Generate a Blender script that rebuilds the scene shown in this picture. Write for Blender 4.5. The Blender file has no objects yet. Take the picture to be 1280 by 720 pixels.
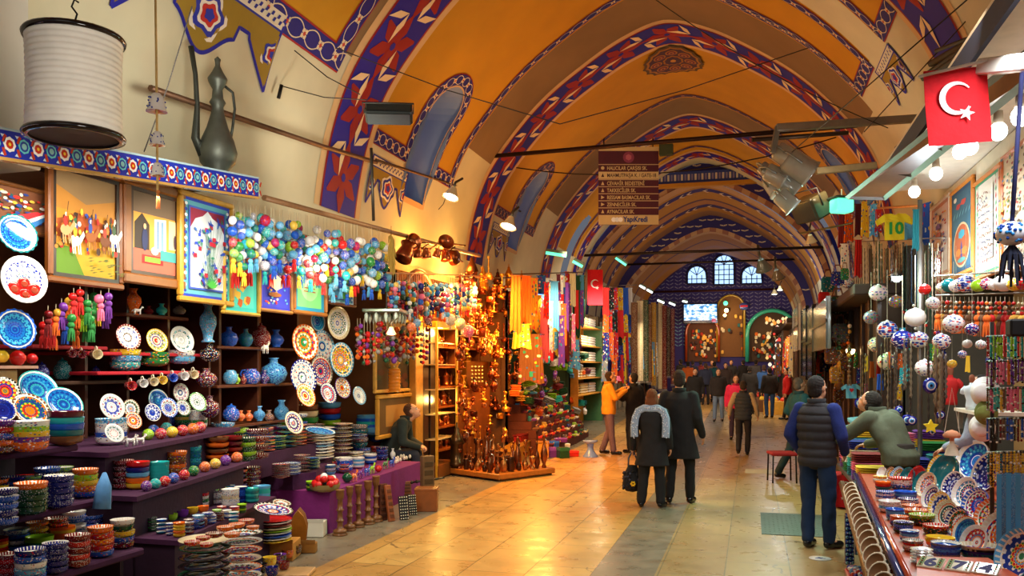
import bpy, bmesh, math, random
import numpy as np
from mathutils import Vector, Matrix, Euler
random.seed(7)
PI=math.pi
S=bpy.context.scene
COL=S.collection

# ------------------------------------------------------------------ camera
F=1080.0; HZ=458.0; CH=1.8
TH=math.atan(300.0/F); ST=math.sin(TH); CT=math.cos(TH)
cam=bpy.data.cameras.new('camera'); cam_o=bpy.data.objects.new('camera',cam); COL.objects.link(cam_o)
cam_o.location=(0,0,CH); cam_o.rotation_euler=(PI/2,0,TH)
cam.sensor_width=36; cam.lens=36*F/1280; cam.shift_y=(HZ-360)/1280; cam.shift_x=0
cam.clip_start=.05; cam.clip_end=200
S.camera=cam_o

# ------------------------------------------------------------------ colour management, world
S.view_settings.view_transform='Standard'; S.view_settings.look='None'
S.view_settings.gamma=1; S.view_settings.use_curve_mapping=False
S.view_settings.exposure=0.0
try:
 S.cycles.use_denoising=True
 S.cycles.max_bounces=6; S.cycles.diffuse_bounces=3; S.cycles.glossy_bounces=3
 S.cycles.transmission_bounces=4; S.cycles.sample_clamp_indirect=4
 S.cycles.caustics_reflective=False; S.cycles.caustics_refractive=False
except Exception:
 pass
w=bpy.data.worlds.new('world'); S.world=w; w.use_nodes=True
w.node_tree.nodes['Background'].inputs[0].default_value=(.75,.82,1.0,1)
w.node_tree.nodes['Background'].inputs[1].default_value=.16

def lin(c):
 return tuple((x/12.92 if x<=.04045 else((x+.055)/1.055)**2.4) for x in(v/255.0 for v in c[:3]))

def light(kind,name,loc,power,col,rot=None,size=.5,size_y=None,target=None,spread=None,spot=None,radius=None):
 l=bpy.data.lights.new(name,kind); l.energy=power; l.color=col
 o=bpy.data.objects.new(name,l); COL.objects.link(o); o.location=loc
 if kind=='AREA':
  l.size=size
  if size_y:l.shape='RECTANGLE'; l.size_y=size_y
  if spread:l.spread=spread
 if kind in('POINT','SPOT'):l.shadow_soft_size=radius or .08
 if kind=='SPOT':l.spot_size=spot or 1.5; l.spot_blend=.6
 if rot:o.rotation_euler=rot
 if target is not None:
  o.rotation_euler=(Vector(target)-Vector(loc)).to_track_quat('-Z','Y').to_euler()
 return o

WARM=(1,.62,.30); WHITE=(1,.93,.82); COOL=(.85,.95,1.0); AMB=(1,.40,.07); GREEN=(.45,1,.72)
# daylight and lamplight spilling from the hall behind the camera
light('AREA','hall_behind_light',(-1.2,-2.5,4.6),34,(1,.86,.66),size=4,size_y=3,target=(-1.6,7,1.5))
# added uplights without fixtures, washing the vault and end wall from below
for i, (x,y,z,t,p,c) in enumerate([
 (-3.6,5.5,3.75,(-5.2,8.0,5.2),190,(1,.95,.82)),(-4.2,8.6,3.9,(-4.5,11.5,6.0),130,(1,.90,.72)),
 (.9,5.6,3.9,(-.6,10.5,7.6),90,(1,.82,.6)),(-3.8,12.5,4.1,(-2.2,15.5,7.8),120,(1,.76,.48)),
 (.9,11.5,4.1,(.5,16.0,6.5),90,(1,.76,.48)),(-3.6,18.0,4.1,(-2.0,21.5,7.8),170,(1,.68,.38)),
 (.6,17.0,4.1,(0,21.5,7.0),90,(1,.68,.38)),(-3.4,23.5,4.0,(-1.5,29,7.0),190,(1,.72,.45)),
 (-2.5,29.5,3.8,(-1.5,33.5,6.8),120,(1,.68,.38)),(-1.5,34,3.8,(-1.5,39,5.0),40,(.7,.75,1))]):
 light('AREA','vault_fill_light',(x,y,z),p*.145,c,size=.5,size_y=.3,target=t)
# lamps under the awning of the ceramics shop, towards the shelves
for(y,p) in((3.7,30),(5.0,32),(6.4,34)):
 light('AREA','awning_lamp_light',(-4.15,y,3.02),p,(1,.9,.74),size=.9,size_y=.25,target=(-4.9,y+.5,1.0))
light('AREA','table_lamp_light',(-4.0,8.4,3.0),50,(1,.86,.62),size=.9,size_y=.3,target=(-4.6,9.6,.6))
light('POINT','shade_lamp_light',(-3.9,7.3,2.9),16,(1,.9,.72),radius=.15)
light('AREA','lantern_fill_light',(-2.2,3.2,2.9),16,(1,.95,.86),size=.5,target=(-3.9,4.6,3.4))  # added light aimed at the white lantern to brighten it, no lamp there
light('POINT','copper_wall_light',(-4.9,14.6,3.55),60,(1,.5,.08),radius=.12)
light('POINT','copper_wall_light',(-4.95,12.9,3.5),30,(1,.5,.08),radius=.12)
# lamps of the copper shop and the shops beyond
light('AREA','copper_shop_light',(-4.4,14.2,3.25),330,AMB,size=1.6,size_y=.6,target=(-5.2,15.0,.5))
light('POINT','copper_shop_bulb_light',(-4.6,12.7,2.9),170,AMB,radius=.15)
light('POINT','copper_shop_bulb_light',(-3.9,15.9,2.2),150,AMB,radius=.2)
light('AREA','textile_shop_light',(-3.7,18.2,3.3),90,(1,.72,.4),size=1.6,size_y=.6,target=(-4.6,19.5,.8))
light('AREA','textile_shop_light',(-3.4,22.6,3.4),90,(1,.9,.75),size=1.8,size_y=.6,target=(-4.6,25,1.0))
light('AREA','far_shop_light',(-2.5,29.5,3.2),70,(1,.8,.55),size=2,size_y=1,target=(-2.2,31,0))
light('AREA','far_shop_light',(.6,27.5,3.2),90,(1,.7,.4),size=2,size_y=1,target=(1.4,29.0,.8))
light('AREA','far_shop_light',(-1.5,35.0,3.3),60,(1,.65,.35),size=2,size_y=1,target=(-1.5,39,1.2))
# right hand shop
for(y,p) in((4.6,34),(6.4,36),(8.6,42)):
 light('AREA','right_shop_light',(1.42,y,3.42),p,(.96,.98,1.0),size=.8,size_y=.25,target=(1.9,y+.2,.6))
light('POINT','right_shop_flood_light',(1.7,9.9,2.85),40,COOL,radius=.1)
light('AREA','right_aisle_light',(.5,12.3,3.3),95,(.5,1,.72),size=1,size_y=.5,target=(-.2,10.5,0))
light('AREA','right_aisle_light',(.3,8.6,3.4),24,(.75,1,.85),size=.8,size_y=.5,target=(-.3,7.6,0))
light('AREA','aisle_light',(-2.4,12.8,3.9),60,(1,.62,.25),size=1,size_y=.6,target=(-2.6,10.6,0))
light('AREA','aisle_light',(-1.2,20,4.2),50,(1,.78,.5),size=1.4,size_y=.6,target=(-.8,21,0))

# ------------------------------------------------------------------ pixel helpers (only used to work out real positions)
def at(px,py,X=None,Z=None,d=None,Y=None):
 k=(px-640)/F
 if X is not None:
  Yw=X*(CT+k*ST)/(k*CT-ST); dd=-X*ST+Yw*CT
  return Vector((X,Yw,CH-(py-HZ)*dd/F))
 if Z is not None:d=F*(CH-Z)/(py-HZ)
 if Y is not None:d=Y/(CT+k*ST)
 r=k*d
 return Vector((r*CT-d*ST,r*ST+d*CT,CH-(py-HZ)*d/F))
def dep(p):return-p[0]*ST+p[1]*CT

# ------------------------------------------------------------------ materials
class NT:
 def __init__(s,name):
  s.m=bpy.data.materials.new(name); s.m.use_nodes=True; s.t=s.m.node_tree
  s.b=s.t.nodes['Principled BSDF']
 def n(s,typ,**kw):
  nd=s.t.nodes.new('ShaderNode'+typ)
  for k, v in kw.items():setattr(nd,k,v)
  return nd
 def l(s,a,b):s.t.links.new(a,b)
 def _in(s,nd,i,v):
  if isinstance(v,bpy.types.NodeSocket):s.l(v,nd.inputs[i])
  elif v is not None:nd.inputs[i].default_value=v
 def math(s,op,a,b=None,c=None,clamp=False):
  nd=s.n('Math',operation=op); nd.use_clamp=clamp
  s._in(nd,0,a); s._in(nd,1,b)
  if c is not None:s._in(nd,2,c)
  return nd.outputs[0]
 def mix(s,f,a,b,mode='MIX'):
  nd=s.n('MixRGB',blend_type=mode)
  s._in(nd,0,f)
  s._in(nd,1,a if isinstance(a,bpy.types.NodeSocket) else(*a,1)); s._in(nd,2,b if isinstance(b,bpy.types.NodeSocket) else(*b,1))
  return nd.outputs[0]
 def noise(s,vec,scale,detail=2.0):
  nd=s.n('TexNoise'); nd.inputs['Scale'].default_value=scale; nd.inputs['Detail'].default_value=detail
  if vec:s.l(vec,nd.inputs['Vector'])
  return nd.outputs['Fac']
 def ramp(s,f,stops,interp='LINEAR'):
  nd=s.n('ValToRGB'); cr=nd.color_ramp; cr.interpolation=interp
  while len(cr.elements)<len(stops):cr.elements.new(.5)
  for e, (p,c) in zip(cr.elements,stops):e.position=p; e.color=(*c,1)
  s.l(f,nd.inputs[0]); return nd.outputs[0]
 def bump(s,h,strength=.3,dist=.01):
  nd=s.n('Bump'); nd.inputs['Strength'].default_value=strength; nd.inputs['Distance'].default_value=dist
  s.l(h,nd.inputs['Height']); s.l(nd.outputs[0],s.b.inputs['Normal'])
 def fin(s,col,rough=.5,metal=0,spec=None,coat=None):
  if isinstance(col,bpy.types.NodeSocket):s.l(col,s.b.inputs['Base Color'])
  else:s.b.inputs['Base Color'].default_value=(*col,1)
  s._in(s.b,'Roughness',rough); s._in(s.b,'Metallic',metal)
  if spec is not None:s.b.inputs['Specular IOR Level'].default_value=spec
  if coat:s.b.inputs['Coat Weight'].default_value=coat
  return s.m

def attr_mat(name,rough,metal=0,var=.15,nscale=8,bump=0,coat=None,sat=1.0):
 t=NT(name); a=t.n('Attribute',attribute_name='Col'); g=t.n('NewGeometry')
 nz=t.noise(g.outputs['Position'],nscale,4)
 f=t.math('MULTIPLY_ADD',nz,2*var,1-var)
 c=t.mix(1.0,a.outputs['Color'],(1,1,1),'MULTIPLY')
 mul=t.n('Vector'+'Math',operation='SCALE'); t.l(c,mul.inputs[0]); t.l(f,mul.inputs['Scale'])
 if bump:t.bump(nz,bump,.01)
 return t.fin(mul.outputs[0],rough,metal,coat=coat)

M={}
M['plaster']=attr_mat('painted_plaster',.8,var=.22,nscale=1.3)
M['paint']=attr_mat('painted_ornament',.7,var=.12,nscale=6)
M['matte']=attr_mat('matte',.75,var=.15,nscale=9)
M['wood']=attr_mat('varnished_wood',.35,var=.3,nscale=14,bump=.15)
M['gloss']=attr_mat('glazed',.12,var=.1,nscale=20)
M['cloth']=attr_mat('cloth',.9,var=.2,nscale=25,bump=.3)
M['knit']=attr_mat('knitted_cloth',.95,var=.15,nscale=60,bump=.4)
M['metal']=attr_mat('metal',.28,1.0,var=.25,nscale=12)
M['dullmetal']=attr_mat('dull_metal',.5,.7,var=.3,nscale=10)
M['skin']=attr_mat('skin',.5,var=.06,nscale=20)
def emit(name,col,st):
 t=NT(name); t.b.inputs['Base Color'].default_value=(*col,1)
 t.b.inputs['Emission Color'].default_value=(*col,1); t.b.inputs['Emission Strength'].default_value=st
 return t.m
M['bulb']=emit('lit_bulb',(1,.97,.9),9); M['warmbulb']=emit('lit_warm_bulb',(1,.7,.3),10)
M['coolbulb']=emit('lit_cool_bulb',(.85,1,.96),4)
M['greenbulb']=emit('lit_green_bulb',(.12,.9,.5),1.5)
M['daylight']=emit('daylit_pane',(.36,.58,.95),1.6)
M['skypane']=emit('niche_daylight',(.16,.33,.75),.55)
t=NT('glass_pane'); t.b.inputs['Transmission Weight'].default_value=.9; t.b.inputs['Roughness'].default_value=.05
M['glass']=t.fin((.9,.95,1),.05)

def pal(t,f,cols):
 n=len(cols)
 return t.ramp(f,[(i/n,lin(c)) for i,c in enumerate(cols)],'CONSTANT')
IZNIK=[(245,245,240),(20,50,170),(200,30,30),(240,240,235),(30,140,190),(20,90,60),(250,250,245),(30,40,140)]
HOT=[(235,120,20),(210,30,30),(240,200,40),(30,60,150),(240,235,220),(40,130,70)]
def polar_ceramic(name,colors,petals,scale,base=None,rimw=.8,rough=.1):
 # glazed dish: the object colour glazes the rim and outside, a petal pattern repeats round the middle
 t=NT(name); tc=t.n('TexCoord'); sp=t.n('SeparateXYZ'); t.l(tc.outputs['Object'],sp.inputs[0])
 x, y, z=sp.outputs
 r=t.math('SQRT',t.math('ADD',t.math('MULTIPLY',x,x),t.math('MULTIPLY',y,y)))
 a=t.math('ARCTAN2',y,x)
 fr=t.math('ABSOLUTE',t.math('SUBTRACT',t.math('FRACT',t.math('MULTIPLY',a,petals/(2*PI))),.5))
 oi=t.n('ObjectInfo')
 cv=t.n('CombineXYZ'); t.l(t.math('MULTIPLY',r,scale),cv.inputs[0])
 t.l(t.math('MULTIPLY',fr,t.math('MULTIPLY',r,5.0)),cv.inputs[1])
 t.l(t.math('MULTIPLY_ADD',oi.outputs['Random'],20.0,t.math('MULTIPLY',z,9.0)),cv.inputs[2])
 vo=t.n('TexVoronoi'); vo.inputs['Scale'].default_value=1.0; t.l(cv.outputs[0],vo.inputs['Vector'])
 sc=t.n('SeparateColor'); t.l(vo.outputs['Color'],sc.inputs[0])
 pc=pal(t,sc.outputs[0],colors)
 if base is not None:
  mask=t.math('LESS_THAN',vo.outputs['Distance'],.5); pc=t.mix(mask,lin(base),pc)
 rim=t.math('GREATER_THAN',r,rimw)
 ring=t.math('LESS_THAN',t.math('ABSOLUTE',t.math('SUBTRACT',r,rimw)),.03)
 ring2=t.math('LESS_THAN',t.math('ABSOLUTE',t.math('SUBTRACT',r,.3)),.02)
 c=t.mix(rim,pc,oi.outputs['Color']); c=t.mix(ring,c,lin((245,240,225))); c=t.mix(ring2,c,oi.outputs['Color'])
 dots=t.math('MULTIPLY',t.math('GREATER_THAN',t.math('SINE',t.math('MULTIPLY',a,26.0)),.35),t.math('LESS_THAN',t.math('ABSOLUTE',t.math('SUBTRACT',r,.91)),.035))
 c=t.mix(dots,c,lin((240,235,215)))
 return t.fin(c,rough)
M['iznik_white']=polar_ceramic('iznik_white',IZNIK,10,9,base=(210,213,216))
M['iznik_dense']=polar_ceramic('iznik_dense',IZNIK+HOT[:2],14,12,rimw=.84)
M['iznik_hot']=polar_ceramic('iznik_hot',HOT,12,10,rimw=.84)
BLUES=[(20,110,190),(20,60,160),(60,170,210),(230,240,250),(10,80,150),(20,130,200)]
M['iznik_blue']=polar_ceramic('iznik_blue',BLUES[:3]+BLUES[4:]+BLUES[:3],16,12,rimw=.9)
M['deepblue']=polar_ceramic('deep_blue_ware',[(15,30,130),(20,50,170),(210,220,245),(15,30,120),(10,20,100)],10,8,rimw=.95)

def side_ceramic(name,colors,n,vs,base=None,rough=.1,dens=.42,useobj=True):
 # pattern wrapped round a body: columns by angle, rows by height
 t=NT(name); tc=t.n('TexCoord'); sp=t.n('SeparateXYZ'); t.l(tc.outputs['Object'],sp.inputs[0])
 x, y, z=sp.outputs; a=t.math('ARCTAN2',y,x); oi=t.n('ObjectInfo')
 cv=t.n('CombineXYZ'); t.l(t.math('MULTIPLY',a,n/(2*PI)),cv.inputs[0]); t.l(t.math('MULTIPLY',z,vs),cv.inputs[1])
 t.l(t.math('MULTIPLY',oi.outputs['Random'],30.0),cv.inputs[2])
 vo=t.n('TexVoronoi'); vo.inputs['Scale'].default_value=1; vo.inputs['Randomness'].default_value=.7; t.l(cv.outputs[0],vo.inputs['Vector'])
 sc=t.n('SeparateColor'); t.l(vo.outputs['Color'],sc.inputs[0]); pc=pal(t,sc.outputs[0],colors)
 mask=t.math('LESS_THAN',vo.outputs['Distance'],dens)
 c=t.mix(mask,oi.outputs['Color']if useobj else lin(base),pc)
 return t.fin(c,rough)
M['side_multi']=side_ceramic('patterned_ware',IZNIK+HOT,34,11,dens=.36)
M['side_blue']=side_ceramic('blue_dotted_ware',[(20,50,170),(30,90,200),(20,40,140)],30,10,dens=.38)
M['side_white']=side_ceramic('white_dotted_ware',[(240,240,240),(230,235,245)],40,14,dens=.24)
M['side_hot']=side_ceramic('bright_ware',HOT,28,10,dens=.36)
t=NT('plain_glaze'); oi=t.n('ObjectInfo'); M['glaze']=t.fin(oi.outputs['Color'],.1)
t=NT('plain_cloth'); oi=t.n('ObjectInfo'); g=t.n('NewGeometry'); nz=t.noise(g.outputs['Position'],30,3); t.bump(nz,.3)
M['ocloth']=t.fin(oi.outputs['Color'],.85)

# ------------------------------------------------------------------ mesh builder
class MB:
 def __init__(s):s.v=[]; s.f=[]; s.c=[]; s.mi=[]; s.sm=[]
 def add(s,vs,fs,col=(200,200,200),mi=0,smooth=False):
  o=len(s.v); s.v+=[tuple(v) for v in vs]; c=lin(col)
  for f in fs:s.f.append(tuple(o+i for i in f)); s.c.append(c); s.mi.append(mi); s.sm.append(smooth)
  return s
 def quad(s,a,b,c,d,col,mi=0):return s.add([a,b,c,d],[(0,1,2,3)],col,mi)
 def box(s,lo,hi,col,mi=0,M4=None,bev=0):
  x0, y0, z0=lo; x1, y1, z1=hi
  if bev:
   b=min(bev,(x1-x0)/2.1,(y1-y0)/2.1,(z1-z0)/2.1)
   vs=[]; 
   for sx, X, X2 in((0,x0,x0+b),(1,x1,x1-b)):
    for sy, Yv, Y2 in((0,y0,y0+b),(1,y1,y1-b)):
     for sz, Zv, Z2 in((0,z0,z0+b),(1,z1,z1-b)):
      vs+=[(X,Y2,Z2),(X2,Yv,Z2),(X2,Y2,Zv)]
   bm=bmesh.new()
   for v in vs:bm.verts.new(v)
   r=bmesh.ops.convex_hull(bm,input=bm.verts); bm.normal_update(); bm.verts.index_update()
   V_=[v.co.copy() for v in bm.verts]; Fs=[tuple(v.index for v in f.verts) for f in bm.faces]; bm.free()
  else:
   V_=[Vector(p) for p in((x0,y0,z0),(x1,y0,z0),(x1,y1,z0),(x0,y1,z0),(x0,y0,z1),(x1,y0,z1),(x1,y1,z1),(x0,y1,z1))]
   Fs=[(0,3,2,1),(4,5,6,7),(0,1,5,4),(1,2,6,5),(2,3,7,6),(3,0,4,7)]
  if M4:V_=[M4@v for v in V_]
  return s.add(V_,Fs,col,mi)
 def lathe(s,prof,seg=20,col=(200,200,200),mi=0,M4=None,cols=None,wob=None,cap=False):
  # prof: (r, z) list; cols: colour per profile band
  V_=[]
  for i, (r,z) in enumerate(prof):
   for k in range(seg):
    a=2*PI*k/seg; rr=r*(wob(a,i) if wob else 1)
    V_.append(Vector((rr*math.cos(a),rr*math.sin(a),z)))
  if M4:V_=[M4@v for v in V_]
  o=len(s.v); s.v+=[tuple(v) for v in V_]
  for i in range(len(prof)-1):
   cc=lin(cols[i%len(cols)]) if cols else lin(col)
   for k in range(seg):
    k2=(k+1)%seg
    s.f.append((o+i*seg+k,o+i*seg+k2,o+(i+1)*seg+k2,o+(i+1)*seg+k)); s.c.append(cc); s.mi.append(mi); s.sm.append(True)
  if cap:
   s.f.append(tuple(o+k for k in range(seg))[::-1]); s.c.append(lin(cols[0]) if cols else lin(col)); s.mi.append(mi); s.sm.append(False)
   e=o+(len(prof)-1)*seg
   s.f.append(tuple(e+k for k in range(seg))); s.c.append(lin(cols[-1]) if cols else lin(col)); s.mi.append(mi); s.sm.append(False)
  return s
 def tube(s,pts,r,seg=6,col=(200,200,200),mi=0,caps=True):
  pts=[Vector(p) for p in pts]; n=len(pts); rs=r if isinstance(r,(list,tuple)) else[r]*n
  o=len(s.v); c=lin(col); up=None
  for i, p in enumerate(pts):
   t_=(pts[min(i+1,n-1)]-pts[max(i-1,0)]); t_=t_.normalized() if t_.length>1e-9 else Vector((0,0,1))
   if up is None:up=Vector((0,0,1)) if abs(t_.z)<.9 else Vector((1,0,0))
   a=t_.cross(up)
   if a.length<1e-4:a=t_.cross(Vector((0,1,0)))
   a.normalize(); b=a.cross(t_).normalized(); up=b
   for k in range(seg):
    an=2*PI*k/seg; s.v.append(tuple(p+(a*math.cos(an)+b*math.sin(an))*rs[i]))
  for i in range(n-1):
   for k in range(seg):
    k2=(k+1)%seg
    s.f.append((o+i*seg+k,o+(i+1)*seg+k,o+(i+1)*seg+k2,o+i*seg+k2)); s.c.append(c); s.mi.append(mi); s.sm.append(seg>4)
  if caps:
   s.f.append(tuple(o+k for k in range(seg))); s.c.append(c); s.mi.append(mi); s.sm.append(False)
   e=o+(n-1)*seg; s.f.append(tuple(e+k for k in range(seg))[::-1]); s.c.append(c); s.mi.append(mi); s.sm.append(False)
  return s
 def ball(s,c0,r,col=(200,200,200),mi=0,seg=12,rings=8,sc=(1,1,1),M4=None):
  V_=[Vector((0,0,-1))]; 
  for i in range(1,rings):
   a=-PI/2+PI*i/rings
   for k in range(seg):
    b=2*PI*k/seg; V_.append(Vector((math.cos(a)*math.cos(b),math.cos(a)*math.sin(b),math.sin(a))))
  V_.append(Vector((0,0,1)))
  V_=[Vector((v.x*r*sc[0],v.y*r*sc[1],v.z*r*sc[2]))+Vector(c0) for v in V_]
  if M4:V_=[M4@v for v in V_]
  Fs=[(0,1+(k+1)%seg,1+k) for k in range(seg)]
  for i in range(rings-2):
   for k in range(seg):
    a=1+i*seg; Fs.append((a+k,a+(k+1)%seg,a+seg+(k+1)%seg,a+seg+k))
  e=len(V_)-1; a=1+(rings-2)*seg
  Fs+=[(a+k,a+(k+1)%seg,e) for k in range(seg)]
  return s.add(V_,Fs,col,mi,True)
 def prism(s,poly,h,col,mi=0,M4=None,bothcol=None):
  # polygon in XY extruded to z=h
  n=len(poly); V_=[Vector((p[0],p[1],0)) for p in poly]+[Vector((p[0],p[1],h)) for p in poly]
  if M4:V_=[M4@v for v in V_]
  return s.add(V_,[tuple(range(n))[::-1],tuple(range(n,2*n))]+[(i,(i+1)%n,n+(i+1)%n,n+i) for i in range(n)],col,mi)
 def mesh(s,name):
  me=bpy.data.meshes.new(name); me.from_pydata(s.v,[],s.f); 
  ca=me.color_attributes.new('Col','FLOAT_COLOR','CORNER')
  cnt=np.array([len(f) for f in s.f]); arr=np.repeat(np.array([(*c,1.0) for c in s.c],dtype=np.float32),cnt,axis=0)
  ca.data.foreach_set('color',arr.ravel())
  me.polygons.foreach_set('material_index',s.mi); me.polygons.foreach_set('use_smooth',s.sm)
  return me
 def build(s,name,mats,parent=None,loc=None,rot=None,color=None,**kw):
  me=s.mesh(name)
  for m in(mats if isinstance(mats,(list,tuple)) else[mats]):me.materials.append(m if not isinstance(m,str) else M[m])
  return put(me,name,parent,loc,rot,color,**kw)

def put(me,name,parent=None,loc=None,rot=None,color=None,scale=None,label=None,cat=None,group=None,kind=None):
 o=bpy.data.objects.new(name,me); COL.objects.link(o)
 if parent:o.parent=parent
 if loc is not None:o.location=loc
 if rot is not None:o.rotation_euler=rot
 if scale is not None:o.scale=(scale,)*3 if isinstance(scale,(int,float)) else scale
 if color is not None:o.color=(*lin(color),1)
 return tag(o,label,cat,group,kind)
def tag(o,label=None,cat=None,group=None,kind=None):
 if label:o['label']=label
 if cat:o['category']=cat
 if group:o['group']=group
 if kind:o['kind']=kind
 return o
def empty(name,loc=(0,0,0),rot=(0,0,0),label=None,cat=None,group=None,scale=None):
 return put(None,name,None,loc,rot,None,scale,label,cat,group)
def dup(o,loc=None,rot=None,scale=None,color=None,label=None,group=None,childcols=None):
 r=o.copy(); COL.objects.link(r)
 if loc is not None:r.location=loc
 if rot is not None:r.rotation_euler=rot
 if scale is not None:r.scale=(scale,)*3 if isinstance(scale,(int,float)) else scale
 if color is not None:r.color=(*lin(color),1)
 for ch in list(o.children):
  c=ch.copy(); COL.objects.link(c); c.parent=r
  if childcols and ch.name.split('.')[0]in childcols:c.color=(*lin(childcols[ch.name.split('.')[0]]),1)
  for g in list(ch.children):
   q=g.copy(); COL.objects.link(q); q.parent=c
 if label:r['label']=label
 if group:r['group']=group
 return r
class Kind:
 """builds a thing the first time it is asked for, copies it afterwards"""
 def __init__(s,fn):s.fn=fn; s.o=None
 def __call__(s,loc,rot=(0,0,0),scale=1,color=(255,255,255),label=None,group=None,childcols=None):
  if s.o is None:
   s.o=s.fn(); o=s.o; o.location=loc; o.rotation_euler=rot
   o.scale=(scale,)*3 if isinstance(scale,(int,float)) else scale
   o.color=(*lin(color),1)
   if childcols:
    for ch in o.children:
     k=ch.name.split('.')[0]
     if k in childcols:ch.color=(*lin(childcols[k]),1)
   if label:o['label']=label
   if group:o['group']=group
   return o
  return dup(s.o,loc,rot,scale,color,label,group,childcols)
def text(body,size,col,parent=None,loc=(0,0,0),rot=(0,0,0),ext=.001,name='lettering',align='LEFT',sx=1,mat='paint',bold=0):
 cu=bpy.data.curves.new('t','FONT'); cu.body=body; cu.size=size; cu.extrude=ext; cu.align_x=align; cu.offset=bold; cu.resolution_u=3
 o=bpy.data.objects.new('t',cu); COL.objects.link(o)
 dg=bpy.context.evaluated_depsgraph_get(); me=bpy.data.meshes.new_from_object(o.evaluated_get(dg))
 bpy.data.objects.remove(o)
 me.materials.clear(); me.materials.append(M[mat])
 for a in list(me.color_attributes):me.color_attributes.remove(a)
 ca=me.color_attributes.new('Col','FLOAT_COLOR','CORNER'); ca.data.foreach_set('color',np.tile(np.array([*lin(col),1.0],dtype=np.float32),len(me.loops)))
 me.name=name
 return put(me,name,parent,loc,rot,None,(sx,1,1))
def rotM(loc,rot=(0,0,0),sc=(1,1,1)):
 return Matrix.LocRotScale(Vector(loc),Euler(rot),Vector(sc))
ORD=['lowest','second from the bottom','third from the bottom','fourth from the bottom','fifth from the bottom','sixth from the bottom','seventh from the bottom','eighth from the bottom','ninth from the bottom','tenth from the bottom','eleventh from the bottom','twelfth from the bottom']
NTH=['first','second','third','fourth','fifth','sixth','seventh','eighth','ninth','tenth','eleventh','twelfth','thirteenth','fourteenth','fifteenth','sixteenth','seventeenth','eighteenth','nineteenth','twentieth']
# ================================================================== THE SETTING
XC=-1.5
CP=[(0,7.9),(.75,7.68),(1.5,7.25),(2.2,6.75),(2.8,6.15),(3.3,5.5),(3.6,4.8),(3.78,4.0),(3.85,3.3)]
def _prof():
 pts=[]; P_=[(-CP[1][0],CP[1][1])]+CP+[(3.86,2.6)]
 P_[0]=(-.75,7.72)
 for i in range(1,len(P_)-2):
  p0, p1, p2, p3=[np.array(q,float) for q in P_[i-1:i+3]]
  for k in range(12):
   t_=k/12; pts.append(.5*((2*p1)+(p2-p0)*t_+(2*p0-5*p1+4*p2-p3)*t_**2+(3*p1-p0-3*p2+p3)*t_**3))
 pts.append(np.array(CP[-1],float)); return np.array(pts)
PR=_prof(); SL=np.concatenate([[0],np.cumsum(np.hypot(*np.diff(PR,axis=0).T))]); SMAX=float(SL[-1])
SKEW=.3
def V(Y,s,off=0.0,sc=1.0):
 a=abs(s); u=float(np.interp(a,SL,PR[:,0])); z=float(np.interp(a,SL,PR[:,1]))
 u2=float(np.interp(a+.05,SL,PR[:,0])); z2=float(np.interp(a+.05,SL,PR[:,1])); u1=float(np.interp(max(a-.05,0),SL,PR[:,0])); z1=float(np.interp(max(a-.05,0),SL,PR[:,1]))
 du, dz=u2-u1, z2-z1; L=math.hypot(du,dz) or 1; nu, nz=dz/L, -du/L # towards the inside
 if a<.03:nu, nz=0, -1
 u+=nu*off; z+=nz*off
 sg=-1 if s<0 else 1
 return Vector((XC+sg*u,Y-SKEW*sg*min(a/SMAX,1),z))
def s_z(z):return float(np.interp(-z,-PR[:,1],SL))
def s_u(u):return float(np.interp(u,PR[:,0],SL))

YEL=(196,138,14); PLA=(206,198,168); PLB=(132,104,70); BLU=(22,22,150); RED=(158,26,28); CRM=(225,205,170); OLI=(128,108,30)
PERIOD=5.85
BANDS=[9.65,15.5,21.35]; BW=1.0
FOOT=s_z(5.0)
def niche_in(Y,s,y0,y1,grow=0.0):
 # arched opening: foot at z 4.45, head 6.05
 a=abs(s); c=(y0+y1)/2; r=(y1-y0)/2+grow; sb=s_z(4.4)+grow; st=s_z(5.75)
 if a>sb:return False
 if a>st:return abs(Y-c)<r
 return(Y-c)**2+((a-st)*1.0)**2<r*r and True
NICHES=[(12.0,13.0),(17.85,18.85),(23.5,24.3)]
def vault():
 mb=MB(); ys=np.arange(-1.0,26.51,.0764); ns=140; ss=np.linspace(-SMAX,SMAX,ns+1)
 idx={}
 for i, y in enumerate(ys):
  for j, s in enumerate(ss):mb.v.append(tuple(V(float(y),float(s))))
 n1=ns+1
 cy, cp, cb=lin(YEL), lin(PLA), lin(PLB)
 for i in range(len(ys)-1):
  yc=(ys[i]+ys[i+1])/2
  for j in range(ns):
   sc_=(ss[j]+ss[j+1])/2; a=abs(sc_)
   if any(niche_in(yc,sc_,*n) for n in NICHES if not(sc_>0 and n[0]<13)):continue
   c=cp
   for b in BANDS:
    if b+BW+.1<yc<b+4.4 and a<(s_z(5.9) if(sc_>0 and b<10) else FOOT) and not(sc_>0 and b<10 and 11.75<yc<12.6):c=cy
    elif b-1.45<yc<b-.1 and a<s_z(5.6):c=cb
   if 7.55<yc<9.3 and a<s_z(5.5):c=cy
   if yc<5.6 and a<s_z(5.5):c=cy
   mb.f.append((i*n1+j,i*n1+j+1,(i+1)*n1+j+1,(i+1)*n1+j)[::-1]); mb.c.append(c); mb.mi.append(0); mb.sm.append(True)
 o=mb.build('ceiling','plaster',kind='structure'); return o
vault()

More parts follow.
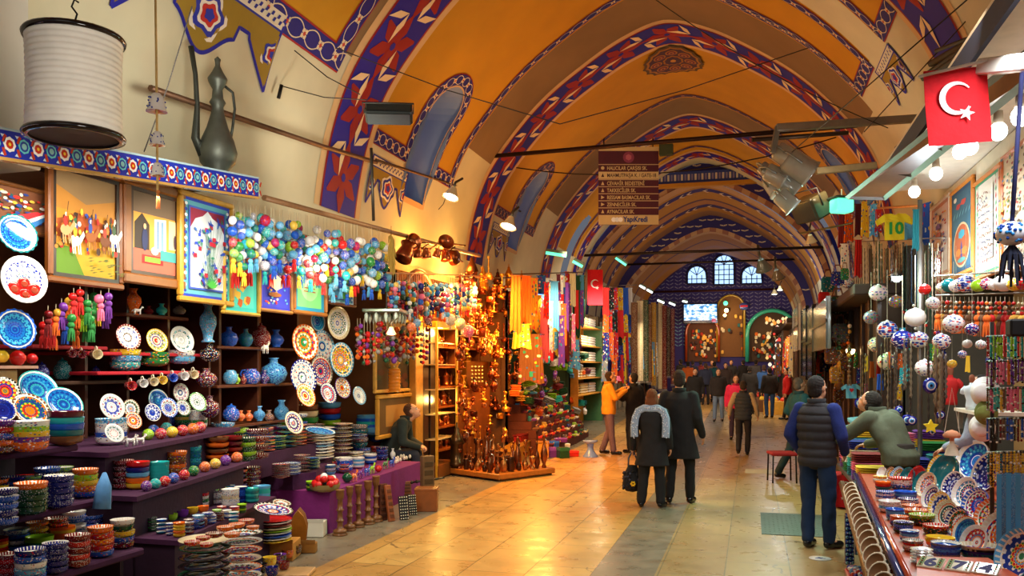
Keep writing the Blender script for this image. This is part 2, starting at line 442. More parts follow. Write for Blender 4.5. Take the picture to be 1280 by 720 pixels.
def strip(mb,pts,wd,col,off=.012,side='mid',sub=.12,mi=0,sc=1):
 # ribbon along a path of (Y, s) points lying on the vault
 P=[np.array(p,float) for p in pts]; Q=[P[0]]
 for a, b in zip(P,P[1:]):
  n=max(1,int(np.hypot(*(b-a))/sub))
  for k in range(1,n+1):Q.append(a+(b-a)*k/n)
 o=len(mb.v)
 for i, q in enumerate(Q):
  t_=Q[min(i+1,len(Q)-1)]-Q[max(i-1,0)]; t_=t_/(np.hypot(*t_) or 1); nn=np.array([-t_[1],t_[0]])
  for k in(-.5,.5):mb.v.append(tuple(V(q[0]+nn[0]*wd*k,q[1]+nn[1]*wd*k,off)))
 for i in range(len(Q)-1):
  mb.f.append((o+2*i,o+2*i+1,o+2*i+3,o+2*i+2)); mb.c.append(lin(col)); mb.mi.append(mi); mb.sm.append(False)
def patch(mb,poly,col,off=.016):
 vs=[V(y,s,off) for y,s in poly]; mb.add(vs,[tuple(range(len(vs)))],col)
def frame_path(path):
 P=[np.array(p,float) for p in path]; L=[0]
 for a, b in zip(P,P[1:]):L.append(L[-1]+float(np.hypot(*(b-a))))
 def at_(l):
  l=min(max(l,0),L[-1]-1e-6); i=max(k for k in range(len(L)) if L[k]<=l); i=min(i,len(P)-2)
  t_=(P[i+1]-P[i])/max(L[i+1]-L[i],1e-6); return P[i]+t_*(l-L[i]), t_
 return L[-1], at_
def border(mb,path,wd=.22,cell=.3,dull=False):
 blue=(28,24,120) if not dull else(58,34,90); crm=(225,205,170) if not dull else(180,140,110)
 strip(mb,path,wd,RED,.008); strip(mb,path,wd*.86,blue,.012)
 L, A=frame_path(path); n=max(1,int(L/cell))
 for i in range(n):
  l=(i+.5)*L/n; c, t_=A(l); nn=np.array([-t_[1],t_[0]])
  for q in range(4):
   an=q*PI/2+PI/4; d=(t_*math.cos(an)+nn*math.sin(an))*wd*.2; e=(t_*-math.sin(an)+nn*math.cos(an))*wd*.11
   p0=c; patch(mb,[tuple(p0),tuple(c+d*.7+e),tuple(c+d*1.25),tuple(c+d*.7-e)],crm)
  patch(mb,[tuple(c+(t_*math.cos(k*PI/3)+nn*math.sin(k*PI/3))*wd*.09) for k in range(6)],(190,60,40),.019)
 m=int(L/(cell/8))
 for sg in(1,-1):
  pts=[]
  for k in range(m+1):
   l=k*L/m; c, t_=A(l); nn=np.array([-t_[1],t_[0]]); pts.append(tuple(c+nn*sg*wd*.34*abs(math.cos(PI*l*n/L))**.7))
  strip(mb,pts,wd*.045,crm,.016)
  pts=[(p[0],p[1]) for p in pts]
def big_band(y0,wd=BW,n_cell=11,step=None):
 mb=MB(); s1=SMAX-.55; s2=s_z(4.95) if y0<10 and y0>9 else s1
 path=[(y0+wd/2,-s1+(s1+s2)*k/120) for k in range(121)]
 strip(mb,path,wd+.3,(214,178,130),.006); strip(mb,path,wd+.02,(150,20,24),.012); strip(mb,path,wd-.06,(30,22,150),.016)
 yc=y0+wd/2; L=2*s1; n=n_cell
 rr=random.Random(3)
 for i in range(n):
  c=np.array([yc,-s1+(i+.5)*L/n]); R=wd*.5
  if c[1]>s2-.4:continue
  for q in range(6):
   an=q*PI/3+PI/6; d=np.array([math.cos(an),math.sin(an)]); e=np.array([-d[1],d[0]])
   l=min(R*(.97 if abs(d[0])>.6 else 1.0),L/n*.62)
   patch(mb,[tuple(c+e*.03),tuple(c+d*l*.5+e*wd*.11),tuple(c+d*l*.93+e*.02),tuple(c+d*l*.93-e*.02),tuple(c+d*l*.5-e*wd*.11),tuple(c-e*.03)],(150,22,22),.02)
  for sg in(1,-1):
   # pale pointed leaves paired between the flowers
   b=c+np.array([wd*.12*sg,L/n*.5*1.0])
   for(dx,dy) in((.36,.20),(.02,.46)):
    tip=b+np.array([sg*dx*wd,dy*wd*sg]); d=tip-b; l=np.hypot(*d); d=d/l; e=np.array([-d[1],d[0]])
    patch(mb,[tuple(b),tuple(b+d*l*.35+e*wd*.06),tuple(tip),tuple(b+d*l*.5-e*wd*.055)],(240,212,168),.024)
  patch(mb,[tuple(c+np.array([math.cos(k*PI/3),math.sin(k*PI/3)])*wd*.06) for k in range(6)],(30,22,150),.026)
 mb.build('trim_1','paint',kind='structure')
for b, nc in zip(BANDS,(13,13,13)):big_band(b,BW,nc)
big_band(25.0,.7,15); big_band(3.6,BW,13)

def ornament(mb,y0,y1,s_top,sg,drop=.55,wide=.14):
 # painted lambrequin: patterned frieze with a scalloped olive hanging below
 sT=s_top; P=[]
 n=90
 def low(f): # three lobes
  x=(f*2)%1.0 if True else f
  g=abs(math.sin(f*PI*2+PI/2))**.8
  return wide+.18*drop+drop*.82*(g if f<.04 or f>.96 or .2<f<.8 else g*.85)
 def lowc(f):
  k=abs(f-.5)*2 # 0 centre 1 ends
  if k<.42:return wide+drop*(.55+.45*math.cos(k/.42*PI)*.5+.22)
  if k<.6:return wide+drop*.32
  return wide+drop*(.4+.65*(k-.6)/.4)
 vs=[]; o=len(mb.v)
 for i in range(n+1):
  f=i/n; y=y0+(y1-y0)*f
  mb.v.append(tuple(V(y,sg*(sT+wide),.012))); mb.v.append(tuple(V(y,sg*(sT+lowc(f)),.012)))
 for i in range(n):mb.f.append((o+2*i,o+2*i+1,o+2*i+3,o+2*i+2)); mb.c.append(lin((150,120,30))); mb.mi.append(0); mb.sm.append(False)
 strip(mb,[(y0+(y1-y0)*i/n,sg*(sT+lowc(i/n))) for i in range(n+1)],.04,BLU,.016,sub=.5)
 for yy in(y0,y1):strip(mb,[(yy,sg*sT),(yy,sg*(sT+lowc(0)))],.04,BLU,.016)
 strip(mb,[(y0,sg*(sT+wide/2)),(y1,sg*(sT+wide/2))],wide,(30,40,150),.012)
 strip(mb,[(y0,sg*(sT+wide/2)),(y1,sg*(sT+wide/2))],wide*.78,(222,212,190),.015)
 m=int((y1-y0)/.11)
 for i in range(m):
  y=y0+(y1-y0)*(i+.5)/m; c=np.array([y,sg*(sT+wide/2)])
  for q in(0,1):
   an=PI*q+.7; d=np.array([math.cos(an),math.sin(an)])*wide*.36; e=np.array([-d[1],d[0]])*.35
   patch(mb,[tuple(c),tuple(c+d*.6+e),tuple(c+d),tuple(c+d*.5-e)],(30,36,140),.02)
 for f, k in((.02,.42),(.5,.62),(.98,.42)):
  y=y0+(y1-y0)*f; c=np.array([y,sg*(sT+wide+drop*.42)]); R=drop*k*.72
  lo, hi=(0,PI) if f<.1 else((PI/2-PI/2,PI) if f>.9 else(0,PI))
  for j, (rad,col) in enumerate(((1,(232,222,205)),(.82,(34,44,160)),(.6,(232,222,205)),(.46,(186,40,34)),(.26,(34,44,160)))):
   pts=[]
   for q in range(24):
    an=2*PI*q/24; pet=1+.14*math.cos(5*an+.5)
    yy=c[0]+R*rad*pet*math.cos(an)*.95; s_=c[1]+sg*R*rad*pet*math.sin(an)*.8
    yy=min(max(yy,y0+.03),y1-.03); pts.append((yy,s_))
   patch(mb,pts,col,.02+.004*j)
def bay_trim(b):
 y_n0, y_n1=[n for n in NICHES if b<n[0]<b+PERIOD][0]if b<21 else NICHES[2]
 yn=b+4.25; dull=b>14
 fe=s_z(5.9) if b<10 else FOOT+.1; mb=MB(); border(mb,[(yn,-FOOT-.1+(FOOT+.1+fe)*k/100) for k in range(101)],.2,.26,dull)
 mb.build('trim_2','paint',kind='structure')
 for sg in(-1,1):
  if sg>0 and b<10:
   mb=MB(); fr=s_z(5.9)
   for ya, yb in((10.75,11.7),(12.65,13.95)):border(mb,[(ya,sg*fr),(yb,sg*fr)],.24,.24); border(mb,[(ya+.1,sg*fr),(ya+.1,0)],.22,.24) if ya>12 else None; border(mb,[(yb-.1,sg*fr),(yb-.1,0)],.22,.24)
   mb.build('trim_3','paint',kind='structure'); mb=MB(); ornament(mb,11.65,12.7,s_z(5.78),sg,.42,.14); mb.build('trim_4','paint',kind='structure'); continue
  mb=MB(); st=s_z(5.75); c=(y_n0+y_n1)/2; r=(y_n1-y_n0)/2
  arch=[(y_n0-.08,sg*(FOOT+.05))]+[(y_n0-.08,sg*(st))]+[(c-(r+.08)*math.cos(PI*k/14),sg*(st-(r+.08)*math.sin(PI*k/14))) for k in range(1,14)]+[(y_n1+.08,sg*st),(y_n1+.08,sg*(FOOT+.05))]
  border(mb,arch,.22,.22,dull)
  border(mb,[(y_n1+.05,sg*(FOOT)),(yn+.1,sg*(FOOT))],.22,.2,dull)
  border(mb,[(b+BW+.15,sg*FOOT),(y_n0-.02,sg*FOOT)],.22,.2,dull)
  # plain red line round the raw edge of the niche
  e=[(y_n0,sg*(s_z(4.4)))]+[(y_n0,sg*st)]+[(c-r*math.cos(PI*k/14),sg*(st-r*math.sin(PI*k/14))) for k in range(1,14)]+[(y_n1,sg*st),(y_n1,sg*s_z(4.4)),(y_n0,sg*s_z(4.4))]
  strip(mb,e,.09,(196,160,120),.01)
  mb.build('trim_3','paint',kind='structure')
  mb=MB(); ornament(mb,b+BW+.25,y_n0+.15,s_z(4.78),sg,.5,.16); mb.build('trim_4','paint',kind='structure')
  # niche reveal and its daylit pane
  mb=MB(); nn=len(e)
  A_=[V(y,s,.0) for y,s in e]; B_=[Vector((p.x+sg*.75,p.y,p.z+.1)) for p in A_]
  for k in range(nn-1):mb.quad(A_[k],A_[k+1],B_[k+1],B_[k],(120,132,156))
  wn=mb.build('window_1','plaster',kind='structure')
  mb=MB(); mb.add([p+Vector((sg*-.02,0,0)) for p in B_[:-1]],[tuple(range(nn-1))],(120,160,220)); mb.build('pane','skypane',wn)
for b in BANDS[:2]:bay_trim(b)
# third bay: only the far border shows
mb=MB(); yn=24.4
border(mb,[(yn,-FOOT+2*FOOT*k/60) for k in range(61)],.2,.4,True); mb.build('trim_2','paint',kind='structure')
# nearest bay: framed yellow panels and large lambrequins
mb=MB(); ft=s_z(5.5)
for sg in(-1,1):
 border(mb,[(7.65,sg*ft),(7.65,0)],.3,.34); border(mb,[(7.5,sg*ft),(9.35,sg*ft)],.3,.34); border(mb,[(9.2,sg*ft),(9.2,0)],.3,.34)
mb.build('trim_2','paint',kind='structure')
for sg in(-1,1):
 mb=MB(); ornament(mb,5.75,8.05,s_z(5.55),sg,.62,.2); mb.build('trim_4','paint',kind='structure')
 mb=MB(); ornament(mb,10.9+.1,11.9,s_z(4.78),1,.4,.14)
# crown medallions
def medallion(yc,R,dull):
 mb=MB(); c=np.array([yc,0.0])
 def ring(r0,n,amp,col,off,k=48):
  pts=[]
  for q in range(k):
   an=2*PI*q/k; rr=r0*(1+amp*math.cos(n*an)); pts.append((c[0]+rr*math.cos(an),c[1]+rr*.82*math.sin(an)))
  for q in range(k):
   a_, b_=np.array(pts[q]), np.array(pts[(q+1)%k])
   for j in range(5):
    f0, f1=j/5, (j+1)/5; P4=[c+(a_-c)*f1,c+(b_-c)*f1]+([c+(b_-c)*f0,c+(a_-c)*f0]if j else[c])
    patch(mb,[tuple(p_) for p_ in P4],col,off)
 # a fan of rings keeps close to the curved crown
 for r0, n, a, col, o in((R,16,.05,(90,66,30),.04),(R*.9,16,.05,(170,112,30),.045),(R*.82,16,.04,(70,36,60),.05),(R*.34,10,.05,(165,105,30),.055),(R*.28,10,.05,(66,34,60),.06),(R*.1,6,0,(200,140,60),.065)):
  ring(r0,n,a,col,o)
 for q in range(8):
  an=2*PI*q/8
  for rr, col, o in((.17,(170,112,40),.055),(.13,(110,36,60),.06),(.08,(180,120,60),.065),(.04,(80,30,60),.07)):
   cc=c+np.array([math.cos(an),.82*math.sin(an)])*R*.58
   patch(mb,[(cc[0]+rr*R*math.cos(2*PI*k/14),cc[1]+rr*R*math.sin(2*PI*k/14)) for k in range(14)],col,o)
 mb.build('trim_5','paint',kind='structure')
medallion(17.3,.75,0); medallion(11.5,.75,0)

# ---- spandrel walls and the lower vaults further in
def scaled_profile(k,zc,n=48):
 P=[]
 for i in range(n+1):
  s=-SMAX+2*SMAX*i/n; a=abs(s); u=float(np.interp(a,SL,PR[:,0])); z=float(np.interp(a,SL,PR[:,1]))
  P.append(((-1 if s<0 else 1)*u*k,3.3+(z-3.3)*(zc-3.3)/4.6))
 return P
def screen_wall(Y,k_out,z_out,k_in,z_in,name,col,motif,xo=XC):
 mb=MB(); A_=scaled_profile(k_out,z_out); B_=scaled_profile(k_in,z_in); n=len(A_)
 sk=lambda x:-SKEW*(x-xo)/3.85 if Y<27 else 0
 for i in range(n-1):
  q=[(xo+A_[i][0],A_[i][1]),(xo+A_[i+1][0],A_[i+1][1]),(xo+B_[i+1][0],B_[i+1][1]),(xo+B_[i][0],B_[i][1])]
  mb.add([(x,Y+sk(x),z) for x,z in q],[(0,1,2,3)],col)
  # painted band framing the opening
  c1=[(xo+B_[i][0]*1.0,B_[i][1]),(xo+B_[i+1][0],B_[i+1][1]),(xo+B_[i+1][0]*1.035,B_[i+1][1]*1.022),(xo+B_[i][0]*1.035,B_[i][1]*1.022)]
  mb.add([(x,Y+sk(x)-.012,z) for x,z in c1],[(0,1,2,3)],(190,150,110) if i%2 else(150,100,80))
 # leaf motifs
 rr=random.Random(5)
 for zi in range(40):
  z=3.4+zi*.22
  for xi in range(60):
   x=xo-4+xi*.3+(zi%2)*.15
   def inside(k,zc):
    u=abs(x-xo); zp=float(np.interp(u/k,PR[:,0],PR[:,1])) if u/k<3.85 else-9
    return z<3.3+(zp-3.3)*(zc-3.3)/4.6
   if inside(k_out*.97,z_out-.08) and not inside(k_in*1.07,z_in+.2):
    for sg in(1,-1):
     mb.add([(x,Y+sk(x)-.01,z),(x+sg*.12,Y+sk(x)-.01,z+.03),(x+sg*.13,Y+sk(x)-.01,z+.07),(x+sg*.01,Y+sk(x)-.01,z+.05)],[(0,1,2,3)],motif)
 mb.build(name,'paint',kind='structure')
screen_wall(26.5,1.0,7.9,.96,7.35,'wall_crossing',(30,24,110),(190,170,150))
mb=MB(); mb.box((-3.6,26.28,7.28),(.6,26.42,7.62),(40,60,140)); 
for k in range(42):
 mb.box((-3.55+k*.1,26.26,7.36),(-3.49+k*.1,26.29,7.54),(200,190,170) if k%2 else(120,110,150))
mb.box((-3.7,26.2,7.16),(.7,26.4,7.27),(190,130,30)); mb.build('trim_6','paint',kind='structure')
def tunnel(y0,y1,k,zc,name,bands):
 mb=MB(); P=scaled_profile(k,zc); ys=np.arange(y0,y1+.01,.25); o=0
 for y in ys:
  for x, z in P:mb.v.append((XC+x,float(y),z))
 n=len(P)
 for i in range(len(ys)-1):
  yc=(ys[i]+ys[i+1])/2; c=(176,118,30)
  for b0, b1, cc in bands:
   if b0<=yc<b1:c=cc
  for j in range(n-1):
   cc=c if P[j][1]>4.6 or c[2]>60 else PLA
   mb.f.append((i*n+j,(i+1)*n+j,(i+1)*n+j+1,i*n+j+1)); mb.c.append(lin(cc)); mb.mi.append(0); mb.sm.append(True)
 mb.build(name,'paint',kind='structure')
 for b0, b1, cc in bands:
  if cc!=(46,30,110):continue
  m2=MB()
  for q in range(26):
   j=2+q*(n-4)/26; j0=int(j); x, z=P[j0]; 
   for sg in(1,-1):
    cx=XC+x*.992; cz=3.3+(z-3.3)*.992
    x2, z2=P[min(j0+1,n-1)]; dx, dz=(x2-x), (z2-z)
    yc=(b0+b1)/2
    m2.add([(cx,yc,cz),(cx+dx*.5,yc+sg*(b1-b0)*.42,cz+dz*.5),(cx+dx*.75,yc+sg*(b1-b0)*.42,cz+dz*.75),(cx+dx*.3,yc,cz+dz*.3)],[(0,1,2,3)],(225,200,170))
  m2.build('trim_7','paint',kind='structure')
tunnel(26.5,32.5,.96,7.35,'ceiling_second',[(26.5,27.3,(190,140,90)),(27.5,28.0,(46,30,110)),(29.25,29.5,(90,50,70)),(29.5,30.25,(170,110,60)),(30.25,30.75,(46,30,110)),(31.5,32.5,(150,110,80))])
screen_wall(32.5,.96,7.35,.86,6.75,'wall_inner_arch',(34,26,100),(200,180,150))
tunnel(32.5,39.0,.86,6.75,'ceiling_third',[(32.5,33.0,(200,160,110)),(34.5,34.75,(90,50,70)),(36.25,37.0,(170,120,80)),(38.5,39,(60,40,100))])
# end wall, with three arched windows, a passage arch and two shop openings
YE=38.9
def arch_poly(cx,hw,z0,zs,n=10):
 return[(cx-hw,z0),(cx+hw,z0)]+[(cx+hw*math.cos(PI*k/n),zs+hw*math.sin(PI*k/n)) for k in range(n+1)]
mb=MB(); mb.box((-7,YE+.05,0),(4,YE+.2,7.6),(40,34,120))
for zi in range(28):
 for xi in range(44):
  x=-5.4+xi*.19; z=2.7+zi*.16+(xi%2)*.06
  mb.box((x,YE+.03,z),(x+.15,YE+.05,z+.03),(130,130,175) if z>3.9 else(120,170,200),0,Matrix.Translation((x,0,z))@Matrix.Rotation(.5 if xi%2 else-.5,4,'Y')@Matrix.Translation((-x,0,-z)))
mb.build('wall_end','paint',kind='structure')
for i, (px,wpx,ztop,zbot) in enumerate(((871,24,332,355),(905,25,318,356),(939.5,25,332,355))):
 c=at(px,ztop,Y=YE); c2=at(px,zbot,Y=YE); hw=wpx*dep(c)/F/2; z1=c.z; z0=c2.z; pts=arch_poly(c.x,hw,z0,z1-hw)
 m=MB(); m.add([(x,YE,z) for x,z in pts],[tuple(range(len(pts)))],(150,190,240)); 
 fm=MB(); P3=[(x,YE-.02,z) for x,z in pts]; fm.tube(P3+[P3[0]],.05,4,(24,20,60))
 for k in range(1,4):fm.tube([(c.x-hw+k*hw/2,YE-.03,z0),(c.x-hw+k*hw/2,YE-.03,z1-hw)],.018,4,(24,28,70))
 zz=z0
 while zz<z1-hw+.02:fm.tube([(c.x-hw,YE-.03,zz),(c.x+hw,YE-.03,zz)],.018,4,(24,28,70)); zz+=.22
 for k in range(1,5):fm.tube([(c.x,YE-.03,z1-hw),(c.x+hw*math.cos(PI*k/5),YE-.03,z1-hw+hw*math.sin(PI*k/5))],.016,4,(24,28,70))
 wo=fm.build('window_%d'%(i+2),'paint',kind='structure'); m.build('pane','daylight',wo)

# ---- floor
t=NT('stone_floor'); g=t.n('TexCoord'); sp=t.n('SeparateXYZ'); t.l(g.outputs['Object'],sp.inputs[0]); x, y, z=sp.outputs
cv=t.n('CombineXYZ'); t.l(y,cv.inputs[0]); t.l(t.math('ADD',x,1.34+.555*6),cv.inputs[1])
br=t.n('TexBrick'); br.offset=.37; br.inputs['Scale'].default_value=1; br.inputs['Brick Width'].default_value=.95; br.inputs['Row Height'].default_value=.555
br.inputs['Mortar Size'].default_value=.006; br.inputs['Mortar Smooth'].default_value=.3; br.inputs['Bias'].default_value=0
br.inputs['Color1'].default_value=(*lin((205,164,92)),1); br.inputs['Color2'].default_value=(*lin((184,138,72)),1); br.inputs['Mortar'].default_value=(*lin((60,46,30)),1)
t.l(cv.outputs[0],br.inputs['Vector'])
n1=t.noise(g.outputs['Object'],1.6,5); n2=t.noise(g.outputs['Object'],14,6); n3=t.noise(g.outputs['Object'],5,8)
grey=lin((150,142,124)); def_g=t.mix(n3,lin((92,92,84)),lin((134,128,112)))
inc=t.math('MULTIPLY',t.math('GREATER_THAN',x,-1.34),t.math('LESS_THAN',x,-.81)); inl=t.math('LESS_THAN',x,-3.75)
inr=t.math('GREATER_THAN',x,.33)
c=t.mix(t.math('MAXIMUM',t.math('MULTIPLY',inc,.92),t.math('MULTIPLY',inl,.95)),br.outputs['Color'],def_g)
rt=t.math('GREATER_THAN',x,-.81); c=t.mix(t.math('MULTIPLY',rt,.55),c,t.mix(n3,lin((150,138,104)),lin((120,118,94))))  # green cast of the light on the right side mixed into the stone colour
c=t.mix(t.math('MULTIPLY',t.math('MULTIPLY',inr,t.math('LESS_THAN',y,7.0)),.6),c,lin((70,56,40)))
dirt=t.math('MULTIPLY',t.math('SUBTRACT',.52,n1,clamp=True),2.2,clamp=True)
c=t.mix(dirt,c,lin((120,92,56))); sp_=t.math('GREATER_THAN',n2,.7); c=t.mix(t.math('MULTIPLY',sp_,.5),c,lin((70,54,36)))
vo=t.n('TexVoronoi',feature='DISTANCE_TO_EDGE'); vo.inputs['Scale'].default_value=.9; wv=t.n('MixRGB'); wv.inputs[0].default_value=.25
t.l(g.outputs['Object'],wv.inputs[1]); nn_=t.n('TexNoise'); nn_.inputs['Scale'].default_value=3; t.l(g.outputs['Object'],nn_.inputs['Vector']); t.l(nn_.outputs['Color'],wv.inputs[2]); t.l(wv.outputs[0],vo.inputs['Vector'])
crack=t.math('MULTIPLY',t.math('LESS_THAN',vo.outputs['Distance'],.005),t.math('GREATER_THAN',n1,.5)); c=t.mix(t.math('MULTIPLY',crack,.7),c,lin((70,54,36)))
ro=t.math('MULTIPLY_ADD',n3,.4,.12); t.bump(n2,.12,.01); M['floor']=t.fin(c,ro)
def floor_z(y):return 0 if y<20 else(y-20)*.03
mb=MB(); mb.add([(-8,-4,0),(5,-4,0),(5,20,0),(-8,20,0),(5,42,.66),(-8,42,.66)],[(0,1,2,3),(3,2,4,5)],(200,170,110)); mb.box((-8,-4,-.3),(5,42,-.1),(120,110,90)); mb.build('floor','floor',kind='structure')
# ---- walls below the vault
mb=MB(); mb.box((-6.6,-2,0),(-6.4,40,3.5),(120,70,34)); mb.build('wall_left','matte',kind='structure')
mb=MB(); mb.box((-6.5,-2,3.3),(-5.28,26.6,3.42),(150,130,100)); mb.box((-6.5,26.6,3.25),(-4.9,39,3.42),(150,120,90)); mb.build('trim_8','matte',kind='structure')
mb=MB(); mb.box((3.2,-2,0),(3.4,40,3.5),(110,66,34)); mb.build('wall_right','matte',kind='structure')
mb=MB(); mb.box((2.3,-2,3.3),(3.3,26.6,3.42),(150,130,100)); mb.box((1.6,26.6,3.25),(3.3,39,3.42),(150,120,90)); mb.build('trim_8','matte',kind='structure')
# partitions between shops
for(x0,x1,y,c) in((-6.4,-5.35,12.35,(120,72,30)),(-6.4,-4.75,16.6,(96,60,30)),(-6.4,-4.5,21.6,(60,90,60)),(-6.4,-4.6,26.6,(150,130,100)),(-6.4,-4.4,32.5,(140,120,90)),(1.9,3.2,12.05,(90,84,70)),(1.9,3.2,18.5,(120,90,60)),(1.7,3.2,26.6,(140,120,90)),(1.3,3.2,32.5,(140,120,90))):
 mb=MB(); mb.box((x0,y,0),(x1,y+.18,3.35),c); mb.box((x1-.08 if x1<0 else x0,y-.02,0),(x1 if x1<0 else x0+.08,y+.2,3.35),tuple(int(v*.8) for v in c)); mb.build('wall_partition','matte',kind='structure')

# white pilaster at the left edge of the view
a=at(38,80,X=-4.95); mb=MB(); mb.box((-5.6,2.0,3.25),(-4.95,a.y,5.6),(226,222,210),bev=.02); mb.box((-5.6,2.0,3.2),(-4.9,a.y+.05,3.3),(190,180,160),bev=.01); mb.build('trim_9','plaster',kind='structure')
# ================================================================== KINDS OF THINGS
CN=[('red',(200,30,30)),('dark red',(120,20,25)),('orange',(235,110,30)),('yellow',(240,200,50)),('lime green',(150,205,40)),('green',(40,130,60)),('dark green',(15,70,45)),
 ('turquoise',(40,180,180)),('light blue',(90,170,220)),('blue',(30,90,200)),('dark blue',(20,30,120)),('purple',(110,50,150)),('pink',(230,110,150)),('white',(240,240,238)),
 ('grey',(140,140,138)),('brown',(110,70,40)),('black',(25,25,28)),('cream',(225,210,170)),('teal',(10,110,120)),('maroon',(90,20,40)),('gold',(200,150,50))]
CD=dict(CN)
def cname(c):return min(CN,key=lambda q:sum((a-b)**2 for a,b in zip(q[1],c)))[0]
def C_(x):return CD[x]if isinstance(x,str) else x
def nth(i):
 if i<20:return NTH[i]
 if i>=99:return 'hundred and '+nth(i-100) if i>99 else 'hundredth'
 tens=['','','twenty','thirty','forty','fifty','sixty','seventy','eighty','ninety'][(i+1)//10]; u=(i+1)%10
 return tens[:-1]+'ieth' if u==0 else tens+'-'+NTH[u-1]
def jit(a):return random.uniform(-a,a)

def bowl_fn(inner,outer,deep=.55,foot=.42,name=None):
 def fn():
  mb=MB()
  out=[(.0,0),(foot+.1,0),(foot+.12,.04),(.84,.12*deep/.55),(.95,.26*deep/.55),(.985,deep-.05),(1.0,deep)]
  inn=[(1.0,deep),(.95,deep-.01),(.88,.3*deep/.55),(.66,.15),(.3,.09),(0,.08)]
  mb.lathe(out,24,(240,240,240),0); mb.lathe(inn,24,(240,240,240),1)
  o=mb.build(name or('ceramic_cup' if deep>1 else 'ceramic_bowl'),[outer,inner]); o['category']='cup' if deep>1 else 'bowl'; return o
 return Kind(fn)
def plate_fn(mat,name='ceramic_plate',scallop=0):
 def fn():
  mb=MB(); wob=(lambda a,i:1+scallop*abs(math.sin(a*9))*(i in(3,4,5))) if scallop else None
  mb.lathe([(0,0),(.5,0),(.54,.04),(.97,.15),(1.0,.17),(.98,.19),(.7,.10),(.55,.05),(0,.045)],36 if scallop else 28,(240,240,240),0,wob=wob)
  o=mb.build(name,mat); o['category']='plate'; return o
 return Kind(fn)
K={}
for nm, i, o_ in(('multi','iznik_white','side_multi'),('hot','iznik_hot','side_hot'),('blue','iznik_blue','side_blue'),('deep','deepblue','side_white'),('plain','glaze','glaze'),('dense','iznik_dense','glaze'),('dot','iznik_white','side_white')):
 K['bowl_'+nm]=bowl_fn(i,o_)
K['bowl_iznik_dense']=bowl_fn('iznik_dense','glaze')
for nm, i, o_ in(('multi','iznik_white','side_multi'),('hot','iznik_hot','side_hot'),('blue','iznik_blue','side_blue'),('deep','deepblue','side_white'),('plain','glaze','glaze'),('dense','iznik_dense','glaze'),('dot','iznik_white','side_white')):K['dish_'+nm]=bowl_fn(i,o_,.42,.5,'shallow_bowl')  # bowls as well, only shallower; kind 'dish' means these
K['cup_plain']=bowl_fn('glaze','glaze',1.1,.5); K['cup_multi']=bowl_fn('glaze','side_multi',1.2,.5); K['cup_dot']=bowl_fn('glaze','side_white',1.2,.5)
for nm in('iznik_white','iznik_dense','iznik_hot','iznik_blue','deepblue','glaze'):K['plate_'+nm]=plate_fn(nm)
for nm, o_ in(('blue','side_blue'),('deep','side_white'),('hot','side_hot')):K['cup_'+nm]=bowl_fn('glaze',o_,1.2,.5)
K['scallop']=plate_fn('iznik_blue','scalloped_plate',.06)

def stack(cx,base,w,n,cols,Z,style,hpx,desc,kind='bowl',X=None,tilt=.06,plc='stack'):
 """a stack of separate bowls or plates; cols from the bottom up (cycled)"""
 if kind in('bowl','dish') and n>5:n=5
 p=at(cx,base,Z=Z) if X is None else at(cx,base,X=X)
 d=dep(p); r=w*d/F/2; H=hpx*d/F
 k=K[('bowl_' if kind=='bowl' else 'cup_' if kind=='cup' else 'dish_' if kind=='dish' else 'plate_')+style]
 bh={'dish':.42,'bowl':.55,'cup':1.15,'plate':.19}[kind]*r
 st=max((H-bh)/max(n-1,1),.006) if n>1 else 0
 for i in range(n):
  c=C_(cols[i%len(cols)]); up='topmost' if i==n-1 and n>1 else['lowest','second up','third up','fourth up','fifth up','sixth up','seventh up','eighth up','ninth up','tenth up','eleventh up','twelfth up','thirteenth up'][i]
  nm={'dish':'dish','bowl':'bowl','cup':'cup','plate':'plate'}[kind]  # a 'dish' label stands for a shallow bowl
  lb=f"{cname(c)} {nm}, {up} in {desc}" if n>1 else f"{cname(c)} {nm}, {desc}"
  o=k((p.x+jit(.03)*r,p.y+jit(.03)*r,p.z+i*st+.001),(jit(tilt*.2),jit(tilt*.2),jit(3)),r,c,lb,f"{nm}s of {desc}" if n>1 else None)
  o['category']=nm
def disp(px,py,rpx,style,col,label,X=-5.3,lean=.28,yaw=None,Y=None,kind='plate',d=None,ry=None):
 """a plate or bowl stood up to face the aisle"""
 p=at(px,py,X=X) if d is None else at(px,py,d=d)
 r=rpx*dep(p)/F
 yaw=(PI/2-.25 if X<0 else-PI/2) if yaw is None else yaw # local z towards the aisle
 q=Euler((PI/2-lean,0,0)).to_matrix().to_4x4(); R=Matrix.Rotation(yaw+0,4,'Z')@Matrix.Rotation(PI/2-lean,4,'X')
 k=K['scallop']if style=='scallop' else K[('plate_' if kind=='plate' else 'bowl_')+style]
 o=k(p,R.to_euler(),r,C_(col),label); o['category']=kind; return o

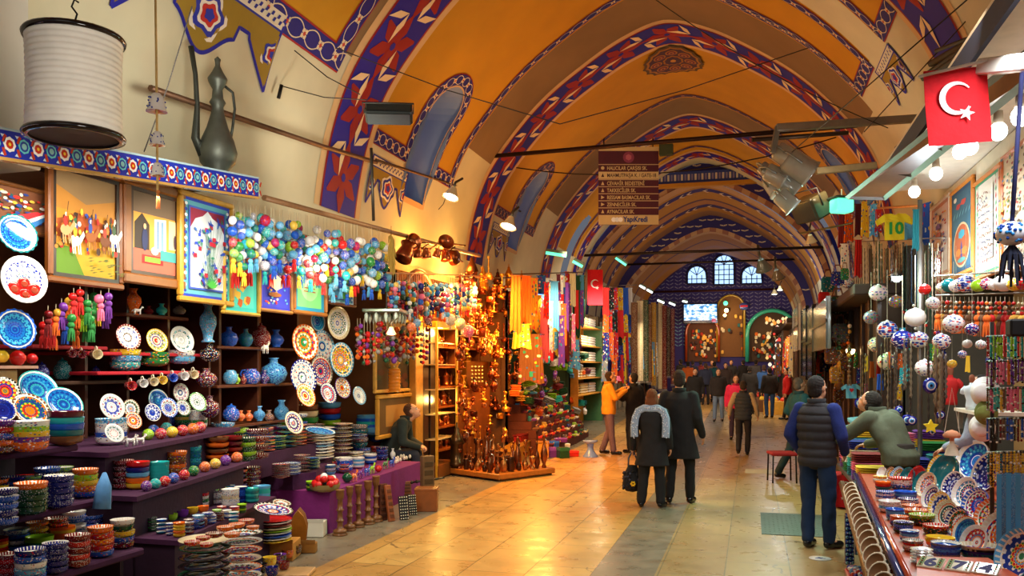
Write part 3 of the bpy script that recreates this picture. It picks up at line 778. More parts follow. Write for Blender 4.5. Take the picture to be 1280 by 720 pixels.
# --- vases and jars
def pot_fn(prof,mat='side_multi',name='vase',cat='vase',lid=False,handle=False,seg=20):
 def fn():
  mb=MB(); mb.lathe(prof,seg,(240,240,240),0); o=mb.build(name,mat); o['category']=cat
  top=prof[-1]
  if lid:
   m=MB(); m.lathe([(top[0]*1.05,top[1]),(top[0]*.9,top[1]+.12),(.12,top[1]+.28),(.1,top[1]+.34),(.16,top[1]+.42),(0,top[1]+.5)],16,(240,240,240)); m.build('lid','glaze',o)
  if handle:
   h=top[1]; m=MB(); m.tube([(.42,0,h*.93),(.95,0,h*.9),(1.15,0,h*.65),(.85,0,h*.4)],.09,6,(240,240,240)); m.build('handle','glaze',o)
  return o
 return Kind(fn)
P_VASE=[(0,0),(.55,0),(.6,.08),(.45,.2),(.85,.6),(1.0,1.1),(.85,1.6),(.4,2.0),(.32,2.4),(.55,2.75),(.48,2.72),(.25,2.4)]
P_JAR=[(0,0),(.6,0),(.65,.1),(.95,.5),(1.0,1.0),(.85,1.5),(.55,1.75),(.55,1.95)]
P_BALL=[(0,0),(.4,0),(.45,.08),(.8,.35),(1.0,.9),(.82,1.45),(.4,1.7),(.3,1.8),(.3,2.1),(.42,2.2),(.3,2.15)]
P_TALL=[(0,0),(.7,0),(.75,.1),(.5,.3),(.6,.9),(.95,1.8),(.9,2.5),(.5,3.0),(.38,3.4),(.6,3.8),(.52,3.78),(.3,3.4)]
K['vase']=pot_fn(P_VASE); K['vase_blue']=pot_fn(P_VASE,'side_blue'); K['jar']=pot_fn(P_JAR,'side_white','lidded_jar','jar',lid=True); K['jar_multi']=pot_fn(P_JAR,'side_multi','lidded_jar','jar',lid=True)
K['round_vase']=pot_fn(P_BALL,'side_multi','round_vase'); K['round_plain']=pot_fn(P_BALL,'side_blue','round_vase'); K['jug']=pot_fn(P_JAR,'side_multi','jug','jug',handle=True)
K['tall_vase']=pot_fn(P_TALL,'side_hot','tall_vase'); K['plain_vase']=pot_fn(P_VASE,'glaze'); K['tall_blue']=pot_fn(P_TALL,'side_blue','tall_vase')
def pot(kind,px,py,w,col,label,X=-5.35,Z=None,childcol=None,hs=1):
 p=at(px,py,X=X) if Z is None else at(px,py,Z=Z); r=w*dep(p)/F/2
 return K[kind](p,(0,0,jit(3)),(r,r,r*hs),C_(col),label,childcols={'lid':C_(childcol or col),'handle':C_(childcol or col)})
def ball_fn(mat,name='ceramic_egg',cat='egg'):
 def fn():
  mb=MB(); mb.lathe([(0,0),(.35,0),(.7,.25),(.98,.8),(.95,1.2),(.65,1.65),(.3,1.85),(0,1.9)],14,(240,240,240)); o=mb.build(name,mat); o['category']=cat; return o
 return Kind(fn)
K['egg']=ball_fn('side_multi','painted_ceramic_ball','ceramic ball'); K['egg_hot']=ball_fn('side_hot','painted_ceramic_ball','ceramic ball'); K['pom']=ball_fn('glaze','ceramic_pomegranate','ornament')
def animal_fn():
 # little glazed animal figurine: body, four legs, head, ears, tail in one continuous mesh
 mb=MB(); c=(240,240,240)
 mb.tube([(-.75,0,.75),(-.4,0,.85),(.1,0,.8),(.55,0,.9)],[.2,.34,.3,.28],8,c); mb.tube([(.5,0,.95),(.75,0,1.25),(.85,0,1.35)],[.2,.17,.16],8,c)
 mb.ball((.92,0,1.4),.22,c,0,8,6,(1.3,.8,.9))
 for x in(-.55,.45):
  for y in(-.17,.17):mb.tube([(x,y,.75),(x+.04,y*1.1,.35),(x,y*1.1,0)],[.14,.09,.1],6,c)
 for y in(-.1,.1):mb.tube([(.82,y,1.5),(.78,y*1.4,1.7)],[.07,.02],5,c)
 mb.tube([(-.8,0,.85),(-1.05,0,.7),(-1.1,0,.4)],[.08,.06,.04],5,c)
 o=mb.build('animal_figurine','side_multi'); o['category']='figurine'; return o
K['animal']=Kind(animal_fn)
def mug_fn():
 mb=MB(); mb.lathe([(0,0),(.8,0),(.85,.08),(.92,2.0),(1,2.15),(.9,2.15),(.84,.15),(0,.12)],18,(240,240,240)); o=mb.build('mug','side_multi'); o['category']='mug'
 m=MB(); m.tube([(.85,0,1.7),(1.3,0,1.75),(1.55,0,1.3),(1.45,0,.7),(.85,0,.5)],.13,6,(240,240,240)); m.build('handle','glaze',o); return o
K['mug']=Kind(mug_fn)

# --- hanging strings of painted beads: cord > beads, tassel
def tassel_mb(mb,p,L,r,col,strands=7):
 p=Vector(p); mb.ball((p.x,p.y,p.z-r),r*1.2,col,0,7,5)
 for k in range(strands):
  a=2*PI*k/strands; mb.tube([(p.x,p.y,p.z-r),(p.x+r*math.cos(a)*.8,p.y+r*math.sin(a)*.8,p.z-L*.5),(p.x+r*math.cos(a)*1.1,p.y+r*math.sin(a)*1.1,p.z-L)],[r*.45,r*.4,r*.15],4,col)
def bead_string(p,beads,r,gap,tcol,label,group,cord=.15,mats=('side_multi',),cordcol=(190,180,150),tl=.09):
 """p = hook point; beads = colours from the top"""
 o=empty('bead_string',p,(0,0,jit(3)),label,'hanging ornament',group)
 tot=cord+gap*len(beads); m=MB(); m.tube([(0,0,0),(0,0,-tot)],.0025,4,cordcol); m.build('cord','matte',o)
 for i, c in enumerate(beads):
  z=-cord-gap*(i+.5); k=random.choice(mats); rr=r*random.uniform(.85,1.15)
  if k not in BEADME:
   b=MB(); b.ball((0,0,0),1,(240,240,240),0,12,8); BEADME[k]=b.mesh('bead'); BEADME[k].materials.append(M[k])
  put(BEADME[k],'bead',o,(jit(r*.4),jit(r*.4),z),(jit(.4),jit(.4),jit(3)),C_(c),(rr,rr,rr*random.uniform(.9,1.15)))
 if tcol:
  kk='tassel'
  if kk not in BEADME:
   b=MB(); tassel_mb(b,(0,0,0),1,.16,(240,240,240)); BEADME[kk]=b.mesh('tassel'); BEADME[kk].materials.append(M['ocloth'])
  put(BEADME[kk],'tassel',o,(0,0,-tot),None,C_(tcol),(tl,tl,tl))
 return o
BEADME={}

# --- framed pictures
def picture(px0,py0,px1,py1,X,label,frame_col,art,fw=.05,name='framed_picture',cat='picture',inner=None,tilt=.0,mat='wood',depth=.035,yaw=0,near=False):
 """upright picture whose face lies on the plane X; art(mb, w, h) paints shapes on the face in local y-z"""
 a=at(px0,py1,X=X); b=at(px1,py1,X=X); ta=at(px0,py0,X=X); tb=at(px1,py0,X=X)
 w=abs(b.y-a.y); h=((ta.z-a.z)+(tb.z-b.z))/2; zc=(a.z+b.z)/2
 if near:h=tb.z-b.z; zc=b.z
 s=1 if X<0 else-1
 o=empty(name,((a.x+b.x)/2,(a.y+b.y)/2,zc),(0,0,yaw),label,cat)
 o.rotation_euler=(0,tilt*s,yaw)
 m=MB(); L=w/2
 def bar(y0,y1,z0,z1):m.box((-.02,y0,z0),(depth,y1,z1),frame_col,0,Matrix.Scale(s,4,(1,0,0)) if s<0 else None,bev=.012)
 bar(-L,L,0,fw); bar(-L,L,h-fw,h); bar(-L,-L+fw,fw,h-fw); bar(L-fw,L,fw,h-fw); fo=m.build('frame',mat,o)
 if inner:
  m=MB(); f2=fw+.03
  for q in((-L+fw,L-fw,fw,f2),(-L+fw,L-fw,h-f2,h-fw),(-L+fw,-L+f2,f2,h-f2),(L-f2,L-fw,f2,h-f2)):
   m.box((-.01,q[0],q[2]),(.02,q[1],q[3]),inner,0,Matrix.Scale(s,4,(1,0,0)) if s<0 else None)
  m.build('frame_liner',mat,fo)
 class A: # painter: fractions of the face, f = y fraction as the viewer sees it left to right
  n=0
  def __init__(q):q.mb=MB(); q.k=0; q.w=w-2*fw; q.h=h-2*fw
  def P(q,f,g,off=0):
   y=(-L+fw+q.w*f) if s>0 else(L-fw-q.w*f); return Vector((s*(.002+off),y,fw+q.h*g))
  def poly(q,pts,col):
   q.k+=1; n=len(pts); q.mb.add([q.P(f,g,.0004*q.k) for f,g in pts],[tuple(range(n))],col)
  def rect(q,f0,g0,f1,g1,col):q.poly([(f0,g0),(f1,g0),(f1,g1),(f0,g1)],col)
  def disc(q,f,g,rf,rg,col,n=10,a0=0,wob=0):
   q.poly([(f+rf*math.cos(a0+2*PI*i/n)*(1+wob*(i%2)),g+rg*math.sin(a0+2*PI*i/n)*(1+wob*(i%2))) for i in range(n)],col)
  def leaf(q,f,g,an,l,wd,col):
   r_=q.w/q.h; c, s_=math.cos(an), math.sin(an)
   P_=[(0,0),(l*.4,wd),(l,0),(l*.4,-wd)]; q.poly([(f+(x*c-y*s_),g+(x*s_+y*c)*r_) for x,y in P_],col)
 A_=A(); art(A_); A_.mb.build('painted_panel','paint',o)
 return o
# ================================================================== LEFT: CERAMICS SHOP
# awning edge of painted tiles
pa=at(-40,172,X=-4.5); pb=at(322,235,X=-4.5); pb=Vector((-4.5,pb.y,pb.z))
aw=empty('awning',(0,0,0),label='long awning edged with blue floral tiles above the ceramics shop',cat='awning')
mb=MB(); dz=(pb.z-pa.z)/(pb.y-pa.y); zt=lambda y:pa.z+(y-pa.y)*dz
def slab(mb,x0,x1,y0,y1,za,zb,col):
 vs=[(x0,y0,zt(y0)+za),(x1,y0,zt(y0)+za),(x1,y1,zt(y1)+za),(x0,y1,zt(y1)+za),(x0,y0,zt(y0)+zb),(x1,y0,zt(y0)+zb),(x1,y1,zt(y1)+zb),(x0,y1,zt(y1)+zb)]
 mb.add(vs,[(0,3,2,1),(4,5,6,7),(0,1,5,4),(1,2,6,5),(2,3,7,6),(3,0,4,7)],col)
Y0, Y1=2.2, pb.y
m=MB(); slab(m,-5.3,-4.53,Y0,Y1,.0,.05,(60,36,22)); m.build('roof_board','matte',aw)
m=MB(); slab(m,-4.53,-4.49,Y0,Y1,-.085,.085,(30,50,170)); slab(m,-4.535,-4.485,Y0,Y1,.085,.1,(170,200,215)); slab(m,-4.54,-4.48,Y0,Y1,-.105,-.085,(190,150,80))
y=Y0+.05; i=0
while y<Y1-.04:
 z=zt(y); x=-4.487
 def dsc(r,col,off,n=10,wob=0):m.add([(x+off,y+r*math.cos(2*PI*k/n)*(1+wob*(k%2)),z+r*math.sin(2*PI*k/n)*(1+wob*(k%2))) for k in range(n)],[tuple(range(n))],col)
 if i%2:dsc(.05,(240,240,235),.001,16,-.12); dsc(.03,(190,50,30),.002,8); dsc(.011,(240,200,60),.003)
 else:dsc(.047,(100,200,205),.001,16,-.1); dsc(.034,(40,70,150),.002); dsc(.02,(130,190,190),.003)
 for sg in(1,-1):
  m.add([(x+.001,y+.052,z+sg*.02),(x+.001,y+.07,z+sg*.07),(x+.001,y+.09,z+sg*.06),(x+.001,y+.072,z+sg*.015)],[(0,1,2,3)],(180,60,40))
  m.add([(x+.0015,y+.04,z+sg*.065),(x+.0015,y+.055,z+sg*.045),(x+.0015,y+.07,z+sg*.065)],[(0,1,2)],(200,220,235))
 y+=.112; i+=1
m.build('tile_border','gloss',aw)

# stepped stands covered in purple cloth
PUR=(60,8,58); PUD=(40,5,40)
def stand(name,label,tiers,cat='display stand'):
 """tiers: (front polyline corner points (x,y) left to right, back x offset, z)"""
 o=empty(name,(0,0,0),label=label,cat=cat)
 for(fr,bk,z) in tiers:
  m=MB(); (x0,y0), (x1,y1)=fr
  poly=[(x0,y0),(x1,y1),(x1-bk,y1),(x0-bk,y0)]
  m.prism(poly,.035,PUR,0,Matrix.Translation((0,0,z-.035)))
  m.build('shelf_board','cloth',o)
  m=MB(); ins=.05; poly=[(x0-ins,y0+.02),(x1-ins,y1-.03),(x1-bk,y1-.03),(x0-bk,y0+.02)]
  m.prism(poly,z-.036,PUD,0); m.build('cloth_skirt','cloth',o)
 return o
# block A: shelves end at y 4.7
o=empty('shelf_unit',(0,0,0),label='stepped shelves in purple cloth at the lower left corner',cat='shelves')
for(x,z,bx) in((-3.76,.635,.62),(-4.0,.958,.62),(-4.27,1.29,.8)):
 m=MB(); m.box((x-bx,2.4,z-.045),(x,4.72,z),PUR,bev=.01); m.build('shelf_board','cloth',o)
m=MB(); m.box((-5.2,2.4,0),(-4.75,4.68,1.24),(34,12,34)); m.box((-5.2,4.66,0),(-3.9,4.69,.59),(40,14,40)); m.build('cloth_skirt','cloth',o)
# block B angled tiers
def ray(px,py,Z):return at(px,py,Z=Z)
def tier_pts(pxl,pyl,pxr,Z):
 a=ray(pxl,pyl,Z); dx, dy=-.213, .977; k=(pxr-640)/F
 # walk along the edge direction until it projects to pxr
 t_=0
 while True:
  x, y=a.x+dx*t_, a.y+dy*t_
  if(x*CT+y*ST)/dep((x,y))>k or t_>6:break
  t_+=.01
 return((a.x,a.y),(x,y))
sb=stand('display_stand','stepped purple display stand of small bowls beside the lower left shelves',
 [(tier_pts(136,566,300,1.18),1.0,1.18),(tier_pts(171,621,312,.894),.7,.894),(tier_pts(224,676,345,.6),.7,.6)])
# centre table tiers
def tbl(pts,z,bk):return(pts,bk,z)
a=at(412,615,Z=.45); b=at(527,577,Z=.45); a0=at(345,612,Z=.45)
st=empty('display_table',(0,0,0),label='low table in purple cloth with plates and candle holders before it',cat='table')
m=MB(); m.prism([(a.x,a.y),(b.x,b.y),(b.x-1.0,b.y),(a0.x-.3,a0.y+.1),(a0.x,a0.y)],.45,(120,26,110)); m.build('table_cloth','cloth',st)
a=at(395,590,Z=.62); b=at(470,560,Z=.62); b2=at(530,540,Z=.62)
m=MB(); m.prism([(a.x-.12,a.y-.3),(a.x,a.y),(b2.x-.2,12.2),(b2.x-1.0,12.2),(a.x-1.0,a.y-.3)],.17,(66,12,66),0,Matrix.Translation((0,0,.451))); m.build('raised_step','cloth',st)
m=MB(); m.prism([(-4.95,7.6),(-5.1,9.9),(-5.6,9.9),(-5.6,7.6)],.25,(56,10,54),0,Matrix.Translation((0,0,.625))); m.build('raised_step','cloth',st)

LB='blue'
# ---- shelves A stacks:  cx, base, w, n, colours bottom-up, Z, style, height
ZB={1:.635,2:.958,3:1.29}
A_ST=[
 (5,566,27,8,['brown','orange','blue','red','purple','dark red','orange','light blue'],1.29,'multi',40,'striped stack at the left edge of the top shelf'),
 (37,564,46,6,['orange','purple','yellow','lime green','white','red'],1.29,'multi',38,'stack under the tilted mosaic bowl'),
 (82,556,43,7,['brown','teal','blue','turquoise','maroon','turquoise','teal'],1.29,'plain',42,'turquoise stack under the tilted blue bowl'),
 (7,656,30,7,['blue','dark blue','blue','blue','dark blue','blue','lime green'],.958,'deep',45,'blue stack left on the middle shelf'),
 (39,643,39,7,['dark green','dark green','dark green','dark green','orange','orange','yellow'],.958,'dot',40,'green and yellow stack, middle shelf'),
 (74,634,35,6,['dark blue'],.958,'deep',40,'dark blue stack on the middle shelf'),
 (106,622,31,8,['blue','orange','yellow','lime green','orange','dark blue','light blue','yellow'],.958,'hot',36,'striped stack at the middle shelf end'),
 (10,722,30,6,['dark red','red'],.635,'dot',30,'dark red stack left on the lowest shelf'),
 (38,728,37,7,['blue','light blue','white','blue','dark blue','light blue','blue'],.635,'multi',42,'pale blue patterned stack, lowest shelf'),
 (69,716,31,6,['dark blue'],.635,'deep',38,'dark blue stack on the lowest shelf'),
 (97,708,31,6,['dark red','red'],.635,'dot',40,'bright red stack on the lowest shelf'),
 (126,696,31,8,['blue','red','orange','red','orange','red','orange','light blue'],.635,'hot',38,'red striped stack on the lowest shelf'),
 (153,685,29,8,['dark red','blue','yellow','dark green','white','lime green','orange','red'],.635,'hot',36,'striped stack at the lowest shelf end'),
 # behind
 (51,596,36,2,['brown','dark red'],.958,'hot',9,'brown pair behind the green stack'),
 (81,592,34,3,['blue','light blue','blue'],.958,'multi',14,'blue stack behind the dark blue stack'),
 (29,604,30,2,['dark red','red'],.958,'plain',8,'red pair behind the blue stack'),
 (28,684,30,3,['dark blue','blue','light blue'],.635,'blue',14,'blue stack behind, far left, lowest shelf'),
 (49,688,33,4,['dark green','green','lime green','lime green'],.635,'plain',18,'lime stack behind the pale blue stack'),
 (78,676,30,4,['orange','orange','yellow','orange'],.635,'plain',18,'orange stack behind the dark blue stack'),
 (57,674,24,2,['purple','purple'],.635,'plain',9,'purple pair in the back row'),
 (89,662,30,3,['dark blue','blue','blue'],.635,'multi',14,'blue stack behind the red stack'),
 (107,668,28,3,['white','light blue','white'],.635,'multi',12,'white and blue stack behind the red striped one'),
 (115,652,27,3,['blue','dark blue','blue'],.635,'blue',13,'blue stack in the back row'),
 (133,655,30,3,['purple','white','purple'],.635,'multi',12,'purple and white stack in the back row'),
 ]
for q in A_ST:stack(*q)
disp(6,489,18,'iznik_hot','black','black rimmed mosaic plate standing at left edge above the bowls',X=-4.75,lean=.35)
disp(46,488,26,'iznik_blue','turquoise','turquoise plate leaning behind the two tilted bowls at left',X=-4.85,lean=.5)
disp(3,513,16,'deepblue','dark blue','dark blue bowl tilted at the left edge of the top shelf',X=-4.5,lean=.45,kind='plate')
disp(37,514,24,'iznik_hot','brown','brown and orange mosaic bowl tilted on top of its stack',X=-4.5,lean=.55)
disp(79,506,24,'iznik_blue','turquoise','blue rosette bowl tilted on the turquoise stack',X=-4.55,lean=.6)
p=at(127,636,X=-3.95); mb=MB(); mb.tube([(0,0,0),(0,.02,.14),(-.02,.05,.22)],[.055,.045,.012],8,(90,150,210)); mb.build('cloth_bag','cloth',None,p,label='light blue bag hanging at the end of the lower left shelves',cat='bag')

# ---- block B
stack(139,556,38,6,['white','blue','white','white','light blue','white'],1.18,'multi',33,'white stack beside the tilted pale plate')
disp(139,509,17,'iznik_white','white','pale blue and white plate tilted on the white plate stack',X=-4.6,lean=.35)
disp(142,542,13,'iznik_white','white','small white plate leaning against the white plate stack',X=-4.45,lean=.5)
for(px,py,w,c,s,lb) in((163,558,20,'white','animal','blue and white leaping animal figurine at the stand edge'),(175,556,18,'white','animal','blue and white animal figurine with long legs beside the leaping one')):
 p=at(px,py,Z=1.18); r=w*dep(p)/F/2.2; K['animal'](p,(0,0,1.2),r,C_(c),lb)
for i, (px,py,c) in enumerate(((185,550,'lime green'),(201,549,'red'),(215,547,'yellow'),(228,545,'red'),(241,543,'orange'),(250,541,'red'),(192,545,'blue'),(208,542,'turquoise'))):
 p=at(px,py,Z=1.18); r=7.5*dep(p)/F; K['egg'](p,(0,0,jit(3)),r,C_(c),f'{c} painted ceramic ball, {nth(i)} along the stand top edge','painted ceramic balls on the stand top').__setitem__('category','ceramic ball')
B_ST=[
 (168,538,27,4,['orange','dark red','orange','red'],1.18,'hot',22,'orange stack under the small orange bowl'),
 (191,536,24,5,['blue','dark blue','blue','dark blue','blue'],1.18,'deep',24,'blue stack under the blue flower plate'),
 (210,534,22,5,['dark blue','blue','blue'],1.18,'deep',22,'deep blue stack next to the blue flower plate'),
 (229,534,22,5,['dark green','green','yellow','green','red'],1.18,'dot',20,'green stack under the spotted green plate'),
 (248,535,23,6,['white','green','white','white','white','white'],1.18,'multi',22,'white stack under the green patterned plate'),
 (154,611,26,7,['dark red','maroon'],.894,'dot',36,'maroon stack on the middle step'),
 (172,611,29,8,['yellow','orange','light blue','dark blue','red','turquoise','lime green','turquoise'],.894,'plain',34,'striped stack on the middle step'),
 (199,600,24,6,['turquoise'],.894,'plain',23,'turquoise stack on the middle step'),
 (220,592,26,6,['brown','orange','brown'],.894,'hot',28,'brown stack on the middle step'),
 (239,584,25,6,['teal','turquoise','teal'],.894,'blue',26,'teal stack on the middle step'),
 (260,577,24,6,['blue','blue','dark blue'],.894,'blue',30,'blue stack on the middle step'),
 (282,570,20,6,['white','blue','light blue','blue'],.894,'multi',20,'blue and white stack at the middle step end'),
 (233,638,18,5,['orange','red','turquoise','teal'],.6,'plain',22,'stack with turquoise top, back of lowest step'),
 (236,640,17,4,['red'],.6,'plain',11,'red stack at the back of the lowest step'),
 (252,636,18,5,['white','white','green','white','red'],.6,'multi',20,'white stack topped red, lowest step'),
 (271,630,22,6,['white','grey','white'],.6,'multi',18,'white patterned stack, lowest step'),
 (288,633,22,6,['white','white','cream'],.6,'multi',22,'cream and white stack, lowest step'),
 (301,628,18,5,['blue','dark blue','blue'],.6,'blue',20,'blue stack at the lowest step end'),
 (315,628,17,5,['turquoise','teal'],.6,'plain',18,'turquoise stack at the lowest step end'),
 (180,663,13,4,['orange','red','orange'],.6,'plain',17,'small orange stack on the lowest step corner'),
 (190,664,13,5,['dark green','green'],.6,'dot',17,'small dark green stack on the lowest step'),
 (202,667,13,4,['teal','blue'],.6,'blue',18,'small teal stack on the lowest step'),
 (213,669,11,4,['dark blue','blue'],.6,'deep',15,'small dark blue stack on the lowest step'),
 (224,671,15,5,['yellow','orange','yellow'],.6,'plain',18,'small yellow stack on the lowest step'),
 (236,667,13,4,['dark red','maroon'],.6,'dot',18,'small dark red stack on the lowest step'),
 (248,660,15,4,['blue','light blue'],.6,'multi',16,'small blue stack on the lowest step'),
 (260,655,14,4,['dark blue','blue'],.6,'deep',14,'small deep blue stack right on the lowest step'),
 (271,650,12,3,['white','white','lime green'],.6,'multi',13,'small white stack right on the lowest step'),
 (277,645,12,3,['red','dark red'],.6,'dot',12,'small red stack right on the lowest step'),
 (292,652,13,3,['turquoise','blue'],.6,'blue',12,'small turquoise stack right on the lowest step'),
 ]
for q in B_ST:stack(*q[:5],q[5],q[6],q[7],q[8],'dish' if q[2]<16 else 'bowl')
for i, (px,py,c) in enumerate(((183,614,'purple'),(194,611,'turquoise'),(206,608,'red'),(217,604,'blue'),(230,600,'red'),(242,595,'green'),(256,590,'orange'),(269,586,'yellow'),(282,582,'purple'),(296,578,'orange'))):
 p=at(px,py,Z=.894); r=7*dep(p)/F; o=K['egg'](p,(0,0,jit(3)),r,C_(c),f'{c} painted ball, {nth(i)} along the middle step edge','painted balls on the middle step'); o['category']='ceramic ball'
for i, (px,py,w,c) in enumerate(((205,648,14,'white'),(215,650,14,'lime green'),(216,644,14,'orange'),(228,646,15,'purple'),(241,642,14,'yellow'),(242,634,14,'yellow'),(254,640,14,'orange'),(254,630,13,'light blue'),(206,643,12,'dark green'),(285,615,13,'orange'),(297,608,15,'purple'),(282,611,14,'turquoise'))):
 stack(px,py,w,1,[c],.62,'plain',8,f'single one, {nth(i)} of the loose ones on the lowest step','cup')
rl=random.Random(55); PALS=[['turquoise','teal'],['dark blue','blue'],['white','light blue'],['orange','red','yellow'],['dark red','maroon'],['dark green','lime green'],['blue','white'],['brown','orange']]
def fill(a,b,Z,n,w,h,place,kind,back):
 # an extra row of stacks behind the front ones
 A_=at(*a,Z=Z); B_=at(*b,Z=Z)
 for i in range(n):
  p=A_+(B_-A_)*((i+.5)/n)+Vector((-back,0,0)); d=dep(p); px=640+F*(p.x*CT+p.y*ST)/d; py=HZ+F*(CH-p.z)/d; pl=rl.choice(PALS)
  stack(px,py,w*rl.uniform(.85,1.1),rl.choice([4,5]),pl,Z,rl.choice(['plain','multi','dot','blue','hot']),h*rl.uniform(.8,1.2),f'{nth(i)} stack, {place}',kind)
fill((195,655),(310,624),.6,10,17,20,'rear row of lowest step','dish',.16)
fill((232,668),(312,640),.6,8,12,12,'middle row of lowest step','dish',.04)
fill((172,600),(296,566),.894,7,24,26,'rear row of middle step','dish',.24)
fill((18,632),(122,614),.958,5,30,30,'rear row of middle left shelf','dish',.22)
fill((20,700),(160,664),.635,6,29,26,'rear row of lowest left shelf','dish',.24)
fill((430,602),(520,568),.46,6,16,14,'rear row of purple table','dish',.3)
fill((262,583),(330,572),.876,4,28,32,'upper step behind purple table','dish',0)
fill((285,612),(332,606),.6,3,24,26,'dark corner before purple table','dish',.1)
def fillw(a,b,n,w,h,place,kind):
 for i in range(n):
  p=Vector(a)+(Vector(b)-Vector(a))*((i+.5)/n); d=dep(p); px=640+F*(p.x*CT+p.y*ST)/d; py=HZ+F*(CH-p.z)/d
  stack(px,py,w*F/d,rl.choice([5,6,7]) if kind=='plate' else 4,rl.choice(PALS),p.z,rl.choice(['iznik_white','iznik_dense','iznik_blue']if kind=='plate' else['plain','multi','blue','dot']if kind=='bowl' else['plain','multi','blue']),h*F/d*rl.uniform(.7,1.2),f'{nth(i)} stack, {place}',kind)
fillw((-5.08,7.72,.876),(-5.16,9.7,.876),8,.22,.2,'edge of the highest purple step','plate')
fillw((-5.3,7.72,.876),(-5.4,9.7,.876),7,.24,.3,'rear of the highest purple step','dish')
fillw((-4.78,8.0,.622),(-4.9,9.1,.622),4,.2,.16,'left end of the second purple step','plate')
fillw((-4.62,8.35,.452),(-4.52,8.75,.452),2,.14,.1,'left end of the purple table','dish')
fillw((-4.9,5.6,.602),(-5.0,6.7,.602),0,.2,.2,'','bowl')
# floor platters below block B
def pile(cx,base,w,n,cols,Z,hpx,desc,style='iznik_dense'):
 stack(cx,base,w,n,cols,Z,style,hpx,desc,'plate')
pile(255,799,62,12,['black','dark green','cream','black','lime green','black','cream','dark green','black'],0,126,'dark platter pile on the floor','glaze')
pile(302,787,50,12,['cream','orange','white','black','orange','cream','white','orange'],0,122,'orange and cream platter pile','iznik_dense')
for i, (px,py,w,c) in enumerate(((240,682,20,'red'),(254,676,18,'red'),(268,672,22,'dark red'),(282,664,22,'orange'),(296,660,20,'orange'),(308,655,20,'red'),(258,684,17,'red'),(290,672,20,'orange'),(316,662,16,'orange'))):
 stack(px,py,w,1,[c],.735,'hot',6,f'{nth(i)} of the small ones atop the floor platters','bowl')
pile(341,678,46,9,['yellow','white','blue','white','lime green','cream','dark red','white','red'],.18,30,'platter pile on the cardboard box','glaze')
disp(341,640,25,'iznik_dense','black','black mosaic platter lying on top of the platter pile',X=-3.9,lean=1.35)
disp(352,630,12,'iznik_dense','black','small black mosaic dish on the black platter',X=-3.95,lean=1.3)
stack(327,625,22,6,['turquoise','light blue','turquoise'],.47,'plain',18,'turquoise stack at the purple table corner')
stack(333,598,26,5,['blue','light blue'],.55,'blue',18,'light blue stack behind the table corner')
# cardboard boxes, tray, loose cases
def crate(px0,px1,pyb,h,dy,Z,col,name,label,cat,mat='matte',lidcol=None):
 a=at(px0,pyb,Z=Z); b=at(px1,pyb,Z=Z); o=empty(name,((a.x+b.x)/2,(a.y+b.y)/2,Z),(0,0,math.atan2(b.y-a.y,b.x-a.x)),label,cat)
 L=(b-a).length/2; m=MB(); m.box((-L,0,.001),(L,dy,h),col,bev=.006); m.build('body',mat,o)
 m=MB()
 if lidcol:m.box((-L-.004,-.004,h-.02),(L+.004,dy+.004,h+.006),lidcol,bev=.004); m.build('lid',mat,o)
 else:
  m.box((-L,-.004,h-.005),(L,.0,h+.03),tuple(int(v*.9) for v in col)); m.build('flap',mat,o)
 return o
crate(318,366,702,.17,.3,.0,(190,130,50),'cardboard_box','brown cardboard box under the platter pile','box')
crate(375,404,672,.16,.2,.0,(225,222,205),'cardboard_box','white open cardboard box beside the purple table corner','box')
crate(364,394,692,.10,.1,.0,(150,100,30),'cardboard_box','small brown box leaning near the wooden rack','box')
o=crate(330,384,724,.03,.3,.0,(210,170,120),'wooden_tray','shallow wooden tray of small dishes at the bottom edge','tray','wood',(200,160,110))
for i, (px,py,w,c) in enumerate(((326,716,16,'black'),(337,708,17,'yellow'),(350,704,16,'purple'),(360,697,14,'orange'),(370,692,15,'brown'),(340,720,16,'dark blue'),(318,722,15,'blue'),(355,712,14,'dark red'))):
 stack(px,py,w,3,[c,'black',c],.036,'hot',9,f'{nth(i)} tray stack, {c}','cup')
# wooden book-rest
p=at(374,688,Z=0); o=empty('book_rest',p,(0,0,.4),'folding carved wooden book rest leaning by the boxes','book rest')
for s_ in(1,-1):
 m=MB(); m.prism([(-.09,0),(.09,0),(.07,.1),(.08,.26),(.05,.36),(0,.42),(-.05,.36),(-.08,.26),(-.07,.1)],.015,(150,96,30),0,Matrix.Rotation(PI/2+s_*.22,4,'X')); m.build('leaf','wood',o)

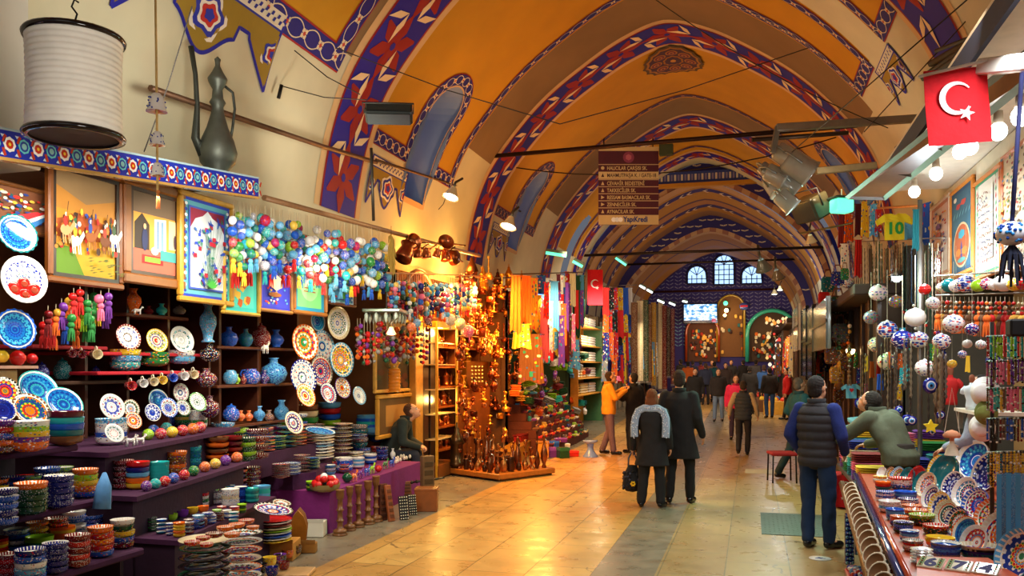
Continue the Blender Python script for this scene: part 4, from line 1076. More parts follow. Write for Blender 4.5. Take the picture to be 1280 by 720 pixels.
# ---- centre table goods
def tstack(cx,base,w,n,cols,Z,style,h,desc,kind='bowl'):stack(cx,base,w,n,cols,Z,style,h,desc,kind)
T_ST=[
 (336,574,32,9,['white','white','cream','white'],.70,'iznik_white',44,'white plate stack left on the table','plate'),
 (363,571,28,7,['blue','dark blue','light blue','blue'],.70,'blue',42,'blue bowl stack on the table','bowl'),
 (398,574,40,11,['white','cream','white','white','light blue'],.66,'iznik_white',40,'broad white plate stack on the table','plate'),
 (428,567,26,8,['grey','cream','grey'],.66,'iznik_dense',38,'grey green plate stack on the table','plate'),
 (449,559,22,6,['teal','grey','dark blue'],.66,'multi',28,'dark bowl stack on the table','bowl'),
 (471,552,22,5,['blue','light blue'],.66,'plain',22,'blue bowl stack right on the table','bowl'),
 (344,602,27,8,['grey','cream','dark green','cream'],.46,'iznik_dense',26,'grey plate stack on the front step','plate'),
 (386,593,24,6,['blue','blue','blue','white','white'],.46,'multi',20,'blue and white stack beside the ball bowl','bowl'),
 (416,590,21,5,['dark green','grey','red','red'],.46,'multi',17,'stack behind the red ball bowl','bowl'),
 (430,590,23,5,['blue','white','blue'],.46,'multi',18,'pale blue stack on the front step','bowl'),
 (443,583,23,6,['white','cream','white'],.46,'iznik_white',18,'white stack on the front step','plate'),
 (453,577,21,5,['grey','blue','light blue'],.46,'multi',17,'light blue topped stack on the front step','bowl'),
 (470,572,14,4,['red','white','red'],.46,'multi',14,'red and white stack on the front step','bowl'),
 (477,568,20,5,['dark red','red','dark green','green'],.46,'plain',14,'green topped stack on the front step','bowl'),
 (381,546,34,9,['grey','dark red','green','cream','brown'],.86,'dense',40,'tall stack under the orange tilted bowl','bowl'),
 (412,540,29,8,['dark blue','lime green','blue','red','light blue'],.86,'plain',37,'tall stack under the mosaic bowl','bowl'),
 (434,530,17,8,['blue','blue','red','lime green','orange','dark green','red'],.88,'plain',36,'striped stack behind the table','bowl'),
 (450,524,20,5,['turquoise','grey','light blue'],.88,'multi',18,'turquoise stack under the pink plate','bowl'),
 (463,543,35,6,['light blue','blue','turquoise','blue'],.80,'plain',24,'wide turquoise stack on the table','bowl'),
 (485,533,27,6,['grey','brown','grey','light blue'],.86,'iznik_dense',26,'grey plate stack beside the seated man','plate'),
 (425,545,28,2,['grey','cream'],.84,'iznik_dense',6,'grey pair in front of tall stacks','plate'),
 (447,549,24,2,['dark blue','light blue'],.80,'deepblue',6,'dark blue pair beside the turquoise stack','plate'),
 (336,540,30,2,['light blue','white'],.86,'iznik_white',6,'pale pair behind the white stack','plate'),
 ]
for q in T_ST:stack(*q)
for(px,py,r,s,c,lb,X,ln,kd) in(
 (421,404,21,'iznik_white','cream','oval white plate with red tulips hanging high by the pictures',-5.15,.05,'plate'),
 (425,450,22,'iznik_hot','light blue','blue plate with orange ring and mosaic middle on the wooden wall',-5.1,.1,'plate'),
 (379,428,23,'iznik_hot','orange','yellow plate painted with a courtyard scene',-5.1,.12,'plate'),
 (402,433,20,'iznik_white','light blue','pale blue plate half hidden behind the yellow plate',-5.3,.1,'plate'),
 (396,402,13,'iznik_blue','light blue','pale blue plate above the yellow plate',-5.35,.1,'plate'),
 (377,472,23,'iznik_white','dark blue','large white plate with thick dark blue rim',-5.0,.18,'plate'),
 (400,464,20,'iznik_dense','grey','grey mosaic plate behind the blue rimmed plate',-5.25,.12,'plate'),
 (381,495,15.5,'iznik_hot','orange','orange bowl tilted on the tall stack',-4.85,.4,'plate'),
 (409,492,14,'iznik_dense','dark blue','dark blue mosaic bowl tilted on its stack',-4.85,.35,'plate'),
 (427,485,14,'iznik_hot','purple','purple rimmed white plate behind the striped stack',-5.1,.25,'plate'),
 (448,495,12,'iznik_white','light blue','pale plate with pink flower at the right end',-5.0,.3,'plate'),
 (366,529,15,'iznik_dense','cream','cream and black mosaic plate leaning in front',-4.65,.35,'plate'),
 (400,541,19,'iznik_blue','light blue','light blue dish lying flat before the stacks',-4.65,1.35,'plate'),
 (163,511,12,'iznik_dense','brown','small dark patterned plate beside the pale blue plate',-4.95,.3,'plate'),
 (166,526,11.5,'iznik_hot','orange','orange bowl tilted on the orange stack',-4.9,.4,'plate'),
 (190,516,11.5,'deepblue','blue','blue plate with red and green flowers',-4.95,.3,'plate'),
 (197,501,15,'iznik_blue','teal','dark turquoise bowl behind the blue flower plate',-5.1,.3,'plate'),
 (210,510,13,'iznik_white','blue','white plate with a brown flower beside the blue one',-5.0,.3,'plate'),
 (228,510,11,'iznik_white','dark green','green plate with white spots',-5.0,.35,'plate'),
 (225,491,12,'iznik_white','grey','small grey green patterned plate on the upper back row',-5.3,.15,'plate'),
 (246,503,13,'iznik_white','green','green and white flower plate tilted on the white stack',-5.0,.4,'plate'),
 (159,422,17.5,'iznik_white','dark red','red bowl with white spots tilted on the red shelf',-5.25,.3,'plate'),
 (195,426,15.5,'iznik_hot','yellow','yellow bowl with turquoise bird tilted on the red shelf',-5.25,.3,'plate'),
 (226,425,17.5,'iznik_white','white','blue paisley bowl tilted on the red shelf',-5.25,.3,'plate'),
 (28,350,30,'iznik_white','white','pale green plate with red pomegranates hanging at left edge',-4.75,.1,'plate'),
 (18,412,25,'scallop','blue','turquoise blue scalloped plate with script below the pomegranate plate',-4.8,.15,'plate'),
 (20,293,25,'scallop','teal','teal scalloped dish hanging above the pomegranate plate',-4.85,.25,'plate')):
 disp(px,py,r,s,c,lb,X,ln,kind=kd)
pl=[q for q in bpy.data.objects if q.get('label','').startswith('pale green plate')][0]; pl.data=pl.data.copy(); pl.data.materials[0]=M['side_plate']if 'side_plate' in M else pl.data.materials[0]
m=MB()
for(x,y,r) in((-.42,-.42,.3),(.0,-.18,.28),(.42,-.42,.3),(.02,-.62,.26)):m.ball((x,y,.1),r,(176,24,20),0,14,8,(1,1,.15)); m.ball((x,y,.135),r*.55,(150,60,40),0,10,6,(1,1,.12))
for i in range(7):
 for j in range(4):x=-.75+i*.25; y=.05+j*.22; m.add([(x-.09,y+.1,.13),(x,y,.13),(x,y+.05,.135),(x-.08,y+.14,.135)],[(0,1,2,3)],(30,60,140)) if x*x+y*y<.7 else None
m.build('painted_pomegranates','gloss',pl)
# back shelves with red lining
sh=empty('shelf_unit',(0,0,0),label='red lined wall shelves of bowls and mugs behind the stand',cat='shelves')
m=MB(); a=at(108,470,X=-5.9); b=at(262,470,X=-5.9); m.box((-5.95,a.y,1.2),(-5.9,b.y,3.2),(150,12,24)); m.build('back_panel','matte',sh)
for(py,px0,px1,X,c) in((441,110,262,-5.25,(176,14,34)),(464,122,250,-5.15,(186,16,40)),(394,158,236,-5.3,(90,44,24)),(476,60,160,-5.3,(70,40,24)),(432,40,135,-5.3,(150,16,30))):
 a=at(px0,py,X=X); b=at(px1,py,X=X); z=(a.z+b.z)/2; m=MB(); m.box((-5.9,a.y,z-.03),(X,b.y,z),c,bev=.006); m.build('shelf_board','matte',sh)
m=MB()
for px in(108,160,211,262):
 a=at(px,470,X=-5.35); m.box((-5.9,a.y-.015,1.2),(-5.35,a.y+.015,3.1),(66,30,22))
m.build('upright','wood',sh)
for(cx,base,w,n,cols,st_,h,ds) in((157,463,37,3,['turquoise','light blue','yellow'],'multi',26,'stack under the red spotted bowl'),(193,458,36,2,['green','green'],'hot',18,'green stack under the yellow bowl'),(226,455,34,2,['light blue','white'],'multi',17,'blue and white stack under the paisley bowl')):
 p=at(cx,base,X=-5.3); a=at(cx,464-(cx-122)*.08,X=-5.15)
 stack(cx,base,w,n,cols,None,st_,h,ds,'bowl',X=-5.3)
# mugs on a rail
def mugs(lst,X,place):
 for i, (px,py,w,c) in enumerate(lst):
  p=at(px,py,X=X); r=w*dep(p)/F/2; o=K['mug'](p,(PI/2*.9,-.2,PI/2-.35),r*.8,C_(c),f'{cname(C_(c))} mug hung sideways, {nth(i)} along {place}',f'mugs along {place}',childcols={'handle':(235,225,205)})
  o.rotation_euler=(Matrix.Rotation(-.5,4,'Z')@Matrix.Rotation(PI/2,4,'Y')@Matrix.Rotation(PI,4,'Z')).to_euler(); o['category']='mug'
mugs(((160,482,15,'red'),(175,479,14,'white'),(188,477,14,'cream'),(199,475,14,'yellow'),(212,472,14,'blue'),(226,470,14,'white'),(238,468,14,'cream')),-5.05,'the rail under the red shelf')
mugs(((87,442,13,'dark red'),(99,443,13,'dark red'),(117,443,16,'cream')),-5.1,'the upper rail')
for i, (px,pyt,w,c,X) in enumerate(((78,474,22,'teal',-5.5),(98,474,16,'dark green',-5.5),(52,474,18,'dark blue',-5.5),(120,474,14,'dark blue',-5.5))):
 pot('jar',px,pyt,w,c,f'dim {c} jar in the dark back shelf, {nth(i)} from the left',X)
pot('tall_vase',166,394,22,'orange','gold and orange urn vase on the upper back shelf',-5.35,hs=.8)
p=at(172,393,X=-5.2); K['animal'](p,(0,0,1),.045,C_('white'),'small white dog figurine in front of the orange urn')
pot('plain_vase',202,394,14,'turquoise','turquoise twisted vase on the upper back shelf',-5.35,hs=.75)
pot('plain_vase',186,394,12,'dark red','dark red small vase between urn and turquoise vase',-5.4,hs=.7)
pot('jar',224,393,16,'grey','grey green jar at the right end of upper back shelf',-5.4,hs=.6)
for(px,pb_,w,c,lb,hs) in((260,428,22,'light blue','light blue ornate vase with ribbons at the shelf corner',1.15),(262,452,26,'black','black and gold round vase at the shelf corner',.75),(258,484,27,'maroon','maroon frilled vase below the black and gold vase',.8),(262,522,25,'maroon','large maroon relief vase at the stand end',1.0)):
 pot('tall_vase' if hs>1 else 'round_vase',px,pb_,w,c,lb,-5.2,hs=hs)
# brown vase shelves
sh=empty('shelf_unit',(0,0,0),label='dark wooden shelves of blue vases beside the plates',cat='shelves')
for(py,X) in((434,-5.3),(480,-5.3),(528,-5.3)):
 a=at(272,py,X=X); b=at(368,py,X=X); z=(a.z+b.z)/2; m=MB(); m.box((-5.85,a.y,z-.03),(X,b.y,z),(96,50,28),bev=.006); m.build('shelf_board','wood',sh)
m=MB(); 
for px in(270,318,368):
 a=at(px,470,X=-5.4); m.box((-5.85,a.y-.02,.9),(-5.35,a.y+.02,3.0),(70,34,20))
m.build('upright','wood',sh)
V_L=[('round_plain',286,434,23,'blue','blue round vase with gold, left on the top vase shelf',1),('round_plain',307,434,19,'teal','green bottle vase on the top vase shelf',1.1),('jar',326,434,25,'dark red','dark red lidded jar on the top vase shelf',1),('vase_blue',345,434,20,'blue','blue patterned jar under the brown hanging bowl',.8),
 ('jug',288,480,18,'light blue','light blue jug, left on the middle vase shelf',1.0),('vase',296,480,9,'lime green','small lime vase beside the light blue jug',1),('vase',304,480,9,'dark red','small dark red vase on the middle shelf',1),('jug',314,480,23,'blue','broad blue jug on the middle vase shelf',.85),('round_plain',342,481,34,'light blue','large round light blue vase on the middle shelf',.9),('vase',330,480,14,'dark blue','dark blue goblet vase behind the round vase',.9),
 ('jar_multi',289,526,21,'blue','blue and yellow pot, left on the bottom vase shelf',.85),('vase',301,526,11,'orange','first small coral vase on the bottom shelf',.85),('vase',311,526,11,'orange','second small coral vase beside the first',.85),('vase_blue',324,526,15,'light blue','blue and white vase in the bottom shelf middle',.9),('vase',336,528,14,'brown','brown bellied vase between two blue vases',.8),('vase_blue',352,526,19,'light blue','tall blue and white vase at bottom shelf end',1.0)]
for(k,px,py,w,c,lb,hs) in V_L:pot(k,px,py,w,c,lb,-5.35,hs=hs)
for i, (px,py,Z,c,lb) in enumerate(((333,533,.87,'white','white penguin like figurine beside the mosaic plate'),(395,535,.87,'white','white horse figurine in front of the tall stack'),(405,532,.87,'white','white rearing horse figurine beside the other horse'),(332,442,None,'white','white elephant figurine on the dark shelf'),
 (443,602,.46,'orange','red orange animal figurine on the table edge'),(451,598,.46,'purple','purple animal figurine on the table edge'),(459,595,.46,'blue','blue cat figurine on the table edge'),(465,592,.46,'lime green','lime green cat figurine on the table edge'),(482,586,.46,'green','dark green cat figurine near the table end'),(490,584,.46,'blue','bright blue cat figurine near the table end'))):
 p=at(px,py,Z=Z) if Z else at(px,py,X=-5.2); K['animal'](p,(0,0,1.3),(.055,.055,.085),C_(c),lb)
for i, (px,py,w,c,lb) in enumerate(((353,604,9,'green','green ball figurine in front of the grey stack'),(367,606,9,'green','second green ball beside the first'),(381,606,9,'white','white ball beside the ball bowl'),(434,603,13,'dark green','dark green ceramic apple beside the ball bowl'),(473,590,9,'red','red ceramic ball at the table edge'))):
 p=at(px,py,Z=.46); r=w*dep(p)/F/2; o=K['pom'](p,(0,0,0),r,C_(c),lb)
# bowl of red balls
p=at(406,614,Z=.45); rb=19.5*dep(p)/F; o=K['bowl_plain'](p,(0,0,0),(rb,rb,rb*.9),(150,130,80),'wide brown bowl filled with red balls on the table corner'); o['category']='bowl'
k=0
for ring, n, rr, dz_ in((0,9,.68,.38),(1,6,.4,.62),(2,1,0,.85)):
 for i in range(n):
  a=2*PI*i/n+ring; c='red' if k not in(3,9,15) else('blue' if k==3 else 'white'); k+=1
  o=K['pom']((p.x+rr*rb*math.cos(a),p.y+rr*rb*math.sin(a),p.z+rb*dz_),(jit(1),jit(1),0),rb*.24,C_(c),f'{c} glazed ball in the brown bowl, {nth(k - 1)} counted from the rim','glazed balls heaped in the brown bowl')
# little white figures at the end of table
k=0
for i in range(9):
 for j in range(3):
  px=494+i*3.6+jit(1); py=579-i*1.3-j*3.6+jit(1); p=at(px,py,Z=.46)
  o=K['egg_hot'](p,(0,0,jit(3)),(.022,.022,.03),(240,232,215),f'tiny white painted figure, {nth(i)} along, {nth(j)} row of the table end cluster','tiny white painted figures at the table end'); o['category']='figurine'
for i, (px,py) in enumerate(((491,573),(499,570))):pot('plain_vase',px,py,7,'white',f'slim pale bottle, {nth(i)} behind the white figures',Z=.46,hs=1.3)
# tall wooden candlesticks and printing blocks on the floor
def candle_fn():
 mb=MB(); pr=[(0,0),(1.0,0),(1.0,.18),(.8,.26),(.9,.34),(.9,.6),(.55,.72),(.38,.8),(.36,1.5),(.5,1.56),(.52,1.7),(.36,1.78),(.34,2.7),(.5,2.76),(.5,2.9),(.34,2.98),(.34,4.0),(.46,4.06),(.5,4.4),(.55,4.5),(.5,4.9),(.6,5.0),(.6,5.1),(.3,5.1),(.28,4.8),(0,4.8)]
 mb.lathe(pr,14,(122,78,40)); o=mb.build('wooden_candlestick','wood'); o['category']='candlestick'; return o
kc=Kind(candle_fn)
for i, (px,py,w,h,c) in enumerate(((425,669,19,57,0),(437,663,16,55,0),(448,659,16,53,0),(460,655,18,54,0),(470,652,17,57,0))):
 p=at(px,py,Z=0); d=dep(p); kc(p,(0,0,i),(w*d/F/2,w*d/F/2,h*d/F/5.1),(255,255,255),f'turned wooden candlestick on the floor, {nth(i)} from the left','turned wooden candlesticks')
def slabthing(px,pyb,wpx,hpx,name,label,cat,col,lean=.1,yaw=.9,th=.05,mat='wood',carve=True):
 p=at(px,pyb,Z=0); d=dep(p); w=wpx*d/F; h=hpx*d/F; o=empty(name,p,(0,0,yaw),label,cat); R=Matrix.Rotation(-lean,4,'X')
 m=MB(); m.box((-w/2,0,0.001),(w/2,th,h),col,0,R,bev=.008); m.build('board',mat,o)
 if carve:
  m=MB()
  for k in range(5):m.box((-w*.36,-.006,h*(.1+.17*k)),(w*.36,.002,h*(.2+.17*k)),tuple(int(v*.7) for v in col),0,R,bev=.004)
  m.build('carving',mat,o)
 return o
slabthing(480,651,11,46,'carved_post','dark carved wooden board standing beside the candlesticks','carved board',(84,44,30),0)
slabthing(491,652,9,46,'wooden_plank','reddish wooden plank leaning against the table front','plank',(140,72,34),.2,1.1,.04)
slabthing(509,626,14,24,'backgammon_box','closed inlaid wooden box leaning behind the mosaic panels','box',(110,60,30),.15,.8)
def studs(px,pyb,wpx,hpx,label):
 p=at(px,pyb,Z=0); d=dep(p); w=wpx*d/F; h=hpx*d/F; o=empty('inlaid_panel',p,(0,0,.8),label,'inlaid panel'); R=Matrix.Rotation(-.2,4,'X')
 m=MB(); m.box((-w/2,0,.001),(w/2,.03,h),(24,22,24),0,R,bev=.01); m.build('board','matte',o); m=MB()
 for i in range(4):
  for j in range(8):m.ball((-w/2+w*(i+.5)/4,-.004,h*(j+.5)/8),w*.07,(220,214,190),0,6,4,M4=R)
 m.build('inlay','gloss',o)
studs(506,650,12,30,'black panel with white inlaid studs leaning, left one'); studs(517,644,11,26,'black panel with white inlaid studs leaning, right one')
c=crate(518,546,640,.28,.26,0,(130,72,30),'wooden_chest','brown wooden chest with tools on its lid','chest','wood',(140,80,36))
o=slabthing(536,632,17,62,'carved_post','tall carved wooden panel beside the seated man','carved board',(104,76,48),0,.9,.08)
for i in range(3):
 a=at(515+i*6,603-i,Z=.3); mb=MB(); mb.tube([a,a+Vector((.12,.1,.015)),a+Vector((.26,.16,.03))],[.012,.016,.01],6,(60,54,50)); mb.ball(a,.024,(70,60,54),0,8,6); mb.build('hand_bell','metal',label=f'dark metal rod with knob on the chest, {nth(i)} from the left',cat='metal tool')

# ---- pictures
def art_battle(A):
 A.rect(0,0,1,1,(206,140,40)); A.rect(0,.62,1,1,(190,130,50)); A.poly([(0,.85),(.5,.7),(1,.8),(1,1),(0,1)],(150,120,80)); A.poly([(0,.5),(.45,.62),(1,.5),(1,.38),(0,.36)],(170,80,30))
 A.rect(0,0,1,.3,(196,150,30)); A.poly([(0,.3),(.3,.28),(.5,0),(0,0)],(90,130,30)); rr=random.Random(2)
 for k in range(90):
  f=rr.uniform(.02,.95); g=rr.uniform(.25,.62); c=rr.choice([(190,40,30),(30,70,170),(230,200,60),(240,235,225),(90,50,24),(40,100,60),(210,120,40),(60,36,24)])
  A.disc(f,g,rr.uniform(.012,.035),rr.uniform(.015,.04),c,7)
 for(f,g,c,c2) in((.28,.34,(240,238,230),(200,160,30)),(.5,.4,(150,84,30),(40,70,150)),(.72,.38,(110,60,24),(180,60,40)),(.86,.42,(225,215,200),(60,90,60)),(.12,.42,(190,150,100),(190,40,30))):
  A.disc(f,g,.075,.05,c,12); A.poly([(f+.05,g+.02),(f+.12,g+.1),(f+.14,g+.06),(f+.08,g-.02)],c)
  for q in(-.05,-.02,.03,.06):A.poly([(f+q,g-.02),(f+q+.015,g-.02),(f+q+.03,g-.12),(f+q+.015,g-.12)],c)
  A.disc(f-.005,g+.08,.03,.05,c2,9); A.disc(f,g+.14,.014,.02,(235,225,210),8)
  A.poly([(f,g+.1),(f+.005,g+.1),(f+.04,g+.26),(f+.03,g+.26)],(70,40,20))
 for k in range(24):A.leaf(rr.uniform(.4,.95),rr.uniform(.05,.2),.2,.1,.008,(80,90,20))
picture(57,208,152,358,-4.95,'large oil painting of a cavalry battle in a brown frame',(124,68,22),art_battle,.05,'oil_painting','painting',(50,28,18),.0)
def art_room(A):
 A.rect(0,0,1,1,(206,150,60)); A.rect(0,.72,1,1,(110,90,70)); A.rect(0,0,1,.3,(180,90,70)); A.poly([(.1,.3),(.1,.6),(.25,.72),(.4,.6),(.4,.3)],(50,40,30)); A.poly([(.5,.3),(.5,.68),(.75,.7),(.75,.3)],(170,200,210))
 for k in range(5):A.rect(.52+k*.045,.32,.54+k*.045,.66,(40,110,170) if k%2 else(230,225,200))
 A.rect(.8,.35,.98,.7,(220,200,150)); A.rect(.25,.14,.68,.24,(150,30,30)); A.rect(.3,.16,.62,.22,(110,160,50)); A.disc(.3,.42,.06,.14,(30,40,80)); A.disc(.3,.57,.03,.035,(200,160,120)); A.rect(.62,.2,.98,.32,(60,140,140)); A.disc(.5,.3,.08,.05,(220,220,200)); A.disc(.93,.45,.03,.09,(70,50,60))
picture(152,228,229,358,-4.93,'painting of an arched room in a wide brown frame',(126,72,20),art_room,.085,'oil_painting','painting',(60,30,16),.0)
def art_tulip(A,bg=(225,235,240),edge=(30,60,180),n=46,seed=3,arch=True):
 A.rect(0,0,1,1,edge); A.rect(.04,.03,.96,.97,(90,170,190)); 
 for k in range(16):
  for f in(.07,.93):A.disc(f,.06+k*.058,.03,.018,(230,235,240) if k%2 else(40,60,160),8)
 A.rect(.12,.08,.88,.92,(60,90,190)); A.rect(.15,.1,.85,.9,(150,40,70) if arch else bg)
 if arch:A.poly([(.15,.1),(.85,.1),(.85,.7),(.75,.8),(.6,.84),(.5,.9),(.4,.84),(.25,.8),(.15,.7)],bg)
 rr=random.Random(seed)
 for k in range(n):
  f=rr.uniform(.2,.8); g=rr.uniform(.14,.8); A.poly([(.5,.1),(.505,.1),(f+.005,g),(f,g)],(60,130,110))
  A.leaf(f,g,rr.uniform(0,6.2),.09,.02,rr.choice([(30,80,190),(60,120,200),(40,130,100),(40,60,170)]))
  if k%3==0:A.disc(f,g,.035,.022,(180,24,50),8,0,.35)
  elif k%3==1:A.disc(f,g,.03,.016,(40,70,190),8,0,.3)
 for k in range(7):A.leaf(.5,.1,.5+k*.36,.16,.02,(60,160,60))
picture(222,246,290,380,-4.9,'tall tile panel of red carnations and blue leaves in gold frame',(190,140,44),art_tulip,.05,'tile_panel','tile panel',None,.0)
def art_calli(A):
 A.rect(0,0,1,1,(40,190,190)); A.rect(.1,.08,.9,.92,(70,210,200)); rr=random.Random(4)
 for k in range(8):A.disc(.3+.06*k,.35+.2*math.sin(k*1.7),.07,.07,(190,90,20) if k%2 else(230,190,60),9,0,.3)
 for k in range(6):A.disc(.25+k*.1,.7,.05,.04,(150,50,30),8,0,.3)
picture(277,318,323,394,-4.9,'turquoise panel with brown script in thin gold frame',(196,160,60),art_calli,.035,'tile_panel','tile panel')
def art_blue(A):
 A.rect(0,0,1,1,(40,50,190)); A.rect(.06,.05,.94,.95,(50,60,205)); rr=random.Random(8)
 for k in range(40):A.disc(rr.uniform(.1,.9),rr.uniform(.1,.9),.03,.02,rr.choice([(240,240,240),(210,50,40),(230,190,60),(90,180,220)]),7,0,.3)
 A.disc(.5,.55,.2,.14,(235,225,190),12,0,.2); A.disc(.45,.3,.22,.05,(150,90,40),10)
picture(322,322,364,391,-4.9,'small blue panel of figures in a beige frame',(170,120,60),art_blue,.035,'tile_panel','tile panel')
def art_green(A):
 A.rect(0,0,1,1,(20,140,190)); A.rect(.1,.07,.9,.93,(110,210,130)); A.disc(.5,.5,.3,.3,(150,230,160),20)
 for k in range(5):A.rect(.3+.02*k,.38+k*.07,.7-.02*k,.4+k*.07,(170,60,50))
picture(365,322,407,394,-4.88,'green panel with red script in an ornate brown frame',(150,96,40),art_green,.045,'tile_panel','tile panel')
picture(407,325,443,382,-4.92,'blue and white tile panel, rightmost of the hung pictures',(110,60,30),lambda A:art_tulip(A,(60,150,220),(200,220,240),30,5,False),.03,'tile_panel','tile panel')
# string of little flags, figures display at left
def art_fig(A):
 A.rect(0,0,1,1,(120,70,40)); rr=random.Random(12)
 for k in range(70):A.disc(rr.random(),rr.uniform(.05,.9),rr.uniform(.03,.08),rr.uniform(.02,.05),rr.choice([(200,40,30),(30,60,140),(240,230,210),(230,180,60),(30,90,90),(240,240,240),(90,50,30)]),7)
 A.poly([(.2,.25),(.75,.5),(1,.45),(.7,.1)],(210,40,50)); A.poly([(.4,.15),(.9,.48),(.98,.46),(.6,.1)],(240,240,240)); A.poly([(.5,.1),(.95,.44),(1,.4),(.7,.1)],(50,120,190))
picture(-12,232,62,292,-5.05,'crowded painting of figures and a striped cloth at the left edge',(110,66,30),art_fig,.03,'oil_painting','painting')
# ================================================================== LEFT: THINGS ABOVE AND BEYOND THE CERAMICS SHOP
# paper lantern
p=at(93,110,d=5.25); r=57*5.25/F; h=122*5.25/F
o=empty('hanging_lantern',p,(0,0,0),'large ribbed white drum lantern hung with black rims top and bottom','lantern')
n=17; pr=[]
for i in range(n*4+1):
 f=i/(n*4); pr.append((r*(.955+.035*abs(math.sin(f*n*PI)))*(1-.03*math.sin(f*PI)),-h/2+h*f))
m=MB(); m.lathe(pr,40,(250,244,230)); m.build('paper_shade','matte',o)
for z0 in(-h/2,h/2):m=MB(); m.lathe([(r*.9,z0-.012),(r*1.03,z0-.012),(r*1.05,z0+.006),(r*1.02,z0+.02),(r*.9,z0+.02),(r*.9,z0-.012)],40,(28,22,20)); rim_=m.build('rim','gloss',o); m=MB(); m.lathe([(0,z0+.02),(r*.92,z0+.004)],30,(52,30,20)); m.build('end_cap','matte',rim_)
m=MB(); m.tube([(-.05,0,h/2),(-.03,0,h/2+.08),(0,0,h/2+.1),(.03,0,h/2+.08),(.05,0,h/2)],.007,6,(30,26,24)); m.tube([(0,0,h/2+.1),(.02,0,h/2+.15),(-.02,0,h/2+.2),(0,0,h/2+.24),(.03,0,h/2+.22)],.006,6,(30,26,24)); m.tube([(0,0,h/2+.24),(0,0,h/2+1.6)],.004,4,(60,50,44)); m.build('hook','dullmetal',o)
# string of bells
p=at(194,-30,d=6.0); o=empty('bell_string',p,label='cord of blue and white ceramic bells hanging before the awning',cat='hanging ornament')
zz=lambda py:-(py+30)*6.0/F
m=MB(); m.tube([(0,0,0),(.012,0,zz(120)),(.02,0,zz(250))],.008,6,(214,180,110)); m.build('cord','cloth',o)
for i, (py,w) in enumerate(((140,24),(182,18),(220,17))):
 rr=w/2*6.0/F; z=zz(py); m=MB(); m.lathe([(rr*1.05,z),(rr*.98,z+rr*.1),(rr*.82,z+rr*.9),(rr*.7,z+rr*1.5),(rr*.4,z+rr*1.9),(0,z+rr*2)],18,(240,240,238),M4=Matrix.Translation((.012+i*.004,0,0)))
 m.lathe([(rr*1.07,z),(rr*.9,z-rr*.02),(0,z+rr*.3)],18,(170,90,50),M4=Matrix.Translation((.012+i*.004,0,0)))
 for k in range(22):
  a=jit(3.14); hh=random.uniform(.2,1.5); m.ball((.012+i*.004+rr*(1.0-.16*hh)*math.cos(a),rr*(1.0-.16*hh)*math.sin(a),z+rr*hh),rr*.1,(30,60,160),0,5,4)
 m.build('bell','gloss',o)
m=MB(); tassel_mb(m,(.024,0,zz(238)),.13,.012,(190,110,50)); m.build('tassel','cloth',o)
# pewter ewer
p=at(272,214,d=8.0); s_=8.0/F; zb=p.z
o=empty('metal_ewer',(p.x,p.y,zt(6.5)+.05),(0,0,.9),'tall dark pewter ewer with spout standing on the awning','ewer'); base=zb-(zt(6.5)+.05)
m=MB(); m.lathe([(0,0),(17*s_,0),(18*s_,.03),(13*s_,.1),(12*s_,.14),(21*s_,.22),(24*s_,.32),(20*s_,.43),(13*s_,.55),(8*s_,.68),(7*s_,.74),(10*s_,.78),(7*s_,.82),(6*s_,.9),(11*s_,.97),(12*s_,1.0),(7*s_,1.06),(3*s_,1.12),(3*s_,1.15),(4*s_,1.18),(0,1.21)],24,(96,100,92)); m.build('body','dullmetal',o)
m=MB(); m.tube([(-.13,0,.28),(-.2,0,.42),(-.185,0,.7),(-.2,0,1.0),(-.24,0,1.25)],[.05,.04,.025,.022,.026],8,(70,74,68)); m.build('spout','dullmetal',o)
m=MB(); m.tube([(.06,0,.95),(.14,0,.9),(.16,0,.75),(.14,0,.58),(.12,0,.45)],.013,6,(70,74,68)); m.build('handle','dullmetal',o)
# conduit along the vault foot, brackets, cables
def line3(name,pts,r,col,label,cat,mat='dullmetal'):
 m=MB(); m.tube(pts,r,6,col); return m.build(name,mat,label=label,cat=cat)
line3('conduit_pipe',[at(188,110,X=-4.9),at(400,182,X=-4.95),at(470,203,X=-5.0)],.028,(110,80,60),'long brown pipe along the vault foot above the ewer','pipe')
line3('conduit_pipe',[at(470,200,X=-5.0),at(570,232,X=-5.05),at(660,268,X=-5.1)],.02,(110,84,62),'thin brown pipe continuing along the wall past the first arch','pipe')
line3('hanging_rail',[at(330,247,X=-4.7),at(470,285,X=-4.7),at(600,320,X=-4.7)],.03,(150,110,76),'wooden rail carrying the bead strings and pots','rail','wood')
line3('hanging_rail',[at(484,341,X=-4.55),at(600,345,X=-4.55)],.012,(200,150,110),'thin rail of the second bead curtain','rail')
line3('hanging_rod',[at(464,185,d=10.2),at(467,276,d=10.2)],.018,(60,56,50),'dark vertical rod hanging at the first painted arch','rod')
for(a,b,dd) in(((350,107),(460,125),9.6),((368,63),(450,118),9.4),((240,8),(180,190),6.6),((420,60),(700,155),9.8),((700,155),(1010,60),10.2),((560,240),(548,262),12.5)):
 mb=MB(); A_, B_=at(*a,d=dd), at(*b,d=dd); mb.tube([A_,(A_+B_)/2-Vector((0,0,.05)),B_],.006,4,(50,44,40)); mb.build('wire','matte',label=None)
for o_ in[q for q in bpy.data.objects if q.name.startswith('wire')]:
 pass
WL=['thin wire from the wall bracket to the black floodlight','thin brace wire above the wall bracket','thin wire hanging beside the bell string','thin wire crossing below the first arch, left','thin wire crossing the vault towards the right','short drop wire of the first pendant lamp']
for o_, lb in zip(sorted([q for q in bpy.data.objects if q.name.startswith('wire')],key=lambda q:q.name),WL):tag(o_,lb,'wire')
